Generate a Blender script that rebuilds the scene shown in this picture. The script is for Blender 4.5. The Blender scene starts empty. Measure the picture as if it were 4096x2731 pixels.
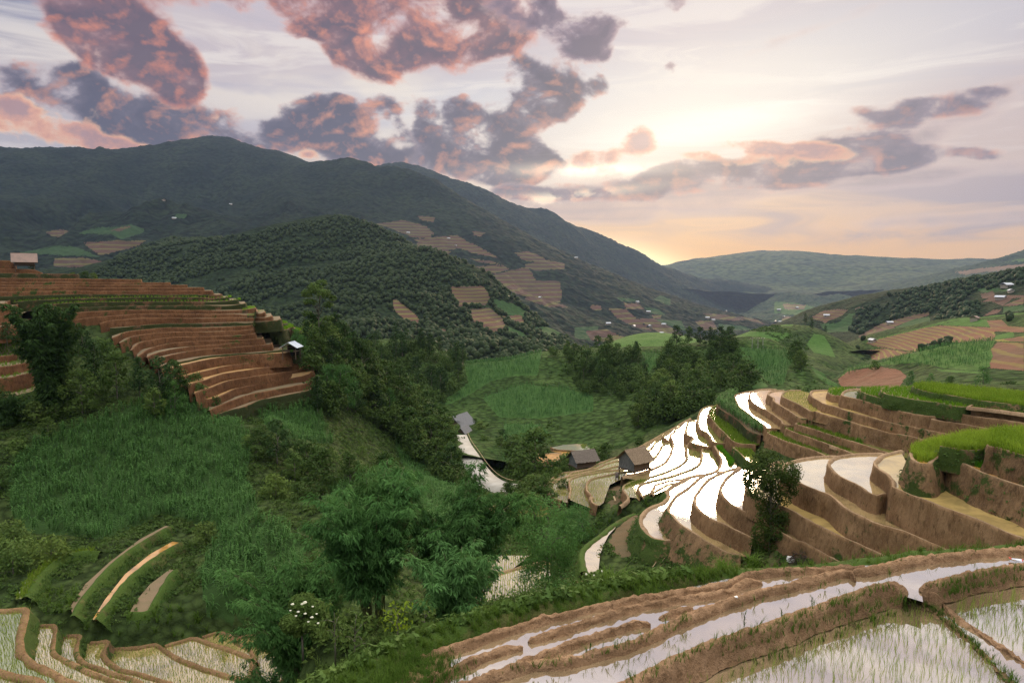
import bpy, bmesh, math, random
import numpy as np
from mathutils import Vector, Matrix
from mathutils.geometry import tessellate_polygon
random.seed(7); rng = np.random.default_rng(11)
scene = bpy.context.scene
COL = scene.collection
# ------------------------------------------------------------------ camera: eye at the origin, x right, y forward, z up
FPX = 2732.0; CX = 2048.0; CY = 1365.5
PITCH = math.atan((CY - 1110.0) / FPX)
cP, sP = math.cos(PITCH), math.sin(PITCH)

def raydir(px, py):
    a = (px - CX) / FPX; b = (CY - py) / FPX
    return np.array([a, cP + b * sP, -sP + b * cP])
def atz(px, py, z):
    r = raydir(px, py); return r * (z / r[2])
def atd(px, py, d):
    r = raydir(px, py); return r * (d / r[1])
def project(P):
    P = np.asarray(P, float)
    f = P[..., 1] * cP - P[..., 2] * sP
    up = P[..., 1] * sP + P[..., 2] * cP
    f = np.where(f < 0.1, 0.1, f)
    return CX + FPX * P[..., 0] / f, CY - FPX * up / f
def C(x0, y0, pts, s=3.92):
    return [(x0 + x / s, y0 + y / s) for x, y in pts]

cam_d = bpy.data.cameras.new('camera'); cam = bpy.data.objects.new('camera', cam_d); COL.objects.link(cam)
cam.rotation_euler = (math.pi / 2 - PITCH, 0, 0)
cam_d.sensor_width = 36.0; cam_d.lens = 36.0 * FPX / 4096.0
cam_d.clip_start = 0.3; cam_d.clip_end = 60000
scene.camera = cam
# ------------------------------------------------------------------ numeric helpers
def _hash(i, j, s):
    v = np.sin(i * 127.1 + j * 311.7 + s * 74.7) * 43758.5453
    return v - np.floor(v)
def vnoise(x, y, s=0):
    xi = np.floor(x); yi = np.floor(y); fx = x - xi; fy = y - yi
    fx = fx * fx * (3 - 2 * fx); fy = fy * fy * (3 - 2 * fy)
    a = _hash(xi, yi, s); b = _hash(xi + 1, yi, s); c = _hash(xi, yi + 1, s); d = _hash(xi + 1, yi + 1, s)
    return (a + (b - a) * fx + (c - a) * fy + (a - b - c + d) * fx * fy) * 2 - 1
def fbm(x, y, s=0, o=4, g=.5):
    t = 0; a = 1; n = 0
    for k in range(o):
        t = t + a * vnoise(x, y, s + k * 3.1); n += a; x = x * 2.03 + 11.3; y = y * 2.03 - 7.1; a *= g
    return t / n
def ridged(x, y, s=0, o=5):
    t = 0; a = 1; n = 0
    for k in range(o):
        t = t + a * (1 - np.abs(vnoise(x, y, s + k * 3.1)) * 2); n += a; x = x * 2.03 + 5.3; y = y * 2.03 - 3.1; a *= .5
    return t / n
def pip(x, y, poly):
    poly = np.asarray(poly, float); ins = np.zeros(x.shape, bool)
    bb = (x >= poly[:, 0].min()) & (x <= poly[:, 0].max()) & (y >= poly[:, 1].min()) & (y <= poly[:, 1].max())
    idx = np.nonzero(bb.ravel())[0]
    if len(idx) == 0: return ins
    xx = x.ravel()[idx]; yy = y.ravel()[idx]; r = np.zeros(len(idx), bool)
    n = len(poly)
    for i in range(n):
        x1, y1 = poly[i]; x2, y2 = poly[(i + 1) % n]
        if y1 == y2: continue
        c = ((y1 > yy) != (y2 > yy)) & (xx < (x2 - x1) * (yy - y1) / (y2 - y1) + x1)
        r ^= c
    f = ins.ravel(); f[idx] = r
    return f.reshape(x.shape)
class RBF:
    def __init__(s, P, smooth=0.0):
        P = np.asarray(P, float); key = np.round(P[:, :2], 1); _, u = np.unique(key, axis=0, return_index=True)
        P = P[u]; s.c = P[:, :2].copy(); s.sc = max(np.ptp(s.c[:, 0]), np.ptp(s.c[:, 1])); n = len(P)
        A = np.zeros((n + 3, n + 3)); q = s.c / s.sc
        A[:n, :n] = -np.sqrt(((q[:, None] - q[None]) ** 2).sum(-1)) - smooth * np.eye(n)
        A[:n, n] = 1; A[:n, n + 1:] = q; A[n, :n] = 1; A[n + 1:, :n] = q.T
        s.w = np.linalg.solve(A, np.concatenate([P[:, 2], [0, 0, 0]])); s.q = q.astype(np.float32)
    def __call__(s, x, y):
        x = np.asarray(x, float); shp = x.shape
        X = (np.stack([x.ravel(), np.asarray(y, float).ravel()], -1) / s.sc).astype(np.float32); o = np.empty(len(X))
        n = len(s.q); w = s.w
        for i in range(0, len(X), 20000):
            B = X[i:i + 20000]
            r = np.sqrt(np.maximum((B[:, :1] - s.q[:, 0]) ** 2 + (B[:, 1:] - s.q[:, 1]) ** 2, 0))
            o[i:i + 20000] = -(r @ w[:n].astype(np.float32)) + w[n] + B @ w[n + 1:].astype(np.float32)
        return o.reshape(shp)
def resample(P, step):
    """Catmull-Rom through P (N,3), points about `step` apart."""
    P = np.asarray(P, float)
    if len(P) < 2: return P
    E = np.vstack([2 * P[0] - P[1], P, 2 * P[-1] - P[-2]]); out = []
    for i in range(1, len(E) - 2):
        p0, p1, p2, p3 = E[i - 1], E[i], E[i + 1], E[i + 2]
        n = max(1, min(400, int(np.linalg.norm(p2 - p1) / step)))
        for t in np.arange(n) / n:
            out.append(.5 * (2 * p1 + (p2 - p0) * t + (2 * p0 - 5 * p1 + 4 * p2 - p3) * t * t + (3 * p1 - p0 - 3 * p2 + p3) * t ** 3))
    out.append(E[-2]); return np.array(out)
# ------------------------------------------------------------------ object helpers
def mesh_np(name, V, faces, mats, mi=None, smooth=True, cols=None):
    """faces: list of integer arrays (n,k); mi: list of material slot per array."""
    me = bpy.data.meshes.new(name); V = np.asarray(V, np.float32)
    me.vertices.add(len(V)); me.vertices.foreach_set('co', V.ravel())
    faces = [np.asarray(f, np.int32) for f in faces if len(f)]
    nl = sum(f.size for f in faces); npz = sum(len(f) for f in faces)
    me.loops.add(nl); me.polygons.add(npz)
    me.loops.foreach_set('vertex_index', np.concatenate([f.ravel() for f in faces]))
    tot = np.concatenate([np.full(len(f), f.shape[1], np.int32) for f in faces])
    me.polygons.foreach_set('loop_start', np.concatenate([[0], np.cumsum(tot)[:-1]]).astype(np.int32))
    if mi is not None:
        me.polygons.foreach_set('material_index', np.concatenate([np.full(len(f), m, np.int32) for f, m in zip(faces, mi)]))
    me.polygons.foreach_set('use_smooth', np.full(npz, smooth))
    for m in (mats if isinstance(mats, (list, tuple)) else [mats]): me.materials.append(m)
    if cols is not None:
        a = me.color_attributes.new('cov', 'FLOAT_COLOR', 'POINT'); a.data.foreach_set('color', np.asarray(cols, np.float32).ravel())
    me.update(calc_edges=True); me.validate()
    return me
def link(name, me, parent=None):
    o = bpy.data.objects.new(name, me); COL.objects.link(o)
    if parent is not None: o.parent = parent
    return o
def tag(o, label, cat, group=None, kind=None):
    o['label'] = label; o['category'] = cat
    if group: o['group'] = group
    if kind: o['kind'] = kind
    return o
def thing(name, label, cat, loc=(0, 0, 0), rz=0.0, group=None, scale=1.0):
    o = bpy.data.objects.new(name, None); COL.objects.link(o); o.location = loc; o.rotation_euler = (0, 0, rz)
    o.scale = (scale,) * 3; o.empty_display_size = .2
    return tag(o, label, cat, group)
class MB:
    """collects boxes, tubes and quads, then links them as one mesh object"""
    def __init__(s): s.V = []; s.F = []
    def add(s, V, F):
        b = len(s.V); s.V += [tuple(v) for v in V]; s.F += [tuple(i + b for i in f) for f in F]
    def box(s, c, size, M=None):
        hx, hy, hz = [k / 2 for k in size]
        V = [Vector((x, y, z)) for x in (-hx, hx) for y in (-hy, hy) for z in (-hz, hz)]
        if M: V = [M @ v for v in V]
        s.add([v + Vector(c) for v in V], [(0, 1, 3, 2), (4, 6, 7, 5), (0, 4, 5, 1), (2, 3, 7, 6), (0, 2, 6, 4), (1, 5, 7, 3)])
    def tube(s, pts, rad, n=6):
        pts = [Vector(p) for p in pts]; rad = rad if isinstance(rad, (list, tuple)) else [rad] * len(pts); V = []; F = []
        for i, p in enumerate(pts):
            t = (pts[min(i + 1, len(pts) - 1)] - pts[max(i - 1, 0)]).normalized()
            a = t.orthogonal().normalized() if i == 0 else (a - a.dot(t) * t).normalized()
            b = t.cross(a)
            V += [p + (a * math.cos(2 * math.pi * k / n) + b * math.sin(2 * math.pi * k / n)) * rad[i] for k in range(n)]
        for i in range(len(pts) - 1):
            F += [(i * n + k, i * n + (k + 1) % n, (i + 1) * n + (k + 1) % n, (i + 1) * n + k) for k in range(n)]
        F += [tuple(range(n - 1, -1, -1)), tuple((len(pts) - 1) * n + k for k in range(n))]
        s.add(V, F)
    def slab(s, q, th):
        """quad q (4 points) thickened downwards along its normal"""
        q = [Vector(p) for p in q]; nrm = (q[1] - q[0]).cross(q[3] - q[0]).normalized()
        s.add(q + [p - nrm * th for p in q], [(0, 1, 2, 3), (7, 6, 5, 4), (0, 4, 5, 1), (1, 5, 6, 2), (2, 6, 7, 3), (3, 7, 4, 0)])
    def mesh(s, name, mat, smooth=False):
        me = bpy.data.meshes.new(name); me.from_pydata(s.V, [], s.F); me.materials.append(mat)
        if smooth: me.polygons.foreach_set('use_smooth', [True] * len(me.polygons))
        me.update(); return me
    def build(s, name, mat, parent=None, smooth=False): return link(name, s.mesh(name, mat, smooth), parent)
# ------------------------------------------------------------------ materials
class NT:
    def __init__(s, tree): s.t = tree; s.n = tree.nodes; s.n.clear()
    def N(s, typ, **kw):
        n = s.n.new(typ)
        for k, v in kw.items(): setattr(n, k, v)
        return n
    def L(s, a, b): s.t.links.new(a, b)
    def val(s, sock, v):
        if isinstance(v, bpy.types.NodeSocket): s.L(v, sock)
        elif v is not None: sock.default_value = v
    def math(s, op, a, b=None, c=None, clamp=False):
        n = s.N('ShaderNodeMath', operation=op, use_clamp=clamp)
        for i, v in enumerate((a, b, c)): s.val(n.inputs[i], v)
        return n.outputs[0]
    def mix(s, f, a, b, mode='MIX'):
        n = s.N('ShaderNodeMix', data_type='RGBA', blend_type=mode); s.val(n.inputs[0], f)
        for i, v in ((6, a), (7, b)):
            if isinstance(v, tuple): v = (*v, 1) if len(v) == 3 else v
            s.val(n.inputs[i], v)
        return n.outputs[2]
    def noise(s, vec, scale, detail=3, rough=.55, dist=0.0):
        n = s.N('ShaderNodeTexNoise'); s.val(n.inputs['Vector'], vec); n.inputs['Scale'].default_value = scale
        n.inputs['Detail'].default_value = detail; n.inputs['Roughness'].default_value = rough; n.inputs['Distortion'].default_value = dist
        return n.outputs['Fac']
    def ss(s, v, a, b, lo=0.0, hi=1.0):
        n = s.N('ShaderNodeMapRange', interpolation_type='SMOOTHSTEP'); s.val(n.inputs[0], v)
        for i, k in enumerate((a, b, lo, hi)): s.val(n.inputs[i + 1], k)
        return n.outputs[0]
    def mapping(s, vec, loc=(0, 0, 0), rot=(0, 0, 0), scale=(1, 1, 1), typ='POINT'):
        n = s.N('ShaderNodeMapping', vector_type=typ); s.L(vec, n.inputs[0]); n.inputs[1].default_value = loc; n.inputs[2].default_value = rot; n.inputs[3].default_value = scale
        return n.outputs[0]
    def pos(s): return s.N('ShaderNodeNewGeometry').outputs['Position']
    def rnd(s): return s.N('ShaderNodeObjectInfo').outputs['Random']
    def bump(s, h, strength=.5, dist=.1):
        n = s.N('ShaderNodeBump'); n.inputs['Strength'].default_value = strength; n.inputs['Distance'].default_value = dist; s.L(h, n.inputs['Height'])
        return n.outputs[0]
def newmat(name):
    m = bpy.data.materials.new(name); m.use_nodes = True; return m, NT(m.node_tree)
def finish(nt, col, rough=.9, normal=None, trans=0.0, spec=.2):
    out = nt.N('ShaderNodeOutputMaterial')
    p = nt.N('ShaderNodeBsdfPrincipled'); nt.val(p.inputs['Base Color'], (*col, 1) if isinstance(col, tuple) else col)
    nt.val(p.inputs['Roughness'], rough); p.inputs['Specular IOR Level'].default_value = spec
    if normal: nt.L(normal, p.inputs['Normal'])
    sh = p.outputs[0]
    if trans:
        tr = nt.N('ShaderNodeBsdfTranslucent'); nt.val(tr.inputs[0], (*col, 1) if isinstance(col, tuple) else col)
        mx = nt.N('ShaderNodeMixShader'); mx.inputs[0].default_value = trans; nt.L(sh, mx.inputs[1]); nt.L(tr.outputs[0], mx.inputs[2]); sh = mx.outputs[0]
    nt.L(sh, out.inputs[0])
def earth(name, c1, c2, scale=1.0, grass=0.0, gcol=(.05, .085, .02), streak=True, bdist=.12):
    m, nt = newmat(name); p = nt.pos()
    v = nt.mapping(p, scale=(1, 1, .35)) if streak else p
    a = nt.noise(v, 1.1 * scale, 5, .65); b = nt.noise(p, .16 * scale, 3); f = nt.noise(v, 7 * scale, 4, .7)
    col = nt.mix(nt.ss(a, .36, .64), c1, c2); col = nt.mix(nt.ss(b, .4, .66, 0, .7), col, tuple(k * .5 for k in c1)); col = nt.mix(nt.ss(nt.noise(v, 2.6 * scale, 4, .7), .52, .66, 0, .75), col, tuple(k * .42 for k in c1))
    col = nt.mix(nt.ss(f, .35, .75, 0, .35), col, tuple(min(1, k * 1.35) for k in c2))
    if grass:
        g = nt.math('ADD', nt.noise(p, .5 * scale, 5, .7), nt.math('MULTIPLY', nt.noise(p, .09, 2), .6))
        k = nt.ss(g, 1.02 - grass * .5, 1.12 - grass * .5)
        gc = nt.mix(nt.noise(p, 3, 3), tuple(x * .55 for x in gcol), gcol); col = nt.mix(k, col, gc)
    h = nt.math('ADD', nt.math('MULTIPLY', a, 1.0), nt.math('MULTIPLY', f, .5))
    finish(nt, col, .92, nt.bump(h, 1.0, bdist * 1.6), 0, .1); return m
def foliage(name, c1, c2, scale=.8, trans=.3, rough=.55, hue=.25):
    m, nt = newmat(name); p = nt.pos()
    a = nt.noise(p, scale, 3, .6); col = nt.mix(nt.ss(a, .3, .7), c1, c2)
    r = nt.rnd(); col = nt.mix(nt.math('MULTIPLY', r, hue), col, (c2[0] * 1.5, c2[1] * 1.15, c2[2] * .8))
    r2 = nt.math('FRACT', nt.math('MULTIPLY', r, 7.31)); col = nt.mix(nt.math('MULTIPLY', r2, .5), col, tuple(k * .5 for k in c1))
    finish(nt, col, .7, None, trans, .08); return m
def plain(name, c1, c2=None, scale=3.0, rough=.8, bump=0.0, stretch=(1, 1, 1), spec=.3):
    m, nt = newmat(name)
    tc = nt.N('ShaderNodeTexCoord').outputs['Object']; v = nt.mapping(tc, scale=stretch)
    n = nt.noise(v, scale, 4, .65); col = nt.mix(nt.ss(n, .3, .7), c1, c2 or tuple(k * .6 for k in c1))
    finish(nt, col, rough, nt.bump(n, .7, bump) if bump else None, 0, spec); return m
def watermat(name, mud, refl=.55, ripple=.004, rough=.02, mud2=None):
    m, nt = newmat(name); p = nt.pos(); out = nt.N('ShaderNodeOutputMaterial')
    d = nt.N('ShaderNodeBsdfDiffuse'); n = nt.noise(p, .35, 4, .65, .6)
    nt.L(nt.mix(nt.ss(n, .4, .68), mud, mud2 or tuple(k * .55 for k in mud)), d.inputs[0])
    g = nt.N('ShaderNodeBsdfGlossy'); g.inputs['Roughness'].default_value = rough; g.inputs['Color'].default_value = (.97, .97, .97, 1)
    h = nt.noise(p, 2.2, 3); nb = nt.bump(h, .25, ripple); nt.L(nb, g.inputs['Normal'])
    fr = nt.N('ShaderNodeLayerWeight'); fr.inputs[0].default_value = .5
    k = nt.ss(fr.outputs['Facing'], .25, .85, refl * .72, min(.95, refl * 1.25))
    mx = nt.N('ShaderNodeMixShader'); nt.L(k, mx.inputs[0]); nt.L(d.outputs[0], mx.inputs[1]); nt.L(g.outputs[0], mx.inputs[2]); nt.L(mx.outputs[0], out.inputs[0]); return m
M = {}
M['earth'] = earth('earth_brown', (.19, .11, .055), (.29, .18, .095), 1.0, .2)
M['earth_g'] = earth('earth_brown_overgrown', (.16, .1, .055), (.27, .17, .09), 1.0, .5, (.06, .09, .022))
M['earth_w'] = earth('earth_weedy_bank', (.15, .1, .055), (.22, .15, .08), 1.0, .72, (.065, .105, .024))
M['bank'] = earth('grass_bank', (.06, .08, .022), (.13, .13, .045), 1.2, .7, (.075, .13, .025), False)
M['clod'] = earth('wet_clay_clods', (.25, .15, .08), (.4, .25, .145), 2.6, .06, streak=False, bdist=.08)
M['red'] = earth('red_earth', (.14, .066, .031), (.2, .1, .049), .8, .2)
M['red_g'] = earth('red_earth_overgrown', (.11, .065, .036), (.16, .09, .05), .7, .72, (.05, .062, .022))
M['crest'] = earth('dry_bund_earth', (.27, .175, .1), (.36, .25, .15), 1.6, .05, streak=False, bdist=.05)
M['crest_red'] = earth('dry_red_bund', (.18, .1, .052), (.23, .14, .08), 1.2, .25, (.09, .12, .03), False, .05)
M['tread'] = plain('dry_tread', (.2, .14, .085), (.16, .13, .07), .8, .95)
M['water'] = watermat('paddy_water', (.55, .4, .18), .52)
M['water_mud'] = watermat('muddy_paddy_water', (.5, .36, .13), .26, mud2=(.3, .22, .085))
M['water_orange'] = watermat('orange_paddy_water', (.58, .32, .09), .26)
M['water_fg'] = watermat('clear_paddy_water', (.42, .31, .17), .68, .003)
M['water_green'] = watermat('weedy_paddy_water', (.2, .22, .05), .45, mud2=(.13, .17, .04))
M['rice_green'] = foliage('rice_leaves', (.14, .25, .02), (.24, .36, .035), .15, .35)
M['rice_lush'] = foliage('lush_rice_leaves', (.09, .24, .012), (.16, .34, .02), .2, .35)
M['seedling'] = foliage('seedling_blades', (.22, .34, .045), (.34, .44, .08), .5, .3)
M['bundle'] = foliage('seedling_bundle_blades', (.07, .25, .01), (.12, .34, .015), 1.2, .35)
M['maize'] = foliage('maize_leaves', (.045, .125, .032), (.095, .22, .06), .35, .25, .45)
M['leaf'] = foliage('broad_leaves', (.042, .09, .022), (.085, .15, .038), .4, .25)
M['leaf_dark'] = foliage('dark_leaves', (.026, .063, .02), (.052, .105, .03), .4, .2)
M['leaf_light'] = foliage('light_leaves', (.075, .14, .034), (.14, .22, .055), .4, .3)
M['bamboo'] = foliage('bamboo_leaves', (.055, .15, .04), (.11, .25, .07), .5, .35, .4)
M['tree_leaf'] = foliage('tree_leaves', (.04, .085, .022), (.1, .15, .028), .7, .35)
M['bark'] = plain('bark', (.12, .1, .08), (.2, .18, .15), 6, .9, .02, (1, 1, .3))
M['culm'] = plain('bamboo_culm', (.07, .09, .03), (.13, .13, .06), 3, .5)
M['grass'] = foliage('grass_blades', (.06, .13, .018), (.11, .2, .03), .6, .35)
M['weed'] = foliage('weed_leaves', (.05, .11, .026), (.11, .18, .045), .5, .3)
M['petal'] = plain('white_petals', (.75, .74, .62), (.6, .6, .42), 8, .7)
M['fgsoil'] = earth('field_soil', (.2, .125, .065), (.3, .2, .11), 2.2, .35, (.07, .12, .025), False, .06)
M['bamboo_dark'] = foliage('dark_bamboo_leaves', (.03, .075, .022), (.06, .125, .035), .3, .3, .4)
M['wet_mud'] = plain('wet_orange_mud', (.46, .27, .1), (.36, .22, .09), .4, .45)
SKYK=0.8; SUNK=2.0; BACKK=3.6; BACKH=0.65; HAZE=0.00004; HAZEG=.45; EXPO=0.35
# ------------------------------------------------------------------ terrain
def landmat(name, f1, f2, crown, red=(.17, .085, .06), grn=(.055, .1, .03), step=2.0, bumpd=3.0):
    """Forest or scrub land; cov.r = ploughed red fields, cov.g = grass or maize, cov.b = terraced steps."""
    m, nt = newmat(name); p = nt.pos()
    at = nt.N('ShaderNodeVertexColor', layer_name='cov'); sp = nt.N('ShaderNodeSeparateColor'); nt.L(at.outputs[0], sp.inputs[0])
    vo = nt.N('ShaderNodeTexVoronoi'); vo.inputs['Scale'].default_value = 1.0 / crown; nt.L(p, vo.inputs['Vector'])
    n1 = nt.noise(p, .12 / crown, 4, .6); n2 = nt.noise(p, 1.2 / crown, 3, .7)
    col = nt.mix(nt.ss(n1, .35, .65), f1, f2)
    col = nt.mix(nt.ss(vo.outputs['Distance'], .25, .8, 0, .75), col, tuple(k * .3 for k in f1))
    wob = nt.math('MULTIPLY', nt.math('SUBTRACT', n2, .5), .5); fin = nt.noise(p, 2.0 / crown, 4, .7)
    pz = nt.N('ShaderNodeSeparateXYZ'); nt.L(p, pz.inputs[0])
    fr = nt.math('FRACT', nt.math('ADD', nt.math('MULTIPLY', pz.outputs[2], 1.0 / step), nt.math('MULTIPLY', n1, .8)))
    line = nt.math('MULTIPLY', nt.ss(fr, .62, .8), sp.outputs[2])
    rc = nt.mix(nt.ss(n1, .3, .7), red, (red[0] * .75, red[1] * .95, red[2] * 1.0)); rc = nt.mix(nt.ss(fin, .4, .7, 0, .3), rc, (.07, .07, .035))
    rc = nt.mix(line, rc, (red[0] * .9 + .03, red[1] * 1.5 + .04, red[2] * .9))
    gc = nt.mix(nt.ss(n2, .3, .7), tuple(k * .7 for k in grn), grn); gc = nt.mix(nt.math('MULTIPLY', line, .6), gc, tuple(k * .5 for k in grn))
    col = nt.mix(nt.ss(nt.math('ADD', sp.outputs[1], wob), .42, .58), col, gc)
    col = nt.mix(nt.ss(nt.math('ADD', sp.outputs[0], wob), .42, .58), col, rc)
    flat = nt.math('SUBTRACT', 1.0, nt.math('MULTIPLY', nt.math('MAXIMUM', sp.outputs[0], sp.outputs[1]), .85), None, True)
    h = nt.math('MULTIPLY', nt.math('SUBTRACT', n2, nt.math('MULTIPLY', vo.outputs['Distance'], .9)), flat)
    finish(nt, col, .95, nt.bump(h, 1.0, bumpd), 0, .05); return m

SHEETS = {}
class Sheet: pass
def sheet(name, label, ctrl, rng_u, rng_d, nu, nd, mat, rough=None, parcels=(), clampf=None, smooth=0.0, lin=False):
    s = Sheet(); s.f = RBF(ctrl, smooth); s.rough = rough
    s.h = (lambda x, y: s.f(x, y) + (rough(x, y) if rough else 0))
    u = np.linspace(rng_u[0], rng_u[1], nu)
    d = np.geomspace(rng_d[0], rng_d[1], nd) if not lin else np.linspace(rng_d[0], rng_d[1], nd)
    U, D = np.meshgrid(u, d); X = U * D; Z = s.h(X, D)
    if clampf: Z = clampf(X, D, Z)
    V = np.stack([X, D, Z], -1).reshape(-1, 3)
    i = np.arange(nd - 1)[:, None] * nu + np.arange(nu - 1)[None]
    F = np.stack([i, i + 1, i + nu + 1, i + nu], -1).reshape(-1, 4)
    cov = np.zeros((len(V), 4)); cov[:, 3] = 1
    if parcels:
        px, py = project(V)
        for poly, ch in parcels:
            m = pip(px, py, poly)
            for c, v in ch.items(): cov[m, 'rgb'.index(c)] = v
    o = link(name, mesh_np(name, V, [F], mat, cols=cov)); tag(o, label, 'hill', None, 'structure')
    s.o = o; SHEETS[name] = s; return s
def ridge_ctrl(pts, back=.25, drop=.22):
    """(px,py,d) crest points plus a hidden far side"""
    out = []
    for px, py, d in pts:
        p = atd(px, py, d); out.append(p); out.append(np.array([p[0] * (1 + back), p[1] * (1 + back), p[2] - drop * d]))
    return out
def interp_d(P, ds):
    """P [(px,py)...], ds [(px,d)...] -> [(px,py,d)]"""
    xs, dd = zip(*ds); return [(x, y, float(np.interp(x, xs, dd))) for x, y in P]

# --- the far mountain range
MT = [(-900, 640), (-400, 610), (0, 588), (52, 601), (157, 595), (305, 592), (374, 610), (435, 634), (522, 616), (653, 588), (766, 570), (853, 548), (932, 557), (984, 582), (1036, 596), (1071, 618), (1123, 612), (1193, 631), (1236, 657), (1289, 670), (1341, 649), (1402, 631), (1463, 649), (1515, 670), (1593, 663), (1654, 680), (1741, 722)]
MT2 = [(1560, 672), (1672, 662), (1741, 688), (1811, 723), (1898, 736), (1968, 762), (2048, 813), (2118, 840), (2187, 845), (2248, 879), (2309, 914), (2379, 936), (2440, 971), (2509, 997), (2570, 1027), (2657, 1067), (2714, 1097), (2746, 1108), (2789, 1119), (2831, 1121), (2865, 1117), (2904, 1123), (2929, 1144), (2942, 1157), (2980, 1164), (3023, 1178), (3070, 1198), (3150, 1225), (3300, 1270)]
mc = ridge_ctrl(interp_d(MT, [(-900, 3600), (0, 3600), (435, 3900), (853, 4100), (1236, 4000), (1402, 3500), (1750, 3300)]), .4, .2)
mc += [atd(*p) for p in [(1600, 790, 3100), (1800, 850, 2900), (2000, 950, 2700), (2200, 1090, 2450), (2400, 1215, 2250), (2560, 1310, 2150),
    (1500, 820, 2900), (1200, 800, 2900), (900, 740, 3300), (1000, 860, 2500), (600, 760, 3100), (300, 720, 3000), (700, 880, 2500), (300, 880, 2400), (0, 760, 2900), (-600, 800, 2900), (0, 920, 2200),
    (1350, 960, 2050), (1700, 1000, 1900), (1950, 1080, 1850), (2100, 1190, 1750), (2250, 1290, 1700), (1000, 990, 1950), (600, 1000, 1950), (300, 1010, 1950), (-500, 1000, 2000),
    (0, 1080, 1650), (400, 1110, 1650), (900, 1150, 1600), (1500, 1240, 1500), (1900, 1330, 1350), (2250, 1400, 1250), (2500, 1400, 1450), (2750, 1360, 1900), (2950, 1320, 2500), (3000, 1345, 1500), (2600, 1420, 1150), (3300, 1340, 2300), (3500, 1400, 1500), (-600, 1110, 1650)]]
def mrough(x, y):
    yc = np.interp(x / y * FPX + CX, [-900, 0, 435, 853, 1236, 1402, 1750, 2300, 2900], [3600, 3600, 3900, 4100, 4000, 3500, 3300, 2500, 2000])
    w = np.clip((yc - y) / 1100, .04, 1) * np.clip((yc * 1.1 - y) / 300, 0, 1)
    a = (ridged(x / 620 + y / 2600, y / 2100 - x / 4000, 3, 5) - .35) * 175 * w * np.clip((y - 1400) / 900, .12, 1)
    return a + fbm(x / 60, y / 60, 9, 3) * 9 + vnoise(x / 14, y / 14, 5) * 3.2
RF = {'r': 1, 'b': .7}; GF = {'g': 1}
def quad(cx, cy, w, h, sk=0): return [(cx - w - sk, cy - h), (cx + w - sk, cy - h * .8), (cx + w + sk, cy + h), (cx - w + sk, cy + h * .9)]
mpar = [(C(1100, 900, p, 1.809), RF) for p in (
    [(780, 0), (900, 20), (1000, 0), (1130, 60), (1130, 100), (1000, 90), (870, 40)], [(1020, 130), (1150, 110), (1200, 140), (1130, 170), (1040, 160)], [(1190, 180), (1280, 190), (1250, 210), (1180, 200)],
    [(1300, 110), (1430, 130), (1500, 170), (1620, 240), (1420, 200), (1290, 150)], [(1400, 240), (1560, 260), (1650, 290), (1480, 270)], [(1430, 50), (1480, 55), (1490, 85), (1440, 75)],
    [(1460, 300), (1650, 290), (1700, 320), (1590, 350), (1500, 330)], [(1560, 370), (1700, 330), (1830, 300), (1890, 400), (2060, 410), (2080, 520), (2060, 560), (1900, 540), (1780, 510), (1620, 440)],
    [(1730, 200), (1830, 190), (1960, 240), (1950, 270), (1800, 260)], [(1800, 290), (1950, 250), (2100, 280), (2090, 320), (1880, 330)],
    [(1260, 450), (1500, 440), (1560, 510), (1530, 580), (1330, 590)], [(1420, 610), (1560, 600), (1650, 680), (1680, 760), (1560, 775), (1440, 700)], [(1650, 660), (1780, 650), (1800, 700), (1790, 745), (1700, 700)],
    [(850, 535), (890, 545), (1010, 640), (1050, 690), (1040, 750), (960, 700), (860, 620)], [(1790, 530), (1930, 530), (2100, 580), (2140, 600), (1960, 590)], [(1890, 830), (2050, 800), (2140, 850), (2130, 870), (1960, 860)])]
mpar += [(C(2300, 900, p, 2.352), RF) for p in (
    [(310, 780), (480, 790), (640, 930), (740, 1000), (560, 960), (400, 880)], [(460, 730), (600, 740), (650, 790), (480, 790)], [(570, 880), (740, 880), (900, 960), (1020, 1040), (860, 1050), (700, 960)],
    [(100, 1000), (300, 980), (420, 1040), (560, 1080), (400, 1110), (150, 1080)], [(1120, 900), (1300, 900), (1340, 980), (1220, 990)], [(1240, 715), (1330, 710), (1440, 750), (1330, 770)], [(1180, 830), (1400, 840), (1640, 890), (1500, 900), (1280, 880)],
    [(890, 610), (950, 630), (980, 660), (900, 640)], [(140, 750), (240, 760), (260, 800), (160, 800)], [(1540, 860), (1700, 880), (1800, 940), (1650, 900)], [(720, 840), (820, 850), (800, 880), (740, 880)])]
mpar += [(C(2300, 900, p, 2.352), GF) for p in ([(390, 680), (560, 690), (580, 725), (430, 715)], [(650, 770), (780, 790), (860, 850), (700, 830)], [(800, 660), (900, 700), (900, 760), (740, 700)], [(740, 890), (1000, 900), (1050, 1000), (860, 930)],
    [(1300, 740), (1500, 770), (1640, 850), (1480, 830)], [(1340, 930), (1600, 950), (1660, 990), (1400, 990)], [(0, 960), (230, 950), (160, 1090), (0, 1060)])]
mpar += [(C(0, 900, p, 1.809), RF) for p in ([(330, 50), (450, 30), (500, 50), (420, 90), (350, 70)], [(600, 130), (800, 115), (1060, 110), (980, 160), (720, 220), (680, 190)], [(390, 240), (600, 235), (770, 270), (700, 310), (390, 300)], [(800, 40), (900, 10), (960, 10), (860, 50)])]
mpar += [(C(0, 900, p, 1.809), GF) for p in ([(120, 205), (400, 150), (560, 160), (720, 230), (500, 220)], [(560, 60), (700, 20), (900, 10), (1000, 40), (800, 70)])]
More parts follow.
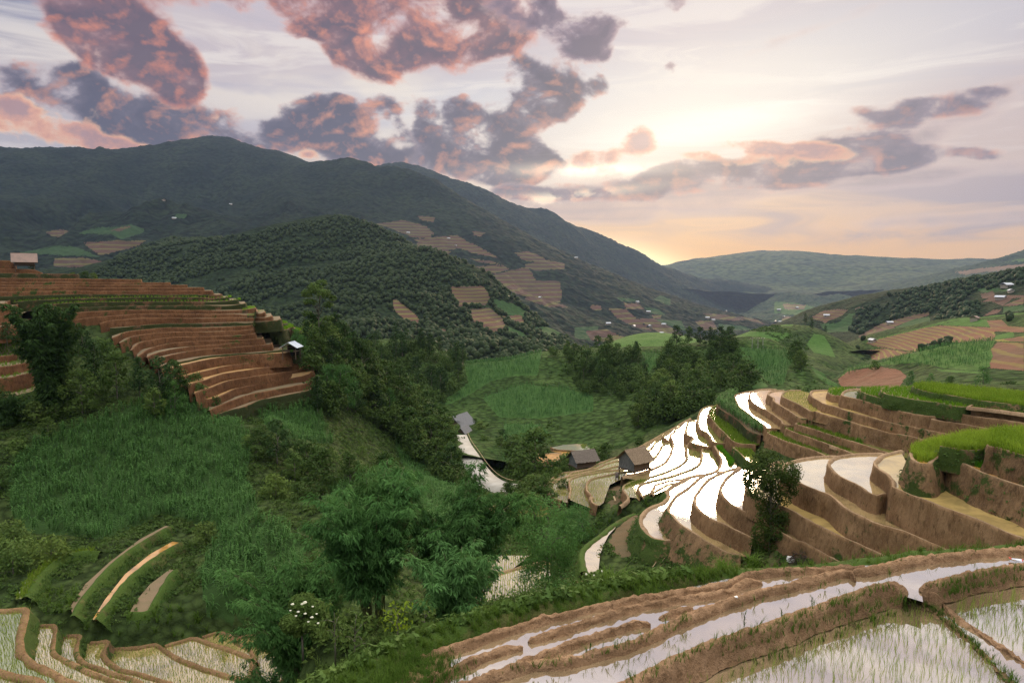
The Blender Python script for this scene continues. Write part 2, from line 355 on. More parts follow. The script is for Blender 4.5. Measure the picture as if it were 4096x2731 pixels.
mpar += [(C(0, 0, p, 1.1484), RF) for p in ([(1720, 1030), (1850, 1010), (1960, 1040), (2000, 1080), (1850, 1060)], [(1920, 990), (2000, 1000), (1990, 1020), (1930, 1010)], [(1900, 1100), (2100, 1080), (2180, 1130), (2000, 1160)], [(2170, 1060), (2230, 1070), (2200, 1090)])]
mpar += [(C(0, 0, p, 1.1484), GF) for p in ([(810, 980), (860, 985), (850, 1005), (800, 1000)], [(470, 1060), (600, 1030), (680, 1060), (560, 1100)])]
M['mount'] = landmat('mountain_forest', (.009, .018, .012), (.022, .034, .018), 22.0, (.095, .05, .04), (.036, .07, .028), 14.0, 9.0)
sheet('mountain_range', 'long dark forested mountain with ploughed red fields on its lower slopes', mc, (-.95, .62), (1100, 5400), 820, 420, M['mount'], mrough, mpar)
mc2 = ridge_ctrl(interp_d(MT2, [(1560, 5200), (2048, 5000), (2700, 6000), (2865, 6200), (3070, 7000)]), .3, .2)
mc2 += [atd(*p) for p in [(1900, 900, 4300), (2100, 960, 4200), (2300, 1060, 4300), (2500, 1120, 4600), (2700, 1190, 4800), (2800, 1170, 5200), (2900, 1200, 5400), (3000, 1240, 5600), (1800, 1000, 3600), (2400, 1250, 3600), (2800, 1290, 3800), (3100, 1280, 4600), (3300, 1290, 4600)]]
sheet('far_mountain', 'hazy blue mountain shoulder sloping down behind the nearer range', mc2, (-.25, .5), (3300, 7800), 420, 240, M['mount'], lambda x, y: fbm(x / 320, y / 320, 21, 5) * 42 + vnoise(x / 20, y / 20, 5) * 6)
hc = ridge_ctrl([(2950, 1262, 4600), (3000, 1240, 4800), (3060, 1212, 5000), (3087, 1193, 5000), (3121, 1181, 5000), (3150, 1172, 5000), (3176, 1183, 5000), (3197, 1202, 5000), (3257, 1202, 5000), (3296, 1198, 4800), (3326, 1183, 4700), (3360, 1174, 4700), (3394, 1185, 4700), (3432, 1206, 4700), (3480, 1232, 4600), (3600, 1290, 4500)], .2, .15)
hc += [atd(*p) for p in [(3000, 1290, 3700), (3150, 1250, 4200), (3300, 1260, 4000), (3450, 1280, 3900), (3000, 1310, 3000), (3200, 1310, 3100), (3400, 1320, 3000), (3600, 1320, 3400), (2500, 1330, 2600), (2700, 1340, 2600), (2900, 1350, 2600), (3100, 1352, 2600), (3300, 1352, 2600), (2700, 1290, 4000), (2800, 1280, 4800), (2500, 1270, 5000), (2700, 1250, 6400)]]
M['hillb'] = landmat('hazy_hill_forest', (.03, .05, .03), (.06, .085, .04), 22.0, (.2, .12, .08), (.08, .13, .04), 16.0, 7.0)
sheet('blue_hills', 'two blue wooded knolls standing in the haze of the valley mouth', hc, (.2, .66), (2600, 6500), 300, 160, M['hillb'], lambda x, y: fbm(x / 150, y / 150, 31, 4) * 14 + vnoise(x / 22, y / 22, 5) * 7,
      [(C(3096, 900, [(80, 740), (300, 750), (280, 800), (100, 790)], 2.352), RF), (C(3096, 900, [(0, 720), (160, 730), (400, 770), (300, 850), (0, 830)], 2.352), GF), (C(3096, 900, [(100, 860), (250, 870), (200, 930), (60, 900)], 2.352), RF)])
# --- hazy ridges at the valley end
fc = ridge_ctrl([(2500, 1105, 8800), (2712, 1093, 8800), (2759, 1083, 8800), (2797, 1074, 8800), (2827, 1070, 8800), (2865, 1053, 8800), (2891, 1057, 8800), (2929, 1049, 8800), (2963, 1036, 8800), (2997, 1033, 8800), (3100, 1040, 8800), (3300, 1052, 8500), (3600, 1062, 8200), (4000, 1056, 8000), (4400, 1046, 8000), (4900, 1050, 8000)], .07, .06)
fc += [atd(*p) for p in [(2500, 1150, 6600), (2900, 1150, 6600), (3300, 1140, 6300), (3700, 1120, 6000), (4100, 1100, 6000), (4600, 1100, 6000), (2900, 1180, 5600), (3500, 1180, 5300), (4300, 1160, 5300)]]
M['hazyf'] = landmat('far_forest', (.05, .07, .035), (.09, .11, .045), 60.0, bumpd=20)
sheet('distant_ridge', 'far ridge almost lost in the orange haze under the sun', fc, (.1, .95), (5000, 9600), 300, 120, M['hazyf'], lambda x, y: fbm(x / 700, y / 700, 41, 5) * 60)
r4 = ridge_ctrl([(3300, 1215, 6500), (3402, 1181, 6500), (3470, 1157, 6300), (3521, 1155, 6200), (3564, 1151, 6100), (3615, 1130, 5900), (3670, 1115, 5700), (3734, 1113, 5500), (3798, 1100, 5300), (3861, 1074, 5100), (3925, 1066, 5000), (3968, 1049, 4900), (4010, 1028, 4800), (4053, 1013, 4800), (4096, 1002, 4700), (4300, 960, 4600), (4800, 930, 4500)], .25, .14)
r4 += [atd(*p) for p in [(3450, 1230, 4300), (3700, 1190, 3900), (4000, 1130, 3500), (4400, 1100, 3300), (3600, 1250, 2900), (4000, 1200, 2600), (4500, 1180, 2500), (4000, 1090, 4100), (4300, 1050, 3900), (3141, 1340, 2300), (3300, 1340, 2300), (3141, 1330, 3300), (3160, 1290, 5200)]]
sheet('hazy_ridge', 'wooded ridge fading into golden haze above the dark treed ridge', r4, (.4, .95), (2300, 7400), 300, 200, M['hillb'], lambda x, y: fbm(x / 200, y / 200, 51, 5) * 22 + vnoise(x / 20, y / 20, 5) * 6,
      [(C(3096, 900, [(1700, 440), (2000, 400), (2352, 370), (2352, 420), (2000, 440), (1800, 470)], 2.352), {'r': 1}), (C(3096, 900, [(2150, 350), (2352, 310), (2352, 340)], 2.352), {'g': 1})])
# --- forested spur in front of the range
SP = [(-300, 1090), (100, 1075), (366, 1080), (488, 1019), (610, 975), (697, 940), (766, 958), (853, 971), (914, 958), (1045, 940), (1175, 905), (1263, 880), (1358, 869), (1445, 875), (1524, 914), (1611, 949), (1698, 1001), (1828, 1027), (1959, 1080), (1990, 1130), (2067, 1187), (2150, 1260), (2250, 1330), (2380, 1420)]
SP = [(x, y + 11) for x, y in SP]
sc = ridge_ctrl(interp_d(SP, [(-300, 1300), (366, 1350), (697, 1450), (1358, 1350), (1828, 1150), (1990, 1080), (2067, 1050), (2380, 900)]), .16, .1)
sc += [atd(*p) for p in [(700, 1080, 1150), (500, 1180, 1000), (900, 1180, 950), (1000, 1290, 850), (1250, 1050, 1080), (1400, 1000, 1150), (1300, 1250, 800), (1550, 1150, 900), (1700, 1200, 850), (1600, 1380, 640), (1850, 1250, 850), (1929, 1342, 800), (2050, 1390, 700), (2000, 1250, 950), (1750, 1330, 740), (2200, 1400, 650), (1200, 1420, 560), (900, 1400, 640), (300, 1200, 1000), (0, 1200, 1000), (2380, 1450, 620), (1480, 1300, 720), (1750, 1100, 980), (-300, 1200, 1000)]]
spar = [(C(1100, 900, p, 1.809), c) for p, c in (([(1260, 450), (1500, 440), (1560, 510), (1530, 580), (1330, 590)], RF), ([(1400, 610), (1560, 600), (1650, 680), (1680, 760), (1560, 775), (1440, 700)], RF), ([(1640, 660), (1780, 650), (1800, 700), (1790, 745), (1700, 700)], RF),
    ([(850, 535), (890, 545), (1010, 640), (1050, 690), (1040, 750), (960, 700), (860, 620)], {'r': 1, 'b': 1}), ([(1560, 530), (1720, 570), (1850, 640), (1800, 660), (1650, 650)], GF), ([(1650, 720), (1800, 780), (1850, 850), (1700, 800)], GF), ([(1180, 750), (1240, 755), (1230, 800)], RF),
    ([(1880, 740), (2100, 730), (2300, 760), (2200, 830), (1950, 800)], GF))]
M['spur'] = landmat('spur_forest_floor', (.016, .03, .013), (.03, .048, .02), 7.0, (.125, .066, .05), (.05, .095, .035), 4.5, 3.0)
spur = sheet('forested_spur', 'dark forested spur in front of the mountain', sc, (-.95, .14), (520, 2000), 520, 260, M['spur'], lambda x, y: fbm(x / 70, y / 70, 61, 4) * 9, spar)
# --- right-hand hills
R1 = [(3160, 1330), (3200, 1300), (3241, 1274), (3287, 1248), (3334, 1240), (3394, 1238), (3406, 1233), (3466, 1214), (3521, 1203), (3585, 1193), (3649, 1178), (3712, 1159), (3776, 1148), (3840, 1135), (3904, 1125), (3968, 1114), (4031, 1097), (4096, 1084), (4300, 1040), (4800, 980)]
rc = ridge_ctrl(interp_d(R1, [(3160, 1500), (3521, 1400), (3776, 1200), (4096, 1000), (4800, 850)]), .2, .15)
rc += [atd(*p) for p in [(3300, 1330, 1150), (3400, 1390, 900), (3500, 1300, 1100), (3700, 1260, 980), (3900, 1220, 880), (4096, 1200, 800), (4400, 1180, 720), (3600, 1380, 800), (3850, 1300, 740), (4096, 1290, 660), (4500, 1290, 600), (3500, 1450, 640), (3300, 1420, 760), (3150, 1390, 900)]]
rp = [(C(3096, 900, p, 2.352), c) for p, c in (
    ([(330, 880), (450, 810), (600, 790), (700, 800), (640, 850), (480, 920), (450, 900)], {'r': 1, 'b': .5}), ([(430, 930), (600, 920), (700, 840), (850, 790), (850, 810), (740, 850), (720, 1000), (500, 1010)], {'g': 1, 'b': .8}),
    ([(790, 1050), (1000, 930), (1300, 850), (1460, 820), (1460, 850), (1310, 890), (1130, 960), (1150, 1000), (1040, 1030), (880, 1090)], {'r': 1, 'b': .5}), ([(1140, 960), (1300, 890), (1460, 860), (1480, 940), (1300, 970), (1150, 1000)], GF),
    ([(2120, 660), (2352, 660), (2352, 680), (2250, 690), (2150, 760), (2050, 720), (1950, 720)], {'r': 1}), ([(2150, 760), (2250, 720), (2352, 670), (2352, 740), (2250, 760)], {'r': 1, 'b': .5}), ([(2160, 770), (2352, 750), (2352, 800), (2150, 830)], GF),
    ([(1960, 860), (2060, 800), (2150, 790), (2100, 830)], {'r': .9}), ([(1880, 610), (2000, 590), (2200, 600), (2200, 620), (2000, 640)], GF), ([(1940, 650), (2060, 620), (2100, 700), (1960, 690)], {'r': 1}), ([(740, 790), (930, 745), (950, 760), (800, 800)], {'r': .9}))]
ridge1 = sheet('wooded_ridge', 'wooded dark ridge with pale fields below its trees', rc, (.38, 1.05), (560, 1900), 460, 240, M['spur'], lambda x, y: fbm(x / 60, y / 60, 71, 4) * 6, rp)
R2 = [(3350, 1460), (3400, 1405), (3457, 1370), (3521, 1353), (3585, 1336), (3649, 1321), (3712, 1306), (3776, 1289), (3840, 1274), (3883, 1269), (3946, 1271), (4010, 1262), (4096, 1250), (4300, 1225), (4800, 1180)]
r2 = ridge_ctrl(interp_d(R2, [(3350, 700), (3457, 690), (3840, 560), (4096, 500), (4800, 430)]), .15, .14)
r2 += [atd(*p) for p in [(3450, 1450, 560), (3600, 1420, 500), (3750, 1400, 440), (3900, 1370, 400), (4096, 1370, 370), (4500, 1380, 340), (3700, 1340, 530), (3300, 1480, 560), (3500, 1500, 430), (3300, 1500, 470), (3350, 1600, 350), (3500, 1600, 335), (3250, 1570, 400), (3700, 1560, 335), (3200, 1500, 520), (3900, 1480, 340)]]
r2p = [(C(3096, 900, p, 2.352), c) for p, c in (
    ([(855, 1110), (1000, 1070), (1200, 1020), (1450, 960), (1560, 945), (2070, 965), (2080, 1040), (2060, 1100), (1760, 1105), (1550, 1100), (1540, 1135), (1340, 1190), (1000, 1150)], {'r': 1, 'b': .75}),
    ([(800, 1190), (1000, 1160), (1320, 1195), (1200, 1250), (1050, 1280), (830, 1250)], {'r': .9, 'b': .9}), ([(850, 1100), (1000, 1060), (1300, 985), (1700, 880), (1950, 862), (2352, 822), (2352, 836), (1950, 876), (1720, 895), (1300, 1000), (1000, 1076)], {'g': 1, 'b': 1}),
    ([(1560, 940), (1760, 890), (2000, 890), (2070, 955)], GF), ([(2000, 900), (2140, 890), (2200, 950), (2352, 960), (2352, 1010), (2060, 1000)], {'r': 1, 'b': .3}), ([(1340, 1190), (1560, 1110), (1900, 1110), (1700, 1150)], GF), ([(2080, 1040), (2250, 1000), (2260, 1050), (2070, 1090)], GF))]
M['hill'] = landmat('scrub_hill', (.04, .07, .022), (.07, .105, .032), 3.2, (.2, .095, .06), (.075, .15, .035), 1.9, 1.0)
hill2 = sheet('red_terraced_hill', 'hill of red ploughed terraces edged with green steps', r2, (.42, 1.0), (330, 900), 360, 260, M['hill'], lambda x, y: fbm(x / 30, y / 30, 81, 4) * 1.5, r2p)
R3 = [(3330, 1540), (3355, 1512), (3385, 1478), (3436, 1459), (3521, 1450), (3585, 1430), (3649, 1415), (3734, 1400), (3819, 1377), (3883, 1364), (3946, 1364), (3989, 1360), (4031, 1354), (4096, 1345), (4300, 1325), (4700, 1300)]
r3 = ridge_ctrl(interp_d(R3, [(3330, 330), (3521, 320), (3819, 285), (4096, 260), (4700, 240)]), .2, .18)
r3 += [atd(*p) for p in [(3340, 1570, 235), (3500, 1600, 210), (3700, 1620, 185), (3900, 1560, 190), (4096, 1560, 180), (4500, 1560, 175), (3600, 1500, 260), (3850, 1460, 235), (4050, 1450, 220), (3900, 1500, 210), (4096, 1640, 165), (3500, 1540, 232), (3250, 1600, 300), (3300, 1620, 250), (3200, 1590, 380), (3280, 1550, 410), (3200, 1640, 220)]]
r3p = [(C(3096, 900, p, 2.352), c) for p, c in (
    ([(610, 1440), (700, 1350), (1000, 1290), (1300, 1205), (1700, 1115), (2080, 1085), (2040, 1160), (2060, 1230), (2030, 1330), (1900, 1370), (1600, 1345), (1350, 1290), (1000, 1320), (760, 1350)], {'g': 1, 'b': .8}),
    ([(2040, 1170), (2100, 1100), (2352, 1110), (2352, 1370), (2040, 1345), (2030, 1300), (2060, 1230)], {'r': 1, 'b': .5}), ([(2050, 1080), (2250, 1060), (2352, 1036), (2352, 1100), (2100, 1095)], {'r': .6, 'g': 1, 'b': 1}),
    ([(700, 1370), (1000, 1330), (1180, 1360), (1250, 1420), (1180, 1520), (620, 1520), (600, 1450)], {'r': .75}), ([(1500, 1350), (2000, 1380), (2000, 1400), (1600, 1380)], GF))]
hill3 = sheet('maize_ridge', 'green maize ridge with a bare red corner', r3, (.42, 1.0), (150, 420), 420, 300, M['hill'], lambda x, y: fbm(x / 14, y / 14, 91, 4) * .9, r3p)
# --- middle hills
H2 = [(2780, 1405), (2860, 1375), (2933, 1353), (2997, 1327), (3044, 1309), (3108, 1303), (3172, 1301), (3206, 1308), (3283, 1330), (3317, 1353), (3351, 1386), (3385, 1420), (3402, 1446), (3440, 1490)]
h2 = ridge_ctrl([(x, y, 640) for x, y in H2], .2, .2) + [atd(*p) for p in [(2850, 1430, 520), (3000, 1410, 500), (3150, 1400, 520), (3300, 1440, 490), (3250, 1380, 570), (3050, 1360, 580), (3400, 1490, 450), (3200, 1470, 420), (3000, 1470, 420), (2800, 1460, 450), (3290, 1560, 405), (3400, 1580, 405), (3200, 1540, 405), (3450, 1560, 470)]]
h2p = [(C(2300, 900, p, 2.352), c) for p, c in (([(1490, 1060), (1640, 1000), (1900, 1010), (2050, 1020), (1900, 1100), (1850, 1150), (1600, 1140), (1490, 1130)], GF), ([(2250, 1020), (2340, 1040), (2400, 1130), (2450, 1240), (2250, 1200), (2180, 1120)], GF), ([(1750, 945), (1900, 938), (2060, 932), (2050, 948), (1800, 958)], GF))]
hillh2 = sheet('round_hill', 'round green hill crowned with dark trees', h2, (.25, .56), (400, 860), 260, 220, M['hill'], lambda x, y: fbm(x / 25, y / 25, 95, 4) * 1.6, h2p)
h0 = ridge_ctrl([(x, y, 600) for x, y in [(2380, 1420), (2440, 1395), (2474, 1382), (2534, 1359), (2589, 1351), (2649, 1357), (2704, 1370), (2760, 1395), (2830, 1430)]], .15, .2) + [atd(*p) for p in [(2450, 1430, 480), (2600, 1410, 480), (2750, 1430, 470), (2600, 1460, 400), (2400, 1460, 420), (2850, 1460, 420)]]
sheet('grassy_knoll', 'low bright green knoll behind the wooded hill', h0, (.1, .32), (380, 760), 160, 140, M['hill'], lambda x, y: fbm(x / 25, y / 25, 96, 4) * 1.2, [([(2350, 1330), (2900, 1330), (2900, 1480), (2350, 1480)], GF)])
H1 = [(1560, 1440, 400), (1650, 1400, 390), (1760, 1390, 370), (1800, 1420, 350), (1863, 1455, 335), (1940, 1447, 330), (2012, 1439, 330), (2067, 1428, 330), (2123, 1412, 332), (2167, 1404, 335), (2250, 1410, 345), (2350, 1406, 350), (2480, 1413, 355), (2568, 1411, 355), (2666, 1412, 350), (2740, 1392, 345), (2800, 1378, 340), (2880, 1375, 338), (2942, 1386, 338), (2980, 1383, 338), (3044, 1388, 335), (3108, 1396, 325), (3172, 1415, 312), (3197, 1432, 300), (3257, 1471, 280), (3300, 1496, 265), (3360, 1540, 250), (3450, 1600, 230)]
h1 = ridge_ctrl(H1, .14, .12) + [atd(*p) for p in [(1700, 1560, 300), (1800, 1640, 270), (1950, 1600, 275), (2000, 1700, 245), (2150, 1550, 280), (2150, 1650, 255), (2300, 1550, 285), (2300, 1650, 250), (2500, 1520, 290), (2500, 1620, 250), (2700, 1500, 290), (2700, 1580, 245), (2850, 1460, 300), (2900, 1520, 255), (3050, 1480, 275), (3050, 1540, 235),
    (3200, 1510, 250), (3200, 1570, 220), (2100, 1735, 232), (2250, 1745, 226), (2400, 1740, 222), (2550, 1700, 218), (2650, 1640, 215), (2000, 1800, 210), (2100, 1850, 205), (2400, 1850, 195), (2700, 1760, 195), (3000, 1660, 195), (3300, 1640, 195)]]
h1p = [(C(1100, 900, p, 1.809), GF) for p in ([(1370, 1000), (1640, 970), (1850, 920), (1930, 905), (1900, 1090), (1720, 1090), (1560, 1130), (1420, 1220), (1250, 1300), (1180, 1290), (1400, 1150)], [(1340, 990), (1400, 870), (1500, 870), (1530, 960), (1480, 990)], [(1660, 1440), (1900, 1440), (1980, 1500), (1940, 1567), (1650, 1567)], [(1500, 1250), (1800, 1150), (2100, 1180), (2300, 1240), (2300, 1350), (1900, 1400), (1620, 1390)])]
h1p += [(C(2300, 900, p, 2.352), GF) for p in ([(630, 1200), (860, 1205), (860, 1300), (720, 1350), (640, 1440), (600, 1500), (560, 1480), (700, 1330)], [(1500, 1150), (1560, 1170), (1680, 1350), (1820, 1520), (1680, 1540), (1600, 1450), (1540, 1280)], [(1540, 1150), (1900, 1165), (2090, 1215), (2000, 1350), (1960, 1500), (1830, 1500), (1700, 1350), (1600, 1230)], [(2200, 1310), (2350, 1390), (2450, 1480), (2500, 1530), (2380, 1500), (2280, 1420)])]
M['maizehill'] = landmat('maize_hill', (.04, .075, .02), (.065, .11, .03), 2.2, (.2, .1, .06), (.06, .125, .034), 2.4, .8)
hillh1 = sheet('maize_hill', 'broad green maize hill in the middle of the valley', h1, (-.22, .56), (190, 440), 520, 320, M['maizehill'], lambda x, y: fbm(x / 16, y / 16, 97, 4) * .9, h1p)
# ------------------------------------------------------------------ rice terraces
TPOLY = []; BASE = []; WEEDY = []; EDG = {}; TOPS = {}
def xy_offset(P, outward_sign):
    t = np.gradient(P[:, :2], axis=0); n = np.stack([t[:, 1], -t[:, 0]], -1); n /= np.linalg.norm(n, axis=1, keepdims=True) + 1e-9
    k = 3
    if len(P) > 2 * k + 1:
        n = np.stack([np.convolve(np.pad(n[:, i], k, 'edge'), np.ones(2 * k + 1) / (2 * k + 1), 'valid') for i in range(2)], -1)
        n /= np.linalg.norm(n, axis=1, keepdims=True) + 1e-9
    return n * outward_sign
def fillpoly(P2, z):
    """triangulate a closed xy outline at height z"""
    V = [Vector((p[0], p[1], 0)) for p in P2]
    T = tessellate_polygon([V])
    return np.array([(p[0], p[1], z) for p in P2]), np.array([t for t in T], int).reshape(-1, 3)
def terrace(key, z, edge, up=None, crest=None, back=None, h=2.0, w=.3, bh=.2, lean=.16, mat='earth', water='water', step=.45, name='rice_terrace', label='', rough=.1, cat='rice terrace', wname='paddy_water', wdrop=0.0):
    """A level step of land: outer wall, bund on its edge and water or soil held behind the bund."""
    P = np.array([atz(x, y, z + bh) for x, y in edge]) if not isinstance(edge, np.ndarray) else edge
    P = resample(P, step); EDG[key] = P
    if up is not None: B = EDG[up][::-1]
    elif back is not None: B = back if isinstance(back, np.ndarray) else np.array([atz(x, y, z + bh) for x, y in back])
    else: B = np.zeros((0, 3))
    loop = np.vstack([P[:, :2], B[:, :2]]) if len(B) else P[:, :2]
    area = .5 * np.sum(loop[:, 0] * np.roll(loop[:, 1], -1) - np.roll(loop[:, 0], -1) * loop[:, 1])
    n = xy_offset(P, 1 if area > 0 else -1)
    rows = []; zc = P[:, 2]; s = np.cumsum(np.r_[0, np.linalg.norm(np.diff(P[:, :2], axis=0), axis=1)])
    nr = max(5, int(h / .3) + 2)
    for r in range(nr):
        t = r / (nr - 1); t2 = t ** .9
        off = lean * h * t2 + (rough * fbm(s * 1.1, np.full_like(s, t * h * .9), 3 + z, 3) * 2.2 + rough * .5 * vnoise(s * 4, np.full_like(s, t * h * 3), 5)) * min(1, .35 + t * 3)
        zz = zc - h * t + (vnoise(s * 1.7, s * 0 + z, 8) * .05 if r == 0 else 0)
        rows.append(np.c_[P[:, :2] + n * off[:, None], zz])
    wv = w * (1 + .3 * vnoise(s * .9, s * 0 + z * 3, 4)); wb = vnoise(s * 2.3, s * 0 + z, 12) * .035
    top = [np.c_[P[:, :2] - n * (wv * f)[:, None], zc + dz + wb] for f, dz in ((.3, .03), (.75, .01))]
    top += [np.c_[P[:, :2] - n * (wv + .1)[:, None], zc - bh * .6], np.c_[P[:, :2] - n * (wv + .22)[:, None], zc - bh - .25]]
    R = rows[::-1] + top; V = np.vstack(R); N = len(P)
    i = np.arange(len(R) - 1)[:, None] * N + np.arange(N - 1)[None]
    F = np.stack([i, i + 1, i + N + 1, i + N], -1).reshape(-1, 4)
    if area > 0: F = F[:, ::-1]
    nb = (nr - 1) * (N - 1); o = link(name, mesh_np(name, V, [F[:nb], F[nb:]], [M[mat], M[crest if crest else 'crest_red' if mat.startswith('red') else 'crest' if mat != 'bank' else 'bank']], [0, 1])); tag(o, label or 'terrace', cat, None, 'structure')
    if water:
        zw = float(np.mean(zc) - bh) - wdrop
        L2 = np.vstack([P[:, :2] - n * (.35 * w), B[:, :2]]) if len(B) else P[:, :2] - n * (.35 * w)
        VW, FW = fillpoly(L2, zw)
        if np.ptp(zc) > .05:
            VW[:len(P), 2] = zc - bh - wdrop
            if len(B): VW[len(P):, 2] = np.interp(np.arange(len(B)), [0, len(B) - 1], [zc[-1] - bh, zc[0] - bh]) - wdrop
        FW = np.array([f if np.cross(VW[f[1], :2] - VW[f[0], :2], VW[f[2], :2] - VW[f[0], :2]) > 0 else f[::-1] for f in FW])
        link(wname, mesh_np(wname, VW, [FW], M[water], smooth=False), o)
    TPOLY.append((loop, float(zc.min()))); TOPS[key] = (loop, float(np.mean(zc) - bh))
    if back is not None and not isinstance(back, np.ndarray): BASE.extend([b_ + np.array([0, 0, -.2]) for b_ in B])
    if mat in ('earth_w', 'bank', 'red_g', 'earth_g'): WEEDY.append((mat, np.vstack(rows[2:-1]), float(P[:, 1].mean())))
    k = max(1, len(P) // 14); BASE.extend(list(rows[-1][::k] + np.array([0, 0, .35])))
    return o
T1 = (2050, 1600); T2 = (2500, 1540); T3 = (2250, 1850); T4 = (2650, 1850); T5 = (2850, 1500); T6 = (3250, 1500); T7 = (3100, 1780); T8 = (3596, 1700); T9 = (3096, 1950); TA = (3596, 1950); TB = (3596, 1480)
def c(o, pts): return C(o[0], o[1], pts)
# --- terraces of the near right slope, top one first so that each lower step can close under it
zA = dict(A1=-33, A2=-30.9, A3=-29, A4=-26.9, A5=-24.7, A6=-22.4, A7=-20.8, A8=-19.4, A9=-16.75)
terrace('A10c', -14.5, c(T8, [(1380, 300), (1420, 340), (1500, 340), (1700, 400), (1960, 480), (2300, 580)]), back=c(T8, [(2500, 60), (1450, 100)]), h=3.0, mat='earth_g', water='tread', wname='soil', label='highest rice bench at the right edge with a bare brown bank', bh=.1)
terrace('A10b', -15.5, c(T8, [(640, 330), (760, 350), (900, 375), (1100, 400), (1300, 385), (1400, 350), (1600, 420)]), back=c(T8, [(2300, 120), (1100, 140), (700, 230)]), h=2.2, mat='earth_w', water='tread', wname='soil', label='lush rice bench with a weedy bank above the seedling bed', bh=.1)
terrace('A9', zA['A9'], c(T8, [(250, 340), (165, 430), (200, 540), (330, 600), (480, 610), (580, 540), (690, 480), (770, 500), (860, 535), (1050, 620), (1250, 720), (1450, 800), (1700, 890), (1960, 970), (2300, 1120), (2600, 1260)]), back=c(T8, [(2700, 300), (700, 210), (420, 270)]), h=3.2, lean=.26, mat='earth_g', water='water_orange', label='high step with rice at its rocky corner and a muddy seedling bed behind', rough=.09)
terrace('A8', zA['A8'], c(T7, [(1960, 72), (1800, 112), (1700, 135), (1640, 160), (1580, 220), (1540, 280), (1560, 330), (1640, 390), (1740, 460), (1810, 530), (1835, 600), (1830, 650), (1900, 680)]) + c(T8, [(0, 1020), (150, 1080), (300, 1140), (480, 1200), (650, 1270), (850, 1340), (1050, 1410), (1250, 1490), (1400, 1560)]) + c(TA, [(1550, 640), (1750, 730), (1960, 800), (2300, 950)]), up='A9', h=3.2, lean=.12, mat='earth', water='water_mud', label='step under the rocky corner, bright at its head and muddy beyond', rough=.07)
terrace('A7', zA['A7'], c(T7, [(1680, 118), (1400, 122), (1200, 133), (1050, 152), (960, 168), (880, 205), (830, 255), (825, 310), (865, 370), (930, 430), (1010, 490), (1120, 545), (1240, 600), (1330, 650), (1420, 720), (1500, 760), (1600, 790), (1690, 770), (1750, 760)]), up='A8', h=2.3, label='bright pool with a stone heap at its right end', rough=.07)
terrace('A6', zA['A6'], c(T7, [(955, 160), (700, 168), (500, 190), (350, 215), (180, 270), (120, 340), (160, 430), (290, 505), (330, 560), (420, 610), (560, 670), (700, 725), (840, 775), (950, 860), (1060, 960), (1200, 1050), (1400, 1140), (1600, 1235)]) + c(TA, [(0, 660), (200, 735), (400, 830), (560, 890), (680, 950), (780, 1010), (950, 1100)]), up='A8', h=2.7, label='long step running from behind the slim tree to the near bund', water='water', rough=.07)
terrace('A5', zA['A5'], [(3125, 1840), (3050, 1862), (3003, 1897), (2984, 1940), (3003, 1978), (3080, 2008)] + c(T9, [(220, 330), (400, 430), (600, 545), (760, 620), (950, 720), (1200, 830), (1400, 920), (1600, 1010), (1750, 1080), (1860, 1130), (2100, 1250)]), up='A6', h=2.6, water='water_mud', label='muddy step right of the slim tree trunk', rough=.07)
terrace('A4', zA['A4'], c(T4, [(1190, 70), (1140, 112), (1060, 165), (980, 240), (920, 320), (890, 400), (900, 470), (960, 550), (1060, 640), (1180, 715), (1300, 775), (1400, 815)]) + [(3095, 2110), (3170, 2156), (3215, 2168), (3250, 2188), (3310, 2222), (3370, 2254), (3450, 2300)], up='A5', h=2.6, label='white pool half hidden by the slim tree', rough=.06)
terrace('A3', zA['A3'], c(T4, [(1190, 58), (1000, 115), (880, 155), (780, 205), (680, 275), (600, 370), (540, 450), (495, 520), (480, 600), (510, 680), (580, 760), (680, 830), (800, 905), (930, 950), (1050, 1010), (1180, 1075), (1320, 1140), (1420, 1190)]), back=EDG['A4'][60::-1] if False else EDG['A4'][::-1][int(len(EDG['A4']) * .35):], h=2.4, label='white pool with drifting specks left of the slim tree', rough=.06)
terrace('A2', zA['A2'], c(T4, [(800, 135), (700, 165), (630, 192), (560, 230), (480, 300), (400, 375), (300, 440), (220, 490), (150, 570), (100, 640), (70, 700), (85, 770), (140, 820), (200, 900), (280, 970), (400, 1050), (520, 1120), (650, 1215), (800, 1300), (950, 1380), (1080, 1430), (1230, 1445)]), up='A3', h=4.2, lean=.45, mat='earth_g', label='pool turning orange at its tip above the scrubby bank', rough=.06)
terrace('A1', zA['A1'], c(T4, [(860, 122), (760, 150), (650, 175), (500, 190), (380, 225), (300, 270), (210, 315), (130, 360)]) + c(T3, [(1660, 385), (1605, 450), (1635, 510), (1605, 570), (1540, 620), (1400, 670), (1300, 730), (1230, 800), (1200, 880), (1210, 980), (1290, 1090), (1390, 1170), (1500, 1205), (1650, 1218), (1800, 1210), (1880, 1200)]), up='A2', h=3.6, lean=.5, mat='earth_w', label='lowest white pool with a broad pale bund curling round it', w=.5, rough=.12)
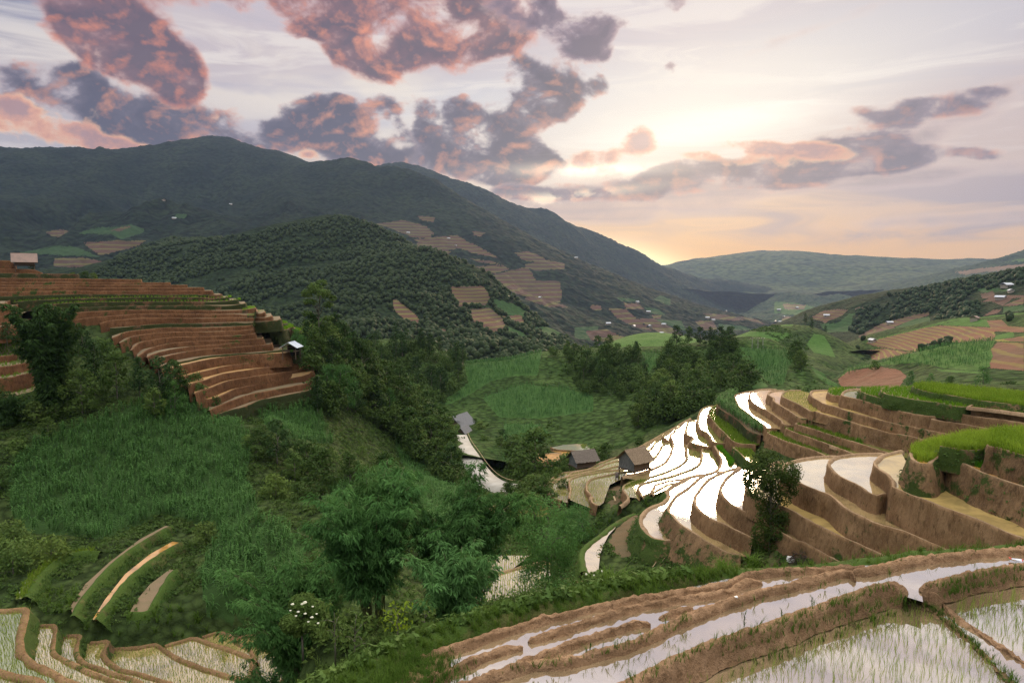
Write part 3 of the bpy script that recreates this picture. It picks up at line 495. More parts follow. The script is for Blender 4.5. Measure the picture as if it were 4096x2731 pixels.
# --- rice and paddy steps of the far right slope
zC = dict(C1=-28.5, C2=-27.4, C3=-25.6, C4=-24.2, C5=-22.9, C6=-21.9, C7=-21.0, C8=-19.8, C9=-18.9, B0=-17.9)
terrace('B0', -17.9, c(TB, [(380, 215), (260, 225), (215, 250), (300, 300), (500, 350), (900, 410), (1200, 465), (1600, 515), (1960, 560), (2400, 620)]), back=c(TB, [(2400, 400), (1960, 360), (1000, 265), (500, 215)]), h=2.2, mat='earth_w', water='tread', wname='soil', bh=.15, label='highest rice field of the far slope with a weedy bank', lean=.25)
terrace('C9', -18.9, c(T6, [(1560, 175), (1300, 178), (1120, 185), (1070, 215), (1080, 260), (1200, 310), (1400, 350), (1600, 385), (1760, 410), (1960, 430)]) + c(TB, [(700, 530), (900, 570), (1110, 580)]), up='B0', h=2.2, mat='earth_w', water='tread', wname='soil', bh=.15, label='second bright green field below the highest rice', lean=.25)
terrace('S8', -18.7, c(TB, [(1240, 520), (1120, 570), (1300, 590), (1500, 612), (1960, 672), (2400, 740)]), up='B0', h=2.2, water='water_mud', label='bare step under the highest rice at the right edge')
terrace('C8', -19.8, c(T6, [(1080, 182), (900, 185), (760, 195), (735, 230), (780, 270), (900, 315), (1100, 365), (1300, 405), (1480, 430)]), up='C9', h=2.0, mat='earth_w', water='tread', wname='soil', bh=.15, label='third bright green field beside the small shining pool', lean=.25)
terrace('S7', -19.95, c(TB, [(960, 640), (870, 650), (1000, 690), (1300, 740), (1650, 780), (1960, 832), (2400, 900)]), up='S8', h=2.3, water='water_mud', label='narrow bare step second below the highest rice')
terrace('C7', -21.0, c(T6, [(740, 208), (560, 225), (480, 255), (450, 310), (560, 345), (720, 378), (1000, 462), (1300, 542), (1600, 612), (1850, 642)]) + c(TB, [(500, 722), (650, 728), (830, 710)]), up='C8', h=2.6, water='water_green', label='step with the small shining pool below the green fields')
terrace('S6', -21.3, c(TB, [(620, 745), (510, 772), (900, 830), (1300, 900), (1560, 945), (1800, 990), (2300, 1080)]), up='S7', h=2.4, water='water_mud', label='bare step on which a person stands')
terrace('C6', -21.7, c(T6, [(700, 200), (500, 195), (300, 208), (240, 240), (250, 285), (330, 315), (450, 325)]), back=c(T6, [(480, 260), (560, 225)]), h=2.0, water='tread', wname='soil', bh=.12, label='round bright green field left of the small shining pool')
terrace('C5', -22.9, c(T5, [(1810, 228), (1640, 232), (1550, 245), (1520, 290), (1560, 340)]) + c(T6, [(100, 408), (200, 460), (330, 487), (600, 578), (900, 660), (1200, 740), (1500, 800), (1960, 882)]) + c(TB, [(400, 930), (700, 985), (980, 1042), (1300, 1110)]), back=np.vstack([EDG['S6'][::-1], EDG['C7'][::-1][len(EDG['C7']) // 2:], EDG['C6'][::-1]]), h=3.0, water='water_mud', label='white pool at the crest that narrows into a long bare step')
terrace('C4', -24.2, c(T5, [(1380, 232), (1250, 232), (1150, 240), (1110, 260), (1085, 300), (1100, 340), (1200, 390), (1350, 460), (1500, 545), (1575, 575)]) + c(T6, [(40, 570), (300, 650), (600, 730), (800, 800), (1000, 850), (1200, 900), (1500, 950), (1800, 1022), (2100, 1100)]), up='C5', h=3.2, water='water_mud', label='seedling pool at the crest that narrows into a long muddy step')
terrace('C3', -25.6, c(T5, [(1120, 232), (1000, 235), (900, 255), (862, 285), (880, 320), (940, 350), (960, 410), (1050, 470), (1200, 560), (1330, 650), (1400, 675), (1480, 682)]), up='C4', h=3.0, label='white pool with a narrow crossing bund at the crest')
terrace('S3', -26.6, c(T5, [(1400, 740), (1290, 758), (1430, 800), (1600, 850), (1800, 920), (1960, 968)]) + c(T6, [(300, 950), (600, 1030), (850, 1110), (1110, 1195), (1300, 1260)]), up='C4', h=2.6, water='water_green', label='green seedling strip highest of the three behind the near pools')
terrace('C2', -27.4, c(T5, [(1010, 222), (900, 212), (750, 218), (640, 240), (590, 265), (570, 310), (580, 370), (640, 440), (800, 530), (950, 620), (1070, 710), (1100, 760), (1180, 780), (1270, 785)]), up='C3', h=2.6, label='second pool from the maize strip, white then orange')
terrace('S2', -27.8, c(T5, [(1220, 815), (1140, 832), (1300, 900), (1500, 970), (1750, 1060), (1960, 1132)]) + c(T6, [(250, 1090), (450, 1160), (620, 1225), (760, 1280)]), up='S3', h=2.4, water='water_green', label='green seedling strip in the middle of the three behind the near pools')
terrace('C1', -28.5, c(T5, [(640, 242), (560, 252), (440, 275), (350, 310), (340, 350), (370, 420), (400, 480), (500, 560), (620, 650), (740, 740), (810, 790), (830, 820), (930, 828), (1010, 828)]), up='C2', h=2.6, label='first white pool above the maize strip')
terrace('S1', -29.1, c(T5, [(930, 870), (850, 892), (980, 965), (1180, 1048), (1400, 1112), (1600, 1182), (1750, 1255), (1900, 1320)]), up='S2', h=3.0, water='water_green', label='green seedling strip lowest of the three behind the near pools')
terrace('C0', -29.9, c(T5, [(300, 300), (200, 340), (110, 420), (70, 480), (130, 540), (300, 645), (430, 740), (540, 850), (640, 905), (760, 930)]), up='C1', h=3.0, mat='red_g', water='tread', wname='soil', bh=.1, label='maize strip on a red bank between two paddies')
terrace('H1', -32.4, c(T2, [(1860, 930), (1800, 960), (1690, 975), (1760, 1030), (1830, 1100), (1900, 1180), (1990, 1240)]), back=c(T2, [(2100, 1180), (2000, 1000)]), h=2.2, mat='earth_w', water='water_green', label='small green step between the maize bank and the slim tree')
terrace('D4', -31.7, c(T2, [(1480, 285), (1420, 305), (1340, 370), (1305, 440), (1330, 500), (1390, 570), (1460, 660), (1560, 750), (1640, 840), (1740, 900), (1830, 920), (1960, 925), (2050, 930)]), up='C0', h=2.6, label='green seedling paddy right below the maize bank', water='water_green')
terrace('D3', -33.3, c(T2, [(1400, 318), (1300, 325), (1200, 370), (1160, 430), (1130, 530), (1140, 610), (1170, 690), (1280, 745), (1320, 800), (1350, 860), (1420, 900), (1530, 912), (1640, 905)]), up='D4', h=2.4, label='narrow seedling paddy second below the maize bank')
terrace('D2', -34.4, c(T2, [(1090, 545), (1010, 550), (970, 590), (955, 660), (940, 720), (970, 775), (1040, 810), (1050, 835), (1010, 890), (1100, 920), (1200, 945), (1290, 965), (1360, 960)]), up='D3', h=2.6, label='short seedling paddy above the long white pool')
terrace('G', -33.7, c(T2, [(1390, 945), (1420, 1000), (1470, 1090), (1500, 1170), (1480, 1260), (1430, 1320), (1390, 1345)]), back=c(T2, [(1760, 1290), (1750, 1230), (1640, 1090), (1520, 960)]), h=2.0, label='white strip holding bundled seedlings')
terrace('F2', -34.9, c(T2, [(1215, 965), (1190, 1040), (1190, 1110), (1180, 1180), (1110, 1265), (950, 1340), (700, 1422), (500, 1472), (300, 1522)]) + c(T3, [(1190, 350), (1172, 400), (1200, 450), (1222, 522)]), back=np.vstack([np.array([atz(x, y, -34.7) for x, y in c(T3, [(1290, 500), (1400, 440), (1450, 350), (1700, 275), (1900, 240)])]), EDG['G'][::-1]]), h=1.6, w=.3, label='seedling paddy right of the hut, second from the white pool')
terrace('F1', -35.6, c(T2, [(1010, 890), (960, 950), (945, 1000), (958, 1080), (940, 1170), (850, 1250), (670, 1335), (500, 1392), (370, 1432)]) + c(T3, [(1340, 228), (1150, 265), (1030, 310), (950, 360), (932, 410), (970, 470), (1010, 530), (1000, 580), (930, 640), (880, 670)]), back=np.vstack([np.array([atz(x, y, -35.4) for x, y in c(T3, [(960, 665), (1040, 560), (1060, 520), (1150, 530)])]), EDG['F2'][::-1]]), h=1.7, w=.3, label='seedling paddy from the long white pool down to the green nursery by the hut', water='water')
terrace('F3', -34.75, c(T3, [(1905, 243), (1650, 282), (1450, 342), (1420, 390), (1380, 450), (1290, 502), (1225, 530)]), back=c(T3, [(1350, 500), (1430, 450), (1530, 392), (1650, 332), (1860, 290)]), h=.9, w=.25, label='thin white strip beside the pale bund', bh=.15)
terrace('F4', -34.4, c(T3, [(1870, 288), (1650, 332), (1530, 392), (1430, 450), (1380, 490)]), back=c(T3, [(1480, 470), (1590, 420), (1700, 360), (1850, 310)]), h=.9, w=.25, label='thin seedling strip under the pale bund', bh=.15)
terrace('P', -37.4, c(T3, [(1230, 530), (1160, 525), (1090, 545), (1075, 580), (1085, 620), (1110, 660), (1190, 650)]), back=c(T3, [(1230, 610), (1250, 560)]), h=1.2, w=.25, label='tiny pool below the nursery', bh=.15)
terrace('W', -36.3, c(T2, [(1020, 520), (920, 575), (850, 640), (775, 690), (770, 720), (720, 760), (700, 800), (735, 860), (740, 930), (720, 1020), (690, 1100), (620, 1200), (500, 1270), (330, 1335), (100, 1400), (-60, 1430)]), back=np.vstack([np.array([atz(x, y, -36.1) for x, y in c(T3, [(1230, 260)])]), EDG['F1'][::-1][int(len(EDG['F1']) * .38):], EDG['D2'][::-1][int(len(EDG['D2']) * .3):]]), h=2.2, w=.32, label='long white pool curving down to the stilted hut')
terrace('E6', -37.1, c(T2, [(740, 690), (640, 770), (580, 800)]) + c(T2, [(700, 890), (640, 905), (570, 950), (520, 1040), (450, 1130), (380, 1190)]) + c(T1, [(1900, 1090), (1750, 1110), (1590, 1145), (1480, 1170), (1370, 1190), (1250, 1220), (1180, 1260), (1150, 1320), (1150, 1400), (1190, 1450), (1230, 1500), (1240, 1560)]) + c(T3, [(450, 520), (440, 590), (480, 640), (550, 672)]), back=np.vstack([np.array([atz(x, y, -36.9) for x, y in c(T3, [(640, 610), (740, 330), (1000, 200)])]), EDG['W'][::-1]]), h=2.2, w=.3, label='seedling paddy in front of the stilted hut')
terrace('E5', -37.8, c(T2, [(760, 690), (640, 770), (560, 830), (460, 900), (400, 990), (300, 1060)]) + c(T1, [(1750, 1060), (1590, 1085), (1400, 1110), (1200, 1145), (1060, 1170), (960, 1200), (890, 1240), (870, 1290), (890, 1350), (895, 1420), (880, 1470), (880, 1540)]), up='E6', h=2.0, w=.28, label='seedling paddy second from the stilted hut')
terrace('E4', -38.4, c(T2, [(770, 685), (600, 790), (420, 880), (330, 960), (200, 1010)]) + c(T1, [(1800, 990), (1600, 1030), (1450, 1070), (1290, 1095), (1100, 1130), (900, 1180), (760, 1230), (640, 1280), (570, 1340), (540, 1400), (560, 1460), (620, 1510), (690, 1545), (760, 1570)]), up='E5', h=1.8, w=.28, label='seedling paddy with a rounded end third from the stilted hut')
terrace('E3', -38.9, c(T2, [(800, 660), (600, 780), (400, 880)]) + c(T1, [(1750, 910), (1600, 950), (1460, 990), (1340, 1045), (1200, 1080), (1000, 1110), (900, 1140), (840, 1190), (700, 1230), (600, 1260), (520, 1310), (450, 1375)]), up='E4', h=1.7, w=.28, label='narrow paddy fourth from the stilted hut')
terrace('E2', -39.4, c(T2, [(1020, 515), (900, 575), (780, 650), (560, 770), (380, 870), (200, 970), (0, 1050)]) + c(T1, [(1700, 858), (1500, 928), (1330, 990), (1240, 1048), (1150, 1078), (950, 1108), (800, 1130), (680, 1170), (600, 1230), (540, 1280), (440, 1320), (340, 1352)]), up='E3', h=2.6, w=.28, mat='earth_w', label='outermost narrow paddy along the drop into the gully')
terrace('J', -36.5, c(T3, [(1130, 790), (1000, 832), (850, 915), (700, 1015), (620, 1090), (500, 1170), (380, 1260), (300, 1340), (265, 1450), (280, 1568), (300, 1700)]), back=c(T3, [(560, 1700), (590, 1420), (650, 1250), (720, 1120), (860, 960), (1000, 880), (1110, 820)]), h=3.2, lean=.5, mat='bank', label='narrow channel paddy sliding down beside the tilled mound', w=.6)
# small paddies seen under the bamboo
terrace('Q1', -35.4, [(1925, 2318), (1990, 2352), (2010, 2330), (1990, 2312), (2040, 2282), (2110, 2250), (2180, 2230)], back=[(2200, 2280), (2100, 2400), (1960, 2400)][::1], h=1.8, label='small paddy seen below the bamboo') if False else None
terrace('Q2', -37.2, [(1900, 2420), (1905, 2330), (1960, 2300), (2040, 2275), (2120, 2252), (2200, 2240)], back=[(2200, 2330), (2100, 2420)], h=2.0, label='small paddy glimpsed under the bamboo')
terrace('Q3', -37.8, [(1890, 2310), (1950, 2302), (2040, 2278)], back=[(2120, 2215), (1960, 2215), (1880, 2260)], h=2.0, label='second small paddy glimpsed under the bamboo')
terrace('Q4', -39.5, [(1980, 2060), (1960, 2030), (2060, 2000), (2180, 1990)], back=[(2200, 2060), (2050, 2060)][::1], h=1.6, label='paddy behind the bush below the rice rows')
# paddies of the valley floor in front of the maize hill
terrace('V1', -53.5, c(T1, [(760, 815), (600, 830), (480, 840), (330, 850), (300, 880), (420, 960), (490, 985), (540, 950), (650, 990), (720, 930), (880, 900), (950, 960)]), back=c(T1, [(1100, 860), (900, 790), (600, 790)]), h=1.5, water='water_orange', label='orange paddies on the valley floor behind the thatched hut')
terrace('V2', -53.2, c(T1, [(590, 735), (700, 770), (900, 785), (1100, 800), (1400, 830), (1750, 850)]), back=c(T1, [(1790, 790), (1500, 700), (1300, 675), (1090, 670), (800, 690)]), h=1.2, water='water_green', label='green flooded field at the foot of the maize hill')
terrace('V3', -53.8, c(T1, [(60, 830), (110, 920), (180, 920), (250, 900)]), back=c(T1, [(240, 870), (150, 830)]), h=1.2, label='small white paddy at the foot of the maize hill')
# --- lower left paddies
L1o = (0, 2331); L2o = (450, 2331); L3o = (850, 2331)
terrace('K8', -34.3, c(L3o, [(870, 830), (1000, 820), (1100, 850), (1170, 1000), (1220, 1180), (1240, 1260), (1200, 1380), (1170, 1460), (1100, 1530), (1050, 1620)]), back=c(L3o, [(900, 1620), (950, 1470), (1000, 1100), (880, 900)]), h=2, label='') if False else None
K = []
K.append(('K1', -32.0, c(L1o, [(-200, 410), (150, 400), (300, 385), (400, 375), (450, 385), (480, 420), (450, 520), (430, 640), (410, 740), (390, 800), (380, 950), (390, 1050), (440, 1120), (520, 1190), (640, 1270), (800, 1340), (950, 1410), (1100, 1500), (1260, 1560), (1450, 1620)]), c(L1o, [(900, 1900), (-300, 1900)]), 'mossy green paddy at the left edge behind a weedy bank'))
K.append(('K2', -33.4, c(L1o, [(560, 650), (720, 640), (850, 635), (890, 660), (900, 720), (880, 850), (865, 960), (870, 1040), (920, 1110), (1000, 1150), (1130, 1220), (1280, 1300), (1420, 1360), (1600, 1430), (1800, 1500), (1960, 1550), (2150, 1620)]), 'K1', 'paddy with a curved mud bund, second from the left edge'))
K.append(('K3', -34.3, c(L1o, [(1050, 800), (1200, 795), (1270, 800), (1290, 830), (1250, 940), (1240, 1040), (1260, 1130), (1340, 1210), (1450, 1270), (1600, 1320), (1800, 1390), (1960, 1440)]) + c(L2o, [(350, 1480), (500, 1545), (650, 1620)]), 'K2', 'narrow paddy, third from the left edge'))
K.append(('K4', -35.2, c(L1o, [(1430, 910), (1550, 900), (1680, 880), (1740, 905), (1690, 990), (1655, 1070), (1680, 1150), (1750, 1230), (1850, 1295), (1960, 1340)]) + c(L2o, [(300, 1360), (500, 1410), (700, 1470), (850, 1520), (1000, 1580)]), 'K3', 'paddy, fourth from the left edge'))
K.append(('K5', -36.0, c(L2o, [(0, 1010), (150, 1000), (300, 995), (450, 980), (600, 945), (690, 935), (760, 970), (850, 1040), (950, 1100), (1100, 1180), (1300, 1260), (1500, 1330), (1700, 1390), (1960, 1460)]) + c(L3o, [(520, 1480), (600, 1520), (650, 1580)]), 'K4', 'large pale seedling paddy in the middle of the lower group'))
K.append(('K6', -36.5, c(L2o, [(810, 970), (900, 935), (1050, 895), (1150, 865), (1230, 840), (1330, 845), (1430, 880), (1600, 940), (1800, 1000), (1960, 1060)]) + c(L3o, [(500, 1100), (590, 1140), (640, 1190), (655, 1270), (630, 1350), (600, 1430), (590, 1500)]), 'K5', 'broad seedling paddy right of the large pale one'))
K.append(('K7', -36.9, c(L2o, [(1400, 830), (1500, 795), (1620, 760), (1740, 750), (1850, 790), (1930, 860)]) + c(L3o, [(400, 900), (500, 960), (590, 1010), (650, 1080), (680, 1160), (700, 1240)]), 'K6', 'paddy with a rounded far end'))
K.append(('K8', -37.6, c(L3o, [(400, 830), (520, 810), (640, 795), (740, 830), (860, 890), (960, 970), (1010, 1040), (1090, 1100), (1180, 1190), (1230, 1260), (1200, 1380), (1170, 1470), (1080, 1540), (980, 1640)]), 'K7', 'last paddy beside the white flowered bush'))
for k, z, e, b, lb in K:
    if isinstance(b, str): terrace(k, z, e, up=b, h=2.2 if k in ('K1', 'K2') else 1.5, w=.3, lean=.3, mat='earth_w' if k in ('K1', 'K2', 'K3') else 'earth_g', water='water', label=lb, rough=.12, crest='earth')
    else: terrace(k, z, e, back=b, h=2.6, w=.5, lean=.4, mat='earth_w', water='water_green', label=lb, rough=.12, crest='earth')
terrace('K0', -31.2, c(L1o, [(-200, 1290), (0, 1335), (100, 1370), (250, 1420), (400, 1440), (550, 1460), (680, 1500), (760, 1580), (780, 1680)]), back=c(L1o, [(300, 1800), (-300, 1700)]), h=1.2, w=.5, label='nearest paddy in the lower left corner', crest='earth')
# plots among the bushes above them
for k, z, e, b, wt, lb in (('N1', -32.6, [(110, 2385), (170, 2290), (250, 2230), (330, 2205), (398, 2208)], [(370, 2190), (270, 2200), (180, 2240), (110, 2300), (60, 2390)], 'water_green', 'bright green nursery plot among the bushes'),
        ('N2', -32.8, [(300, 2460), (330, 2400), (420, 2290), (520, 2200), (640, 2125), (690, 2100)], [(660, 2098), (560, 2150), (440, 2240), (340, 2330), (280, 2420)], 'tread', 'bare brown plot among the bushes'),
        ('N3', -33.3, [(390, 2475), (440, 2410), (520, 2310), (620, 2230), (720, 2170), (735, 2168)], [(690, 2160), (600, 2210), (500, 2290), (420, 2390), (370, 2470)], 'water_orange', 'narrow wet plot that catches the light'),
        ('N4', -33.8, [(515, 2450), (600, 2440), (640, 2370), (690, 2290), (710, 2275)], [(680, 2270), (600, 2330), (540, 2400)], 'tread', 'pale stony plot among the bushes')):
    terrace(k, z, e, back=b, h=1.5, w=.3, lean=.8, mat='bank', water=wt, wname='soil' if wt == 'tread' else 'paddy_water', label=lb, bh=.15)
# --- the red terraced hillside on the left, crest lines (full photograph pixels) from top to base
RL = [
 (184, [(-300, 1040), (0, 1042), (40, 1044), (58, 1056)], 0), (181, [(-300, 1073), (0, 1075), (140, 1079), (165, 1090)], 0), (178, [(-300, 1091), (0, 1093), (190, 1095), (305, 1097)], 1),
 (176, [(-300, 1108), (0, 1112), (255, 1114), (500, 1117), (560, 1117)], 0), (175, [(-300, 1125), (0, 1129), (255, 1127), (450, 1130), (664, 1130)], 0), (174, [(-300, 1137), (0, 1139), (450, 1139), (728, 1140)], 0),
 (173, [(-300, 1150), (0, 1150), (255, 1148), (450, 1151), (788, 1150)], 0), (172, [(-300, 1168), (0, 1167), (255, 1163), (450, 1165), (782, 1163), (845, 1163)], 0), (170.5, [(-300, 1188), (0, 1186), (127, 1182), (280, 1178), (450, 1177), (782, 1178), (881, 1178)], 1),
 (169, [(51, 1209), (176, 1199), (500, 1190), (782, 1189), (850, 1193), (909, 1189)], 2), (167.5, [(170, 1218), (293, 1211), (500, 1207), (782, 1206), (850, 1208), (945, 1200)], 2), (166, [(200, 1236), (306, 1231), (500, 1224), (789, 1222), (902, 1224), (943, 1219), (979, 1214)], 1),
 (164.5, [(240, 1257), (344, 1247), (500, 1240), (784, 1240), (889, 1243), (968, 1239), (1019, 1233)], 3), (163, [(300, 1280), (365, 1269), (500, 1259), (577, 1255), (794, 1256), (927, 1256), (989, 1261), (1030, 1257), (1057, 1250)], 4), (161.5, [(400, 1294), (450, 1281), (577, 1272), (680, 1271), (794, 1273), (927, 1270), (1022, 1272), (1060, 1271), (1085, 1266)], 4),
 (160, [(440, 1312), (496, 1309), (577, 1300), (680, 1294), (833, 1294), (927, 1290), (989, 1292), (1070, 1285), (1120, 1279)], 5), (158.5, [(450, 1352), (473, 1343), (501, 1328), (577, 1318), (680, 1310), (833, 1310), (950, 1305), (1010, 1300)], 0), (157, [(480, 1372), (506, 1361), (527, 1347), (603, 1333), (705, 1327), (833, 1327), (935, 1322), (1009, 1317)], 0),
 (155.5, [(530, 1400), (542, 1384), (565, 1368), (629, 1355), (705, 1348), (833, 1345), (950, 1340), (1017, 1334)], 0), (154, [(550, 1428), (572, 1412), (590, 1399), (629, 1384), (705, 1370), (833, 1362), (950, 1359), (1047, 1353)], 0), (152.5, [(590, 1428), (618, 1415), (680, 1399), (782, 1384), (909, 1374), (953, 1369), (1050, 1362)], 0),
 (151, [(610, 1440), (646, 1430), (705, 1415), (807, 1397), (950, 1387), (1055, 1378), (1085, 1376)], 0), (148, [(640, 1466), (674, 1456), (753, 1441), (830, 1425), (957, 1413), (1034, 1410), (1132, 1399), (1190, 1396)], 1), (146.5, [(650, 1486), (676, 1476), (740, 1458), (830, 1438), (932, 1422), (1023, 1416), (1150, 1410)], 6),
 (144, [(680, 1525), (706, 1514), (778, 1494), (855, 1476), (932, 1459), (1100, 1439), (1180, 1431)], 6), (141, [(750, 1542), (781, 1530), (830, 1517), (893, 1495), (983, 1481), (1100, 1463), (1139, 1460), (1230, 1448)], 6), (138, [(780, 1574), (808, 1561), (855, 1546), (932, 1519), (1100, 1493), (1198, 1478), (1244, 1460)], 6),
 (135, [(790, 1602), (808, 1597), (855, 1593), (906, 1573), (957, 1551), (1100, 1523), (1213, 1503), (1251, 1487)], 6), (131.5, [(840, 1640), (870, 1625), (932, 1600), (1008, 1575), (1100, 1558), (1231, 1531)], 0), (129.5, [(880, 1655), (911, 1643), (983, 1624), (1046, 1598), (1100, 1589), (1235, 1560)], 5)]
prev_d = None
RTOP = []
for q, (dr, line, kind) in enumerate(RL):
    yr = float(np.interp(900, [p[0] for p in line], [p[1] for p in line])); zr = atd(900, yr, dr)[2]
    pts = []
    for x, y in line:
        r = raydir(x, y); tn = -r[2] / r[1]; wgt = np.clip((tn - .055) / .07, 0, 1) * .85
        dp = zr / (-tn) if abs(tn) > .03 else dr
        dp = -zr / tn if tn > .03 else dr
        pts.append(atd(x, y, dr + wgt * (np.clip(dp, dr - 26, dr + 22) - dr)))
    P = np.array(pts); l = P[-1]; f = P[0]
    end = np.array([[l[0] * 1.03 + .3, l[1] * 1.03, l[2]], [l[0] * 1.1, l[1] * 1.1, l[2]]])
    P = resample(np.vstack([P, end[:1]]), .9); back = np.array([[l[0] * 1.12, l[1] * 1.12, l[2]], [f[0] * 1.12, f[1] * 1.12, f[2]]])
    mt = {0: 'red', 1: 'red_g', 2: 'red_g', 3: 'red', 4: 'red', 5: 'red_g', 6: 'red'}[kind]
    wt = {0: 'tread', 1: 'tread', 2: 'tread', 3: 'tread', 4: 'tread', 5: 'tread', 6: 'wet_mud'}[kind]
    terrace('R%d' % q, 0, P, back=back, h=2.6 if q < 22 else 3.2, w=.4 if kind != 6 else .3, bh=.2 if kind != 6 else .06, lean=.16, mat=mt, water=wt, wname='soil' if wt == 'tread' else 'paddy_water', step=.9, rough=.12,
            label='red earth terrace on the left hillside, step %s' % ('with wet orange tread' if kind == 6 else 'with grassy bank' if mt == 'red_g' else 'with bare bank'), name='hillside_terrace')
    RTOP.append(EDG['R%d' % q])
T3b = (800, 1150)
for q, (dr, fr, bk) in enumerate([(172, [(660, 352), (760, 350), (860, 332), (885, 380)], [(860, 312), (730, 306)]), (173, [(738, 440), (870, 435), (950, 405), (1010, 395)], [(1000, 380), (900, 368)]), (175, [(968, 486), (1080, 466), (1115, 452)], [(1095, 440), (1025, 424)]), (177, [(1112, 515), (1230, 512), (1250, 495)], [(1235, 482), (1130, 470)]), (174, [(1083, 572), (1180, 568), (1260, 553)], [(1250, 543), (1100, 543)]),
        (178, [(1262, 577), (1350, 562), (1372, 552)], [(1345, 535), (1262, 527)]), (175, [(1205, 676), (1330, 664), (1440, 622), (1480, 640)], [(1440, 592), (1378, 574)]), (179, [(1448, 697), (1530, 692), (1600, 660)], [(1575, 650), (1490, 628)]), (181, [(1538, 776), (1600, 757), (1690, 738)], [(1670, 725), (1605, 684)])]):
    fr = c(T3b, fr); bk = c(T3b, bk); z = atd(fr[len(fr) // 2][0], fr[len(fr) // 2][1], dr)[2]
    terrace('G%d' % q, z, fr, back=bk, h=3.6, w=.3, bh=.06, lean=.2, mat='red_g', water='tread', wname='soil', label='small rounded step of bright green rice at the right end of the red hillside', name='hillside_terrace')
# small green steps at the left edge of the picture
for k, z, e, b, lb in (('Y1', -5.8, [(-300, 1225), (0, 1215), (30, 1205), (60, 1195)], [(200, 1120), (-300, 1130)], 'uppermost short red bank at the left edge'), ('Y2', -6.7, [(-300, 1245), (0, 1232), (50, 1224), (85, 1212)], [(220, 1150), (-300, 1150)], 'second short red bank at the left edge'), ('Y3', -8.4, [(-300, 1275), (0, 1265), (80, 1256)], [(240, 1190), (-300, 1190)], 'third short red bank at the left edge'),
        ('Y8', -10.2, [(-300, 1318), (0, 1306), (70, 1298)], [(240, 1220), (-300, 1220)], 'fourth short red bank at the left edge'), ('Y4', -16.0, [(-300, 1435), (0, 1425), (50, 1419), (65, 1415)], [(150, 1350), (-300, 1350)], 'topmost green step of the left edge'), ('Y5', -17.2, [(-300, 1478), (0, 1467), (70, 1456), (128, 1447)], [(200, 1390), (-300, 1390)], 'second green step of the left edge'), ('Y6', -18.8, [(-300, 1525), (0, 1513), (80, 1500), (143, 1486)], [(220, 1420), (-300, 1420)], 'third green step of the left edge'), ('Y7', -21.5, [(-300, 1605), (0, 1590), (60, 1582), (130, 1563), (205, 1535)], [(280, 1450), (-300, 1450)], 'lowest and widest green step of the left edge')):
    terrace(k, z, e, back=b, h=3.4, mat='red' if k != 'Y7' else 'earth_w', water='tread', wname='soil', label=lb, step=.8, bh=.15)
# --- the field at the photographer's feet
ZF = -11.0
terrace('FG', ZF - .12, [(1150, 2800), (1330, 2722), (1400, 2672), (1500, 2622), (1620, 2570), (1750, 2522), (1900, 2472), (2050, 2432), (2200, 2398), (2350, 2365), (2500, 2332), (2650, 2308), (2800, 2288), (2950, 2275), (3100, 2264), (3300, 2252), (3420, 2240), (3600, 2212), (3800, 2196), (4096, 2178), (4500, 2150)], back=np.array([[24, 9, ZF], [-5, 9, ZF]]), h=4.0, lean=.3, mat='bank', water='fgsoil', wname='soil', bh=.12, wdrop=.75, w=.5, step=.3, name='foreground_field', label='muddy field in the foreground with a grassy edge', rough=.15, cat='field')
# ------------------------------------------------------------------ ground under and around the terraces
nc = [atd(*p) for p in [(700, 2950, 52), (0, 2950, 55), (1200, 2900, 45),
    (1350, 2510, 36), (1260, 2550, 37), (1750, 2470, 37), (2200, 2400, 40), (2100, 2420, 42), (1950, 2450, 40), (2500, 2335, 49), (2800, 2300, 68), (3070, 2283, 72), (3300, 2262, 60), (3200, 2270, 66), (2650, 2210, 84), (2650, 2300, 76), (2450, 2330, 66), (2350, 2330, 60), (2180, 2370, 60), (2050, 2440, 46), (2900, 2250, 76), (2800, 2220, 80),
    (0, 2300, 78), (200, 2300, 77), (350, 2200, 83), (600, 2100, 92), (150, 1950, 101), (0, 1700, 116), (700, 1800, 113), (400, 1600, 128), (250, 1640, 120), (-300, 2300, 78), (-300, 1900, 100), (-300, 1650, 120), (900, 2350, 70), (850, 2200, 80), (1000, 2000, 95), (1000, 1850, 108), (1100, 1700, 124), (950, 1690, 125), (700, 1660, 124), (1200, 2000, 92), (800, 2000, 98),
    (0, 1060, 190), (-300, 1050, 190), (100, 1075, 186), (200, 1100, 184), (330, 1108, 182), (1160, 1330, 172), (1220, 1370, 168), (1150, 1290, 178), (400, 1440, 142), (250, 1480, 132), (500, 1500, 136), (650, 1540, 134), (300, 1330, 150), (150, 1350, 146),
    (1300, 1440, 172), (1300, 1400, 180), (1450, 1480, 192), (1600, 1600, 207), (1750, 1750, 212), (1500, 1700, 172), (1300, 1650, 152), (1300, 1800, 130), (1600, 1850, 162), (1750, 1950, 152), (1500, 2000, 116), (1300, 2050, 101), (1800, 2050, 122), (1900, 1990, 142), (2010, 1965, 158), (2060, 2060, 118), (2250, 1880, 158), (2150, 1920, 165), (2300, 1840, 172), (2450, 1800, 185), (1700, 2150, 85), (1500, 2200, 76), (1300, 2300, 66),
    (1835, 1728, 252), (1850, 1757, 236), (1845, 1787, 225), (1875, 1832, 206), (1930, 1912, 184), (2000, 1965, 170), (2080, 2000, 160), (1930, 1800, 222), (2020, 1850, 200), (2080, 1900, 185), (2100, 1830, 206), (1950, 1760, 236), (1740, 1700, 240), (1700, 1620, 235), (2600, 1720, 195), (2800, 1640, 196), (3000, 1600, 200), (3300, 1580, 185), (3600, 1570, 170), (3900, 1590, 150), (4300, 1640, 140), (2700, 1700, 176)]]
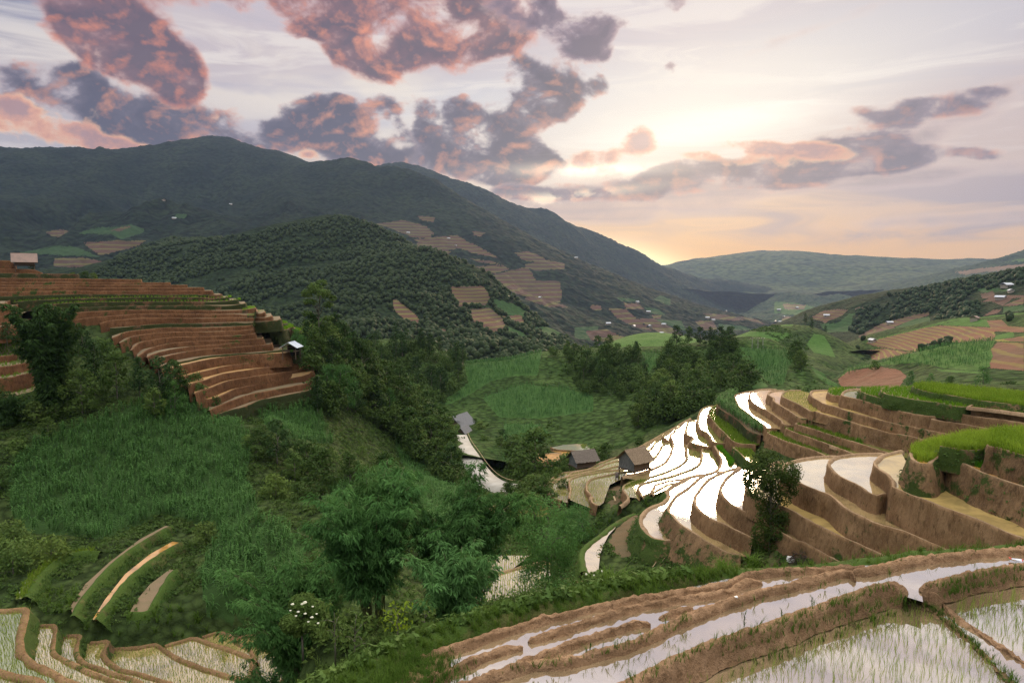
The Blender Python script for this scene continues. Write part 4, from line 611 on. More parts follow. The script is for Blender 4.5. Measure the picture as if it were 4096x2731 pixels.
nc += [np.array(p) for p in [(-130, 260, -40), (-60, 260, -70), (0, 290, -85), (-200, 230, -10), (-160, 330, -90), (-260, 330, -80), (60, 330, -80), (150, 300, -75), (250, 300, -78), (200, 340, -84), (320, 330, -84), (130, 230, -62), (180, 220, -58), (240, 240, -62), (330, 270, -62), (-330, 250, -30),
    (0, 4, -14), (-6, 10, -15), (-14, 12, -18), (10, 5, -14), (20, 20, -15), (8, 14, -15), (0, 15, -15), (16, 18, -15), (40, 32, -16), (28, 36, -19), (16, 36, -20), (6, 33, -18.5), (-9, 18, -16), (-16, 20, -26), (-11.5, 31, -24.5), (-14, 27, -26), (-8.5, 24, -18), (-13.2, 38, -26.5), (-17, 43, -31), (-30, 20, -27), (-45, 40, -34), (60, 60, -20), (90, 90, -19), (70, 40, -17), (120, 120, -20), (130, 150, -40), (20, 45, -24.5), (30, 55, -25.5), (42, 55, -25.5)]]
nc += BASE
M['scrub'] = landmat('undergrowth_slope', (.035, .058, .018), (.07, .1, .03), 1.1, (.16, .1, .055), (.045, .09, .026), 1.5, .35)
def nclamp(X, D, Z):
    for loop, tz in TPOLY: Z = np.where(pip(X, D, loop), np.minimum(Z, tz - .9), Z)
    return Z
MAIZE_PX = [[(150, 1760), (480, 1640), (720, 1560), (800, 1610), (960, 1700), (1020, 1790), (980, 1920), (1030, 2060), (900, 2120), (640, 2060), (420, 2160), (240, 2140), (60, 2120), (30, 1900)], [(870, 2130), (1030, 2080), (1150, 2120), (1220, 2200), (1180, 2400), (1000, 2480), (830, 2460), (800, 2300)],
            [(1000, 1620), (1240, 1560), (1290, 1680), (1330, 1780), (1200, 1780), (1080, 1730)], [(1560, 1690), (1650, 1700), (1760, 1830), (1850, 1950), (1860, 2030), (1700, 2000), (1600, 1850)], [(1870, 1760), (1960, 1780), (2040, 1860), (2000, 1880), (1930, 1850), (1880, 1790)], [(1330, 1930), (1500, 1950), (1450, 2060), (1300, 2050)], [(1440, 1900), (1700, 1900), (1850, 2040), (1800, 2150), (1500, 2080)]]
npar = [(p, {'g': 1}) for p in MAIZE_PX] + [(c(T3, [(1060, 860), (1180, 800), (1210, 900), (1200, 1050), (1280, 1250), (1250, 1420), (1000, 1500), (760, 1400), (720, 1250), (850, 1020)]), {'r': 1, 'b': .6}), ([(2200, 2380), (2260, 2310), (2340, 2290), (2420, 2330), (2300, 2400)], {'r': 1}), ([(2700, 2180), (3100, 2200), (3300, 2230), (3300, 2300), (2600, 2300)], {'r': .5}), (c(T3, [(700, 420), (900, 340), (960, 500), (980, 600), (760, 700), (640, 620)]), {'r': .6})]
near = sheet('valley_slope', 'green slopes of the near valley under maize, scrub and trees', nc, (-1.05, 1.05), (4, 340), 460, 460, M['scrub'], lambda x, y: fbm(x / 5, y / 5, 2, 4) * np.clip((y - 18) / 40, 0, 1) * .55, npar, nclamp)
# ------------------------------------------------------------------ foreground bunds, water and seedlings
F5 = lambda pts: C(1700, 2100, pts, 1.96)
F6 = lambda pts: C(2896, 2100, pts, 1.96)
def ridge(name, label, px, z0, w, hgt, mat='clod', front_drop=0.0, tip=(0, 0), rough=1.0, grp='mud bunds of the foreground field', cat='mud bund'):
    """a rounded bank of clods along a crest line; tip = blunt ends"""
    w *= .62; hgt *= .85; P = resample(np.array([atz(x, y, z0 + hgt) for x, y in px]), .09); N = len(P)
    s = np.cumsum(np.r_[0, np.linalg.norm(np.diff(P[:, :2], axis=0), axis=1)]); n = xy_offset(P, 1)
    if n[N // 2, 1] > 0: n = -n                      # n points towards the camera
    K = 17; a = np.linspace(-1, 1, K); rows = []
    e = np.ones(N)
    if tip[0]: e *= np.clip(s / .45, 0, 1) ** .4
    if tip[1]: e *= np.clip((s[-1] - s) / .45, 0, 1) ** .4
    seed = len(px) * 1.7 + px[0][0] * .01
    wv = w * (1 + .16 * fbm(s * .8, s * 0 + seed, 2, 3)) * (.35 + .65 * e)
    for k in a:
        prof = (1 - abs(k) ** 3.2); off = k * (wv * .5 + .1 * (abs(k) > .9))
        drop = hgt * 1.25 + (front_drop if k > 0 else 0)
        z = P[:, 2] - drop * (1 - prof) + (e - 1) * hgt * .7
        q = P[:, :2] + n * off[:, None]
        nz = fbm(q[:, 0] * 2.2, q[:, 1] * 2.2, 3, 3) * .06 + fbm(q[:, 0] * 7, q[:, 1] * 7, 6, 3) * .07 + (np.abs(vnoise(q[:, 0] * 5, q[:, 1] * 9, 9)) - .35) * .06
        z = z + nz * rough * (.35 + .65 * prof)
        side = fbm(s * 2.1, s * 0 + k * 3, 14, 3) * .09 * rough * abs(k)
        rows.append(np.c_[q + n * side[:, None], z])
    V = np.vstack(rows); i = np.arange(K - 1)[:, None] * N + np.arange(N - 1)[None]
    F = np.stack([i, i + N, i + N + 1, i + 1], -1).reshape(-1, 4)
    # orient upwards
    v = V[F[len(F) // 2]]
    if np.cross(v[1] - v[0], v[2] - v[0])[2] < 0: F = F[:, ::-1]
    o = link(name, mesh_np(name, V, [F], M[mat])); tag(o, label, cat, grp, 'structure'); return o
ridge('mud_bund', 'outermost mud bund along the grassy edge of the foreground field', F5([(-60, 1030), (150, 958), (400, 882), (650, 800), (900, 722), (1150, 662), (1400, 605), (1700, 555), (2000, 498), (2352, 440)]) + F6([(200, 372), (400, 345), (700, 328), (950, 318), (1100, 318)]), ZF, .55, .24)
ridge('mud_bund', 'broad mud bund along the far edge of the foreground field, behind the litter', F6([(1000, 340), (1150, 330), (1300, 295), (1450, 258), (1600, 238), (1800, 215), (2000, 195), (2352, 168), (2700, 150)]), ZF, .85, .3, tip=(1, 0), front_drop=.1)
ridge('mud_bund', 'inner mud bund with a blunt end beside the first strip of water', F5([(812, 880), (900, 855), (1000, 822), (1250, 742), (1400, 695), (1550, 650), (1700, 612), (2000, 558), (2352, 505)]) + F6([(150, 440), (300, 425)]), ZF, .5, .22, tip=(1, 1))
ridge('mud_bund', 'lower left mud bund ending bluntly in the water', F5([(-100, 1230), (0, 1190), (200, 1110), (450, 1010), (650, 940), (768, 925)]), ZF, .5, .24, tip=(0, 1))
ridge('mud_bund', 'short mud bund ending bluntly at the gap in the middle of the water', F5([(690, 1065), (850, 1010), (1000, 962), (1250, 872), (1500, 792), (1650, 745), (1770, 748)]), ZF, .48, .24, tip=(1, 1))
ridge('mud_bund', 'short stub of mud bund jutting out of the broad middle bund', F5([(1835, 700), (1950, 660), (2100, 620)]), ZF, .42, .2, tip=(1, 1))
ridge('mud_bund', 'broad middle mud bund with patchy grass ending in a clod block', F5([(250, 1260), (420, 1195), (600, 1125), (850, 1060), (1100, 1040), (1400, 965), (1700, 872), (1900, 772), (2100, 685), (2352, 590)]) + F6([(150, 548), (300, 495), (450, 470), (600, 430), (750, 395), (900, 355), (1020, 345)]), ZF, .75, .28, front_drop=.12, tip=(0, 1))
ridge('mud_bund', 'front mud bund with grass tufts ending at the water gap', F5([(1300, 1330), (1600, 1225), (1800, 1130), (2000, 1030), (2352, 880)]) + F6([(150, 835), (400, 755), (700, 640), (1000, 545), (1250, 462), (1350, 460), (1430, 505)]), ZF, 1.0, .26, front_drop=.4, tip=(0, 1))
ridge('mud_bund', 'mud bund right of the water gap above the seedling bed', F6([(1545, 480), (1700, 430), (1900, 375), (2150, 328), (2352, 300), (2700, 265)]), ZF, .8, .26, front_drop=.4, tip=(1, 0))
ZL = ZF - .48
ridge('mud_bund', 'low weedy bund left of the little stream', F6([(1560, 590), (1640, 650), (1750, 750), (1870, 840), (1960, 920), (2060, 1030), (2160, 1130), (2290, 1260)]), ZL, .3, .1, rough=1.3, mat='fgsoil')
ridge('mud_bund', 'low crumbling bund right of the little stream', F6([(1680, 590), (1780, 680), (1900, 755), (2050, 860), (2200, 960), (2352, 1060), (2600, 1230)]), ZL, .38, .12, rough=1.6)
ridge('clod_block', 'squared block of mud at the right of the water gap', F6([(1590, 500), (1640, 520), (1720, 555)]), ZF - .2, .5, .34, tip=(1, 1), grp=None, cat='mud block')
ridge('clod_block', 'upended block of mud at the end of the broad middle bund', F6([(960, 335), (1000, 350), (1030, 385)]), ZF, .4, .36, tip=(1, 1), grp=None, cat='mud block')
def water_sheet(name, label, px, z, mat):
    V, Fc = fillpoly([atz(x, y, z)[:2] for x, y in px], z)
    Fc = np.array([f if np.cross(V[f[1], :2] - V[f[0], :2], V[f[2], :2] - V[f[0], :2]) > 0 else f[::-1] for f in Fc])
    o = link(name, mesh_np(name, V, [Fc], M[mat], smooth=False)); tag(o, label, 'water', None, 'structure'); return o
water_sheet('paddy_water', 'sky bright water between the mud bunds of the foreground', F5([(120, 1015), (400, 900), (900, 730), (1400, 610), (2000, 505)]) + F6([(0, 425), (400, 350), (950, 325), (1300, 300), (1600, 245), (2352, 175), (2800, 150), (2800, 260), (2352, 300), (1900, 375), (1545, 480), (1560, 600), (1430, 560), (1350, 470), (1000, 545), (400, 755)]) + F5([(2000, 1030), (1300, 1330), (300, 1420), (-150, 1420), (200, 1250), (205, 1060)]), ZF, 'water_fg')
water_sheet('seedling_bed_water', 'still water of the seedling bed at the lower right', F6([(1480, 560), (1560, 600), (1650, 620), (1750, 500), (2100, 380), (2800, 300), (3000, 1500)]) + F5([(3000, 1700), (900, 1700), (1250, 1380), (1800, 1150)]) + F6([(0, 980), (500, 780), (1000, 610)]), ZL, 'water_fg')
# dirt bank at the lower left of the field
ridge('earth_bank', 'crumbly bank of earth with weeds at the lower left end of the field', F5([(-330, 1330), (-120, 1230), (20, 1100), (130, 1060), (180, 1075)]), ZF, 1.5, .2, mat='fgsoil', tip=(0, 1), grp=None, cat='earth bank', rough=1.5)
# ------------------------------------------------------------------ scattering helpers
def sample(s, polys, dens, dr, n_max=400000, avoid=()):
    """points spread evenly over the ground of a sheet inside outlines given in photograph pixels"""
    polys = [np.asarray(p, float) for p in polys]; u0 = min((p[:, 0].min() - CX) / FPX for p in polys) - .02; u1 = max((p[:, 0].max() - CX) / FPX for p in polys) + .02
    area = (u1 - u0) * (dr[1] ** 2 - dr[0] ** 2) / 2; n = int(min(n_max, area * dens))
    y = np.sqrt(rng.random(n) * (dr[1] ** 2 - dr[0] ** 2) + dr[0] ** 2); x = (u0 + rng.random(n) * (u1 - u0)) * y
    z = s.h(x, y); px, py = project(np.stack([x, y, z], -1)); m = np.zeros(n, bool)
    for p in polys: m |= pip(px, py, p)
    P = np.stack([x, y, z], -1)[m]
    for loop, tz in avoid:
        P = P[~pip(P[:, 0], P[:, 1], loop)]
    return P
def stamp(V, F, P, rz, sc, tilt=0.0):
    """copies of a small template at points P"""
    V = np.asarray(V, float); F = np.asarray(F); n = len(P); c_, s_ = np.cos(rz), np.sin(rz)
    X = V[None, :, 0] * c_[:, None] - V[None, :, 1] * s_[:, None]; Y = V[None, :, 0] * s_[:, None] + V[None, :, 1] * c_[:, None]
    Z = np.broadcast_to(V[None, :, 2], X.shape)
    if tilt:
        tx = rng.normal(0, tilt, n)[:, None]; ty = rng.normal(0, tilt, n)[:, None]; X = X + Z * tx; Y = Y + Z * ty
    W = np.stack([X, Y, Z], -1) * np.asarray(sc).reshape(-1, 1, 1) + P[:, None]
    return W.reshape(-1, 3), (F[None] + (np.arange(n) * len(V))[:, None, None]).reshape(-1, F.shape[1])
def scatter_obj(name, label, cat, mat, tmpl, P, sc=(.8, 1.2), tilt=.05, kind='stuff', extra=None):
    VV = []; FF = []; off = 0
    if not isinstance(tmpl, list): tmpl = [tmpl]
    pick = rng.integers(0, len(tmpl), len(P))
    for k, (V, F) in enumerate(tmpl):
        Q = P[pick == k]
        if len(Q) == 0: continue
        W, G = stamp(V, F, Q, rng.random(len(Q)) * 6.283, rng.uniform(sc[0], sc[1], len(Q)), tilt); VV.append(W); FF.append(G + off); off += len(W)
    o = link(name, mesh_np(name, np.vstack(VV), [np.vstack(FF)], M[mat])); tag(o, label, cat, None, kind); return o
def blade(h, w, bend, az, base=(0, 0), n=2, droop=0.0):
    """a leaf blade of n quads"""
    t = np.linspace(0, 1, n + 1); r = bend * h * t ** 2; z = h * (t - droop * t ** 3); ca, sa = math.cos(az), math.sin(az)
    ww = w * .5 * np.array([1.0] + [1 - (k / n) ** 2 * .9 for k in range(1, n + 1)])
    V = [];
    for k in range(n + 1):
        cx, cy = base[0] + ca * r[k], base[1] + sa * r[k]
        V += [(cx - sa * ww[k], cy + ca * ww[k], z[k]), (cx + sa * ww[k], cy - ca * ww[k], z[k])]
    return np.array(V), np.array([(2 * k, 2 * k + 1, 2 * k + 3, 2 * k + 2) for k in range(n)])
def bunch(n, h, w, bend, spread, seg=2, seed=0, droop=0.0, hv=.3):
    r = np.random.default_rng(seed); V = []; F = []; o = 0
    for k in range(n):
        a = r.random() * 6.283; q = r.random() ** .5 * spread; b = r.random() * 6.283
        v, f = blade(h * r.uniform(1 - hv, 1 + hv), w * r.uniform(.7, 1.2), bend * r.uniform(.3, 1.4), a, (math.cos(b) * q, math.sin(b) * q), seg, droop); V.append(v); F.append(f + o); o += len(v)
    return np.vstack(V), np.vstack(F)
def maize_plant(seed, h=1.9, nl=8):
    r = np.random.default_rng(seed); V = []; F = []; o = 0
    v, f = blade(h * .95, .045, .02, r.random() * 6, n=1); V.append(v); F.append(f); o += len(v)
    a0 = r.random() * 3.14
    for k in range(nl):
        z0 = h * (.2 + .62 * k / nl); L = h * r.uniform(.36, .5); az = a0 + (k % 2) * 3.14 + r.normal(0, .35)
        v, f = blade(L, .13 * h / 1.9, r.uniform(.75, 1.25), az, n=3, droop=r.uniform(.5, .95)); v = v + np.array([0, 0, z0]); V.append(v); F.append(f + o); o += len(v)
    return np.vstack(V), np.vstack(F)
def leafcloud(c_, nrm, size, aspect=.45, droop=0.0, var=.3, up=.35):
    """rhombic leaves at centres c_, roughly facing nrm"""
    n = len(c_); nn = nrm + rng.normal(0, .55, (n, 3)) + np.array([0, 0, up]); nn /= np.linalg.norm(nn, axis=1, keepdims=True)
    a = rng.normal(0, 1, (n, 3)) + np.array([0, 0, -droop * 2.2]); a -= (a * nn).sum(1, keepdims=True) * nn; a /= np.linalg.norm(a, axis=1, keepdims=True) + 1e-9
    b = np.cross(nn, a); L = size * rng.uniform(1 - var, 1 + var, (n, 1)); a = a * L * .5; b = b * L * .5 * aspect
    V = np.stack([c_ - a, c_ + b - a * .15, c_ + a, c_ - b - a * .15], 1).reshape(-1, 3)
    return V, np.arange(4 * n).reshape(-1, 4)
def blobs_leaves(blobs, per, inner=.5):
    """leaf centres and outward directions for a list of ellipsoids (x,y,z,rx,ry,rz)"""
    Cs = []; Ns = []
    for b in blobs:
        n = max(8, int(per * (b[3] * b[4] + b[4] * b[5] + b[3] * b[5]) / 3)); d = rng.normal(0, 1, (n, 3)); d /= np.linalg.norm(d, axis=1, keepdims=True)
        # clumpy: draw towards a few directions
        k = rng.normal(0, 1, (9, 3)); k /= np.linalg.norm(k, axis=1, keepdims=True); j = rng.integers(0, 9, n); d = d * .75 + k[j] * .75; d /= np.linalg.norm(d, axis=1, keepdims=True)
        r = inner + (1 - inner) * rng.random((n, 1)) ** .6; r *= 1 + .16 * np.sin(j * 2.1)[:, None]
        Cs.append(np.array(b[:3]) + d * r * np.array(b[3:6])); Ns.append(d)
    return np.vstack(Cs), np.vstack(Ns)
def crown_mesh(name, blobs, per, leaf, mat, aspect=.5, droop=0.0, up=.35):
    c_, n_ = blobs_leaves(blobs, per); V, F = leafcloud(c_, n_, leaf, aspect, droop, .35, up); return mesh_np(name, V, [F], M[mat])
def rand_blobs(r, n, H, z0, R, sz, top=1.0, flat=.75):
    out = []
    for k in range(n):
        t = (k + .5) / n; z = z0 + (H - z0) * t * .93; rr = R * math.sqrt(max(.05, 1 - (abs(t - .42) / .62) ** 2)) * (1 - t * (1 - top) * .8)
        a = k * 2.4 + r.random(); q = rr * r.uniform(.35, .8); s = sz * r.uniform(.75, 1.25) * (1 - .35 * t)
        out.append((math.cos(a) * q, math.sin(a) * q, z, s, s, s * flat))
    return out
def trunk_mesh(name, H, r0, limbs, seed, lean=.05):
    r = np.random.default_rng(seed); mb = MB(); pts = [Vector((0, 0, -.6))]
    for k in range(1, 7):
        t = k / 6; pts.append(Vector((r.normal(0, lean) * H * t * .5, r.normal(0, lean) * H * t * .5, H * t)))
    mb.tube(pts, [r0 * (1 - .82 * k / 6) for k in range(7)], 6)
    for b in limbs:
        p0 = pts[3].lerp(pts[5], r.random()); p0 = Vector((p0.x, p0.y, min(p0.z, b[2] * .85))); tip = Vector(b[:3]); mid = p0.lerp(tip, .55) + Vector((0, 0, .06 * H))
        mb.tube([p0, mid, tip], [r0 * .42, r0 * .26, r0 * .1], 5)
    return mb.mesh(name, M['bark'], True)
PROTO = {}
def proto(kind, H, z0, R, nb, sz, per, leaf, mat, top=1.0, flat=.75, seed=1, droop=0.0, aspect=.5, r0=.14):
    r = random.Random(seed); bl = rand_blobs(r, nb, H, z0, R, sz, top, flat); bl.append((0, 0, H - sz * .5, sz * .7 * top + .2, sz * .7 * top + .2, sz * .6))
    PROTO[kind] = (trunk_mesh('trunk', H * .88, r0, bl[:7], seed), crown_mesh('crown', bl, per, leaf, mat, aspect, droop))
proto('round', 8, 2.2, 3.0, 12, 1.55, 95, .5, 'leaf', seed=1)
proto('round2', 8, 1.6, 2.7, 12, 1.35, 110, .45, 'leaf_dark', seed=2)
proto('tall', 11, 3, 2.4, 13, 1.4, 100, .5, 'leaf', .75, .85, 3)
proto('tall2', 11, 2.5, 2.2, 14, 1.25, 110, .46, 'leaf_dark', .6, .9, 4)
proto('spread', 7, 2.6, 3.6, 12, 1.5, 90, .5, 'leaf', seed=5, flat=.5)
proto('pine', 12, 3.5, 2.0, 15, 1.1, 110, .42, 'leaf_dark', .35, .6, 6)
proto('light', 7, 1.2, 2.7, 12, 1.35, 100, .46, 'leaf_light', seed=7)
proto('feather', 8, .8, 2.6, 14, 1.2, 130, .5, 'bamboo', .8, .9, 8, .6, .22)
proto('bush', 3.2, .3, 1.9, 9, 1.0, 130, .36, 'leaf', seed=9, r0=.07)
proto('bush2', 2.6, .2, 1.6, 8, .9, 140, .32, 'leaf_light', seed=10, r0=.06)
def plant(kind, loc, sc, label, cat='tree', group=None, name='tree', sink=.15):
    o = thing(name, label, cat, (loc[0], loc[1], loc[2] - sink), rng.random() * 6.283, group, 1.0)
    o.scale = (sc * rng.uniform(.88, 1.15), sc * rng.uniform(.88, 1.15), sc)
    link('trunk', PROTO[kind][0], o); link('crown', PROTO[kind][1], o); return o
def plant_px(kind, px, py, hpx, s, dr, label, cat='tree', group=None, name='tree'):
    """a tree whose foot shows at px,py and that is hpx photograph pixels tall, stood on the first ground of sheet s"""
    r = raydir(px, py); d = np.linspace(dr[0], dr[1], 400); g = s.h(r[0] / r[1] * d, d); k = np.nonzero(r[2] / r[1] * d < g)[0]
    d0 = d[k[0]] if len(k) else dr[1]; x = r[0] / r[1] * d0; H = hpx / FPX * d0
    base = {'round': 8, 'round2': 8, 'tall': 11, 'tall2': 11, 'spread': 7, 'pine': 12, 'light': 7, 'feather': 8, 'bush': 3.2, 'bush2': 2.6}[kind]
    return plant(kind, (x, d0, float(s.h(np.array([x]), np.array([d0]))[0])), H / base, label, cat, group, name)
# ------------------------------------------------------------------ helpers for placing
def hit(px, py, s, dr=(20, 340)):
    r = raydir(px, py); d = np.geomspace(dr[0], dr[1], 500); g = s.h(r[0] / r[1] * d, d); k = np.nonzero(r[2] / r[1] * d < g)[0]
    d0 = d[k[0]] if len(k) else dr[1]; x = r[0] / r[1] * d0
    return np.array([x, d0, float(s.h(np.array([x]), np.array([d0]))[0])])
def in_top(key, spacing, jit=.25, upto=None):
    """points on a regular grid of rows on top of a terrace"""
    loop, z = TOPS[key]; x0, y0 = loop.min(0); x1, y1 = loop.max(0)
    if upto: y1 = min(y1, upto)
    X, Y = np.meshgrid(np.arange(x0, x1, spacing), np.arange(y0, y1, spacing)); X = X + rng.normal(0, jit * spacing, X.shape); Y = Y + rng.normal(0, jit * spacing, Y.shape)
    m = pip(X, Y, loop); return np.stack([X[m], Y[m], np.full(m.sum(), z)], -1)
def keep(P, polys):
    px, py = project(P); m = np.zeros(len(P), bool)
    for p in polys: m |= pip(px, py, p)
    return P[m]
# ------------------------------------------------------------------ rice and maize
SEED = [bunch(4, .30, .035, .35, .05, 1, k) for k in (1, 2, 3)]
P = np.vstack([in_top(k, .30, .12) for k in ('E2', 'E3', 'E4', 'E5', 'E6', 'F2', 'F4', 'D2', 'D3')])
PF1 = in_top('F1', .30, .12); P = np.vstack([P, PF1, in_top('C4', .34, .12, 200)])
C4m = keep(P, [[(2000, 1500), (3268, 1500), (3268, 1660), (3210, 1655), (3100, 1900), (2000, 2100)]]); P = C4m
scatter_obj('rice_seedlings', 'rows of young rice seedlings standing in the paddies round the stilted hut', 'rice seedlings', 'seedling', SEED, P, (.8, 1.25), .1)
P = np.vstack([in_top(k, .27, .13) for k in ('K0', 'K1', 'K2', 'K3', 'K4', 'K5', 'K6', 'K7', 'K8')]); P = keep(P, [[(-80, 2300), (1230, 2300), (1230, 2800), (-80, 2800)]])
scatter_obj('rice_seedlings', 'rows of pale rice seedlings in the lower left paddies', 'rice seedlings', 'seedling', SEED, P, (.8, 1.25), .1)
P = np.vstack([in_top(k, .3, .13) for k in ('Q2', 'Q3', 'Q4')]); scatter_obj('rice_seedlings', 'seedling rows in the small paddies glimpsed through the bamboo', 'rice seedlings', 'seedling', SEED, P, (.8, 1.25), .1)
LUSH = [bunch(7, .42, .05, .5, .12, 2, k) for k in (4, 5, 6)]
gp = c(T3, [(960, 420), (1010, 330), (1150, 275), (1340, 235), (1300, 280), (1190, 350), (1170, 400), (1150, 440), (1110, 520), (1030, 530)])
P = np.vstack([keep(PF1, [gp])] + [in_top(k, .33, .3) for k in ('D4', 'S1', 'S2', 'S3', 'H1', 'N1')])
P = keep(P, [[(2000, 1500), (3400, 1500), (3420, 1800), (2900, 1830), (2000, 2100)], [(0, 2100), (500, 2100), (500, 2500), (0, 2500)]])
scatter_obj('young_rice', 'thick green young rice filling the narrow strips', 'young rice', 'rice_green', LUSH, P, (.7, 1.1), .15)
TALL = [bunch(9, .7, .055, .45, .18, 2, k) for k in (7, 8, 9)]
P = np.vstack([in_top(k, .42, .3) for k in ('B0', 'C9', 'C8', 'C6')]); scatter_obj('rice_crop', 'bright green rice crop of the far rounded terraces', 'rice crop', 'rice_lush', TALL, P, (.55, .85), .15)
P = np.vstack([in_top('G%d' % q, .5, .3) for q in range(9)]); scatter_obj('rice_crop', 'bright green rice on the small rounded steps at the end of the red hillside', 'rice crop', 'rice_lush', TALL, P, (.6, .9), .15)
P = np.vstack([in_top(k, .8, .3) for k in ('Y4', 'Y5', 'Y6', 'Y7')]); scatter_obj('young_rice', 'green young rice on the steps at the left edge', 'young rice', 'rice_lush', TALL, P, (.5, .8), .15)
P = np.vstack([EDG[k][:, :] + np.array([0, o_, -.05]) for k in ('R9', 'R10') for o_ in (.5, .9, 1.3)]); scatter_obj('rice_crop', 'thin green lines of rice on two steps of the red hillside', 'rice crop', 'rice_lush', TALL, P, (.6, .9), .15)
P = in_top('B0', .4, .3); scatter_obj('rice_crop', 'yellow green rice crop of the highest far terrace', 'rice crop', 'rice_green', TALL, P, (.9, 1.15), .15)
P = np.vstack([keep(in_top('A9', .26, .3), [c(T8, [(210, 340), (170, 440), (250, 545), (400, 600), (520, 575), (640, 440), (700, 330), (760, 200), (450, 200)])]), in_top('A10b', .26, .3), in_top('A10c', .26, .3)])
scatter_obj('rice_crop', 'tall yellow green rice crop above the rocky corner', 'rice crop', 'rice_green', TALL, P, (.85, 1.15), .15)
for k, px, sc in (('a', c(T8, [(830, 450), (990, 540), (1000, 500), (870, 440)]), 1), ('b', c(T8, [(1090, 570), (1130, 510), (1250, 510), (1300, 560), (1580, 620), (1550, 640), (1400, 650), (1290, 680), (1180, 640)]), 1), ('c', c(T8, [(1430, 740), (1440, 660), (1640, 710), (1620, 780), (1500, 770)]), 1), ('d', c(T8, [(1620, 820), (1660, 770), (1820, 830), (1810, 890), (1720, 870)]), 1), ('e', c(T8, [(1570, 630), (1750, 670), (1850, 690), (1840, 720), (1700, 710), (1600, 670)]), 1), ('f', c(T8, [(1830, 760), (1840, 710), (1960, 720), (1990, 790)]), 1)):
    P = keep(in_top('A9', .22, .3), [px])
    if len(P): tag(scatter_obj('seedling_bundle', 'x', 'seedling bundle', 'bundle', [bunch(16, .5, .04, .3, .12, 2, k2) for k2 in (1, 2)], P, (.8, 1.1), .1, kind='thing'), {'a': 'small bright clump of rice bundles nearest the overhanging rice', 'b': 'large L shaped patch of bright rice bundles in the muddy bed', 'c': 'square clump of bright rice bundles below the large patch', 'd': 'lowest clump of bright rice bundles at the rim of the muddy bed', 'e': 'thin row of bright rice bundles along the inner bank of the muddy bed', 'f': 'bright rice bundles cut by the right edge of the picture'}[k], 'seedling bundle', 'rice bundles in the muddy bed')
gs = c(T2, [(1430, 985), (1470, 935), (1530, 945), (1540, 1010), (1620, 1110), (1700, 1190), (1700, 1260), (1630, 1270), (1600, 1160), (1530, 1060)])
P = keep(in_top('G', .3, .3), [gs])
if len(P): tag(scatter_obj('seedling_bundle', 'x', 'x', 'bundle', [bunch(16, .55, .05, .3, .15, 2, 3)], P, (.8, 1.2), .1, kind='thing'), 'row of dark green rice bundles dropped in the white strip', 'seedling bundle', 'rice bundles in the white strip')
P = np.array([atz(x, y, -26.6) for x, y in c(T6, [(690, 1035), (705, 1045), (720, 1040), (740, 1052), (755, 1058), (775, 1068)])])
tag(scatter_obj('seedling_bundle', 'x', 'x', 'bundle', [bunch(16, .6, .06, .3, .2, 2, 3)], P, (.9, 1.2), .1, kind='thing'), 'lone clump of rice bundles on the orange end of the top green strip', 'seedling bundle')
# nearest bed: single seedlings
def fgbed(poly, sp): 
    W = np.array([atz(x, y, ZL)[:2] for x, y in poly]); x0, y0 = W.min(0); x1, y1 = W.max(0); X, Y = np.meshgrid(np.arange(x0, x1, sp), np.arange(y0, y1, sp * 1.2)); X = X + rng.normal(0, sp * .3, X.shape); Y = Y + rng.normal(0, sp * .3, Y.shape); m = pip(X, Y, W); return np.stack([X[m], Y[m], np.full(m.sum(), ZL)], -1)
NEARS = [bunch(3, .29, .013, .35, .05, 2, k) for k in (11, 12, 13, 14)]
P = np.vstack([fgbed(F6([(1500, 650), (1650, 740), (1900, 900), (2280, 1260), (300, 1260), (-600, 1260), (0, 1200), (500, 990), (1000, 800)]), .2), fgbed(F6([(1770, 610), (2000, 560), (2352, 500), (2700, 440), (2700, 1250), (2352, 1030), (2050, 850), (1850, 700)]), .19)])
scatter_obj('rice_seedlings', 'thin green seedlings standing in the still water of the nearest bed', 'rice seedlings', 'seedling', NEARS, P, (.6, 1.25), .15)
MZ = [maize_plant(k) for k in (1, 2, 3, 4)]
P = sample(near, MAIZE_PX, 2.1, (55, 260), avoid=TPOLY); d = P[:, 1]; P = P[(rng.random(len(P)) < np.clip(130 / d, .25, 1))]
scatter_obj('maize_crop', 'dark green maize standing over the near slopes', 'maize', 'maize', MZ, P, (.8, 1.2), .08)
MS = [maize_plant(k, 1.7, 5) for k in (5, 6)]
P = keep(in_top('C0', .55, .3), [c(T5, [(60, 480), (90, 300), (400, 250), (420, 300), (360, 350), (380, 500), (640, 680), (820, 800), (780, 930), (640, 900), (430, 740), (130, 540)])]); scatter_obj('maize_crop', 'strip of maize on the red bank between two paddies', 'maize', 'maize', MZ, P, (.9, 1.25), .08)
hpol = [C(1100, 900, p, 1.809) for p in ([(1370, 1000), (1640, 970), (1850, 920), (1930, 905), (1900, 1090), (1720, 1090), (1560, 1130), (1420, 1220), (1250, 1300), (1400, 1150)], [(1660, 1440), (1900, 1440), (1980, 1500), (1940, 1567), (1650, 1567)], [(1500, 1250), (1800, 1150), (2100, 1180), (2300, 1240), (2300, 1350), (1900, 1400), (1620, 1390)])] + [C(2300, 900, p, 2.352) for p in ([(630, 1200), (860, 1205), (860, 1300), (720, 1350), (640, 1440), (560, 1480)], [(1540, 1150), (1900, 1165), (2090, 1215), (2000, 1350), (1960, 1500), (1830, 1500), (1700, 1350)])]
P = sample(hillh1, hpol, .9, (195, 400)); scatter_obj('maize_crop', 'maize covering the broad hill in the middle of the valley', 'maize', 'maize', MS, P, (.9, 1.3), .08)
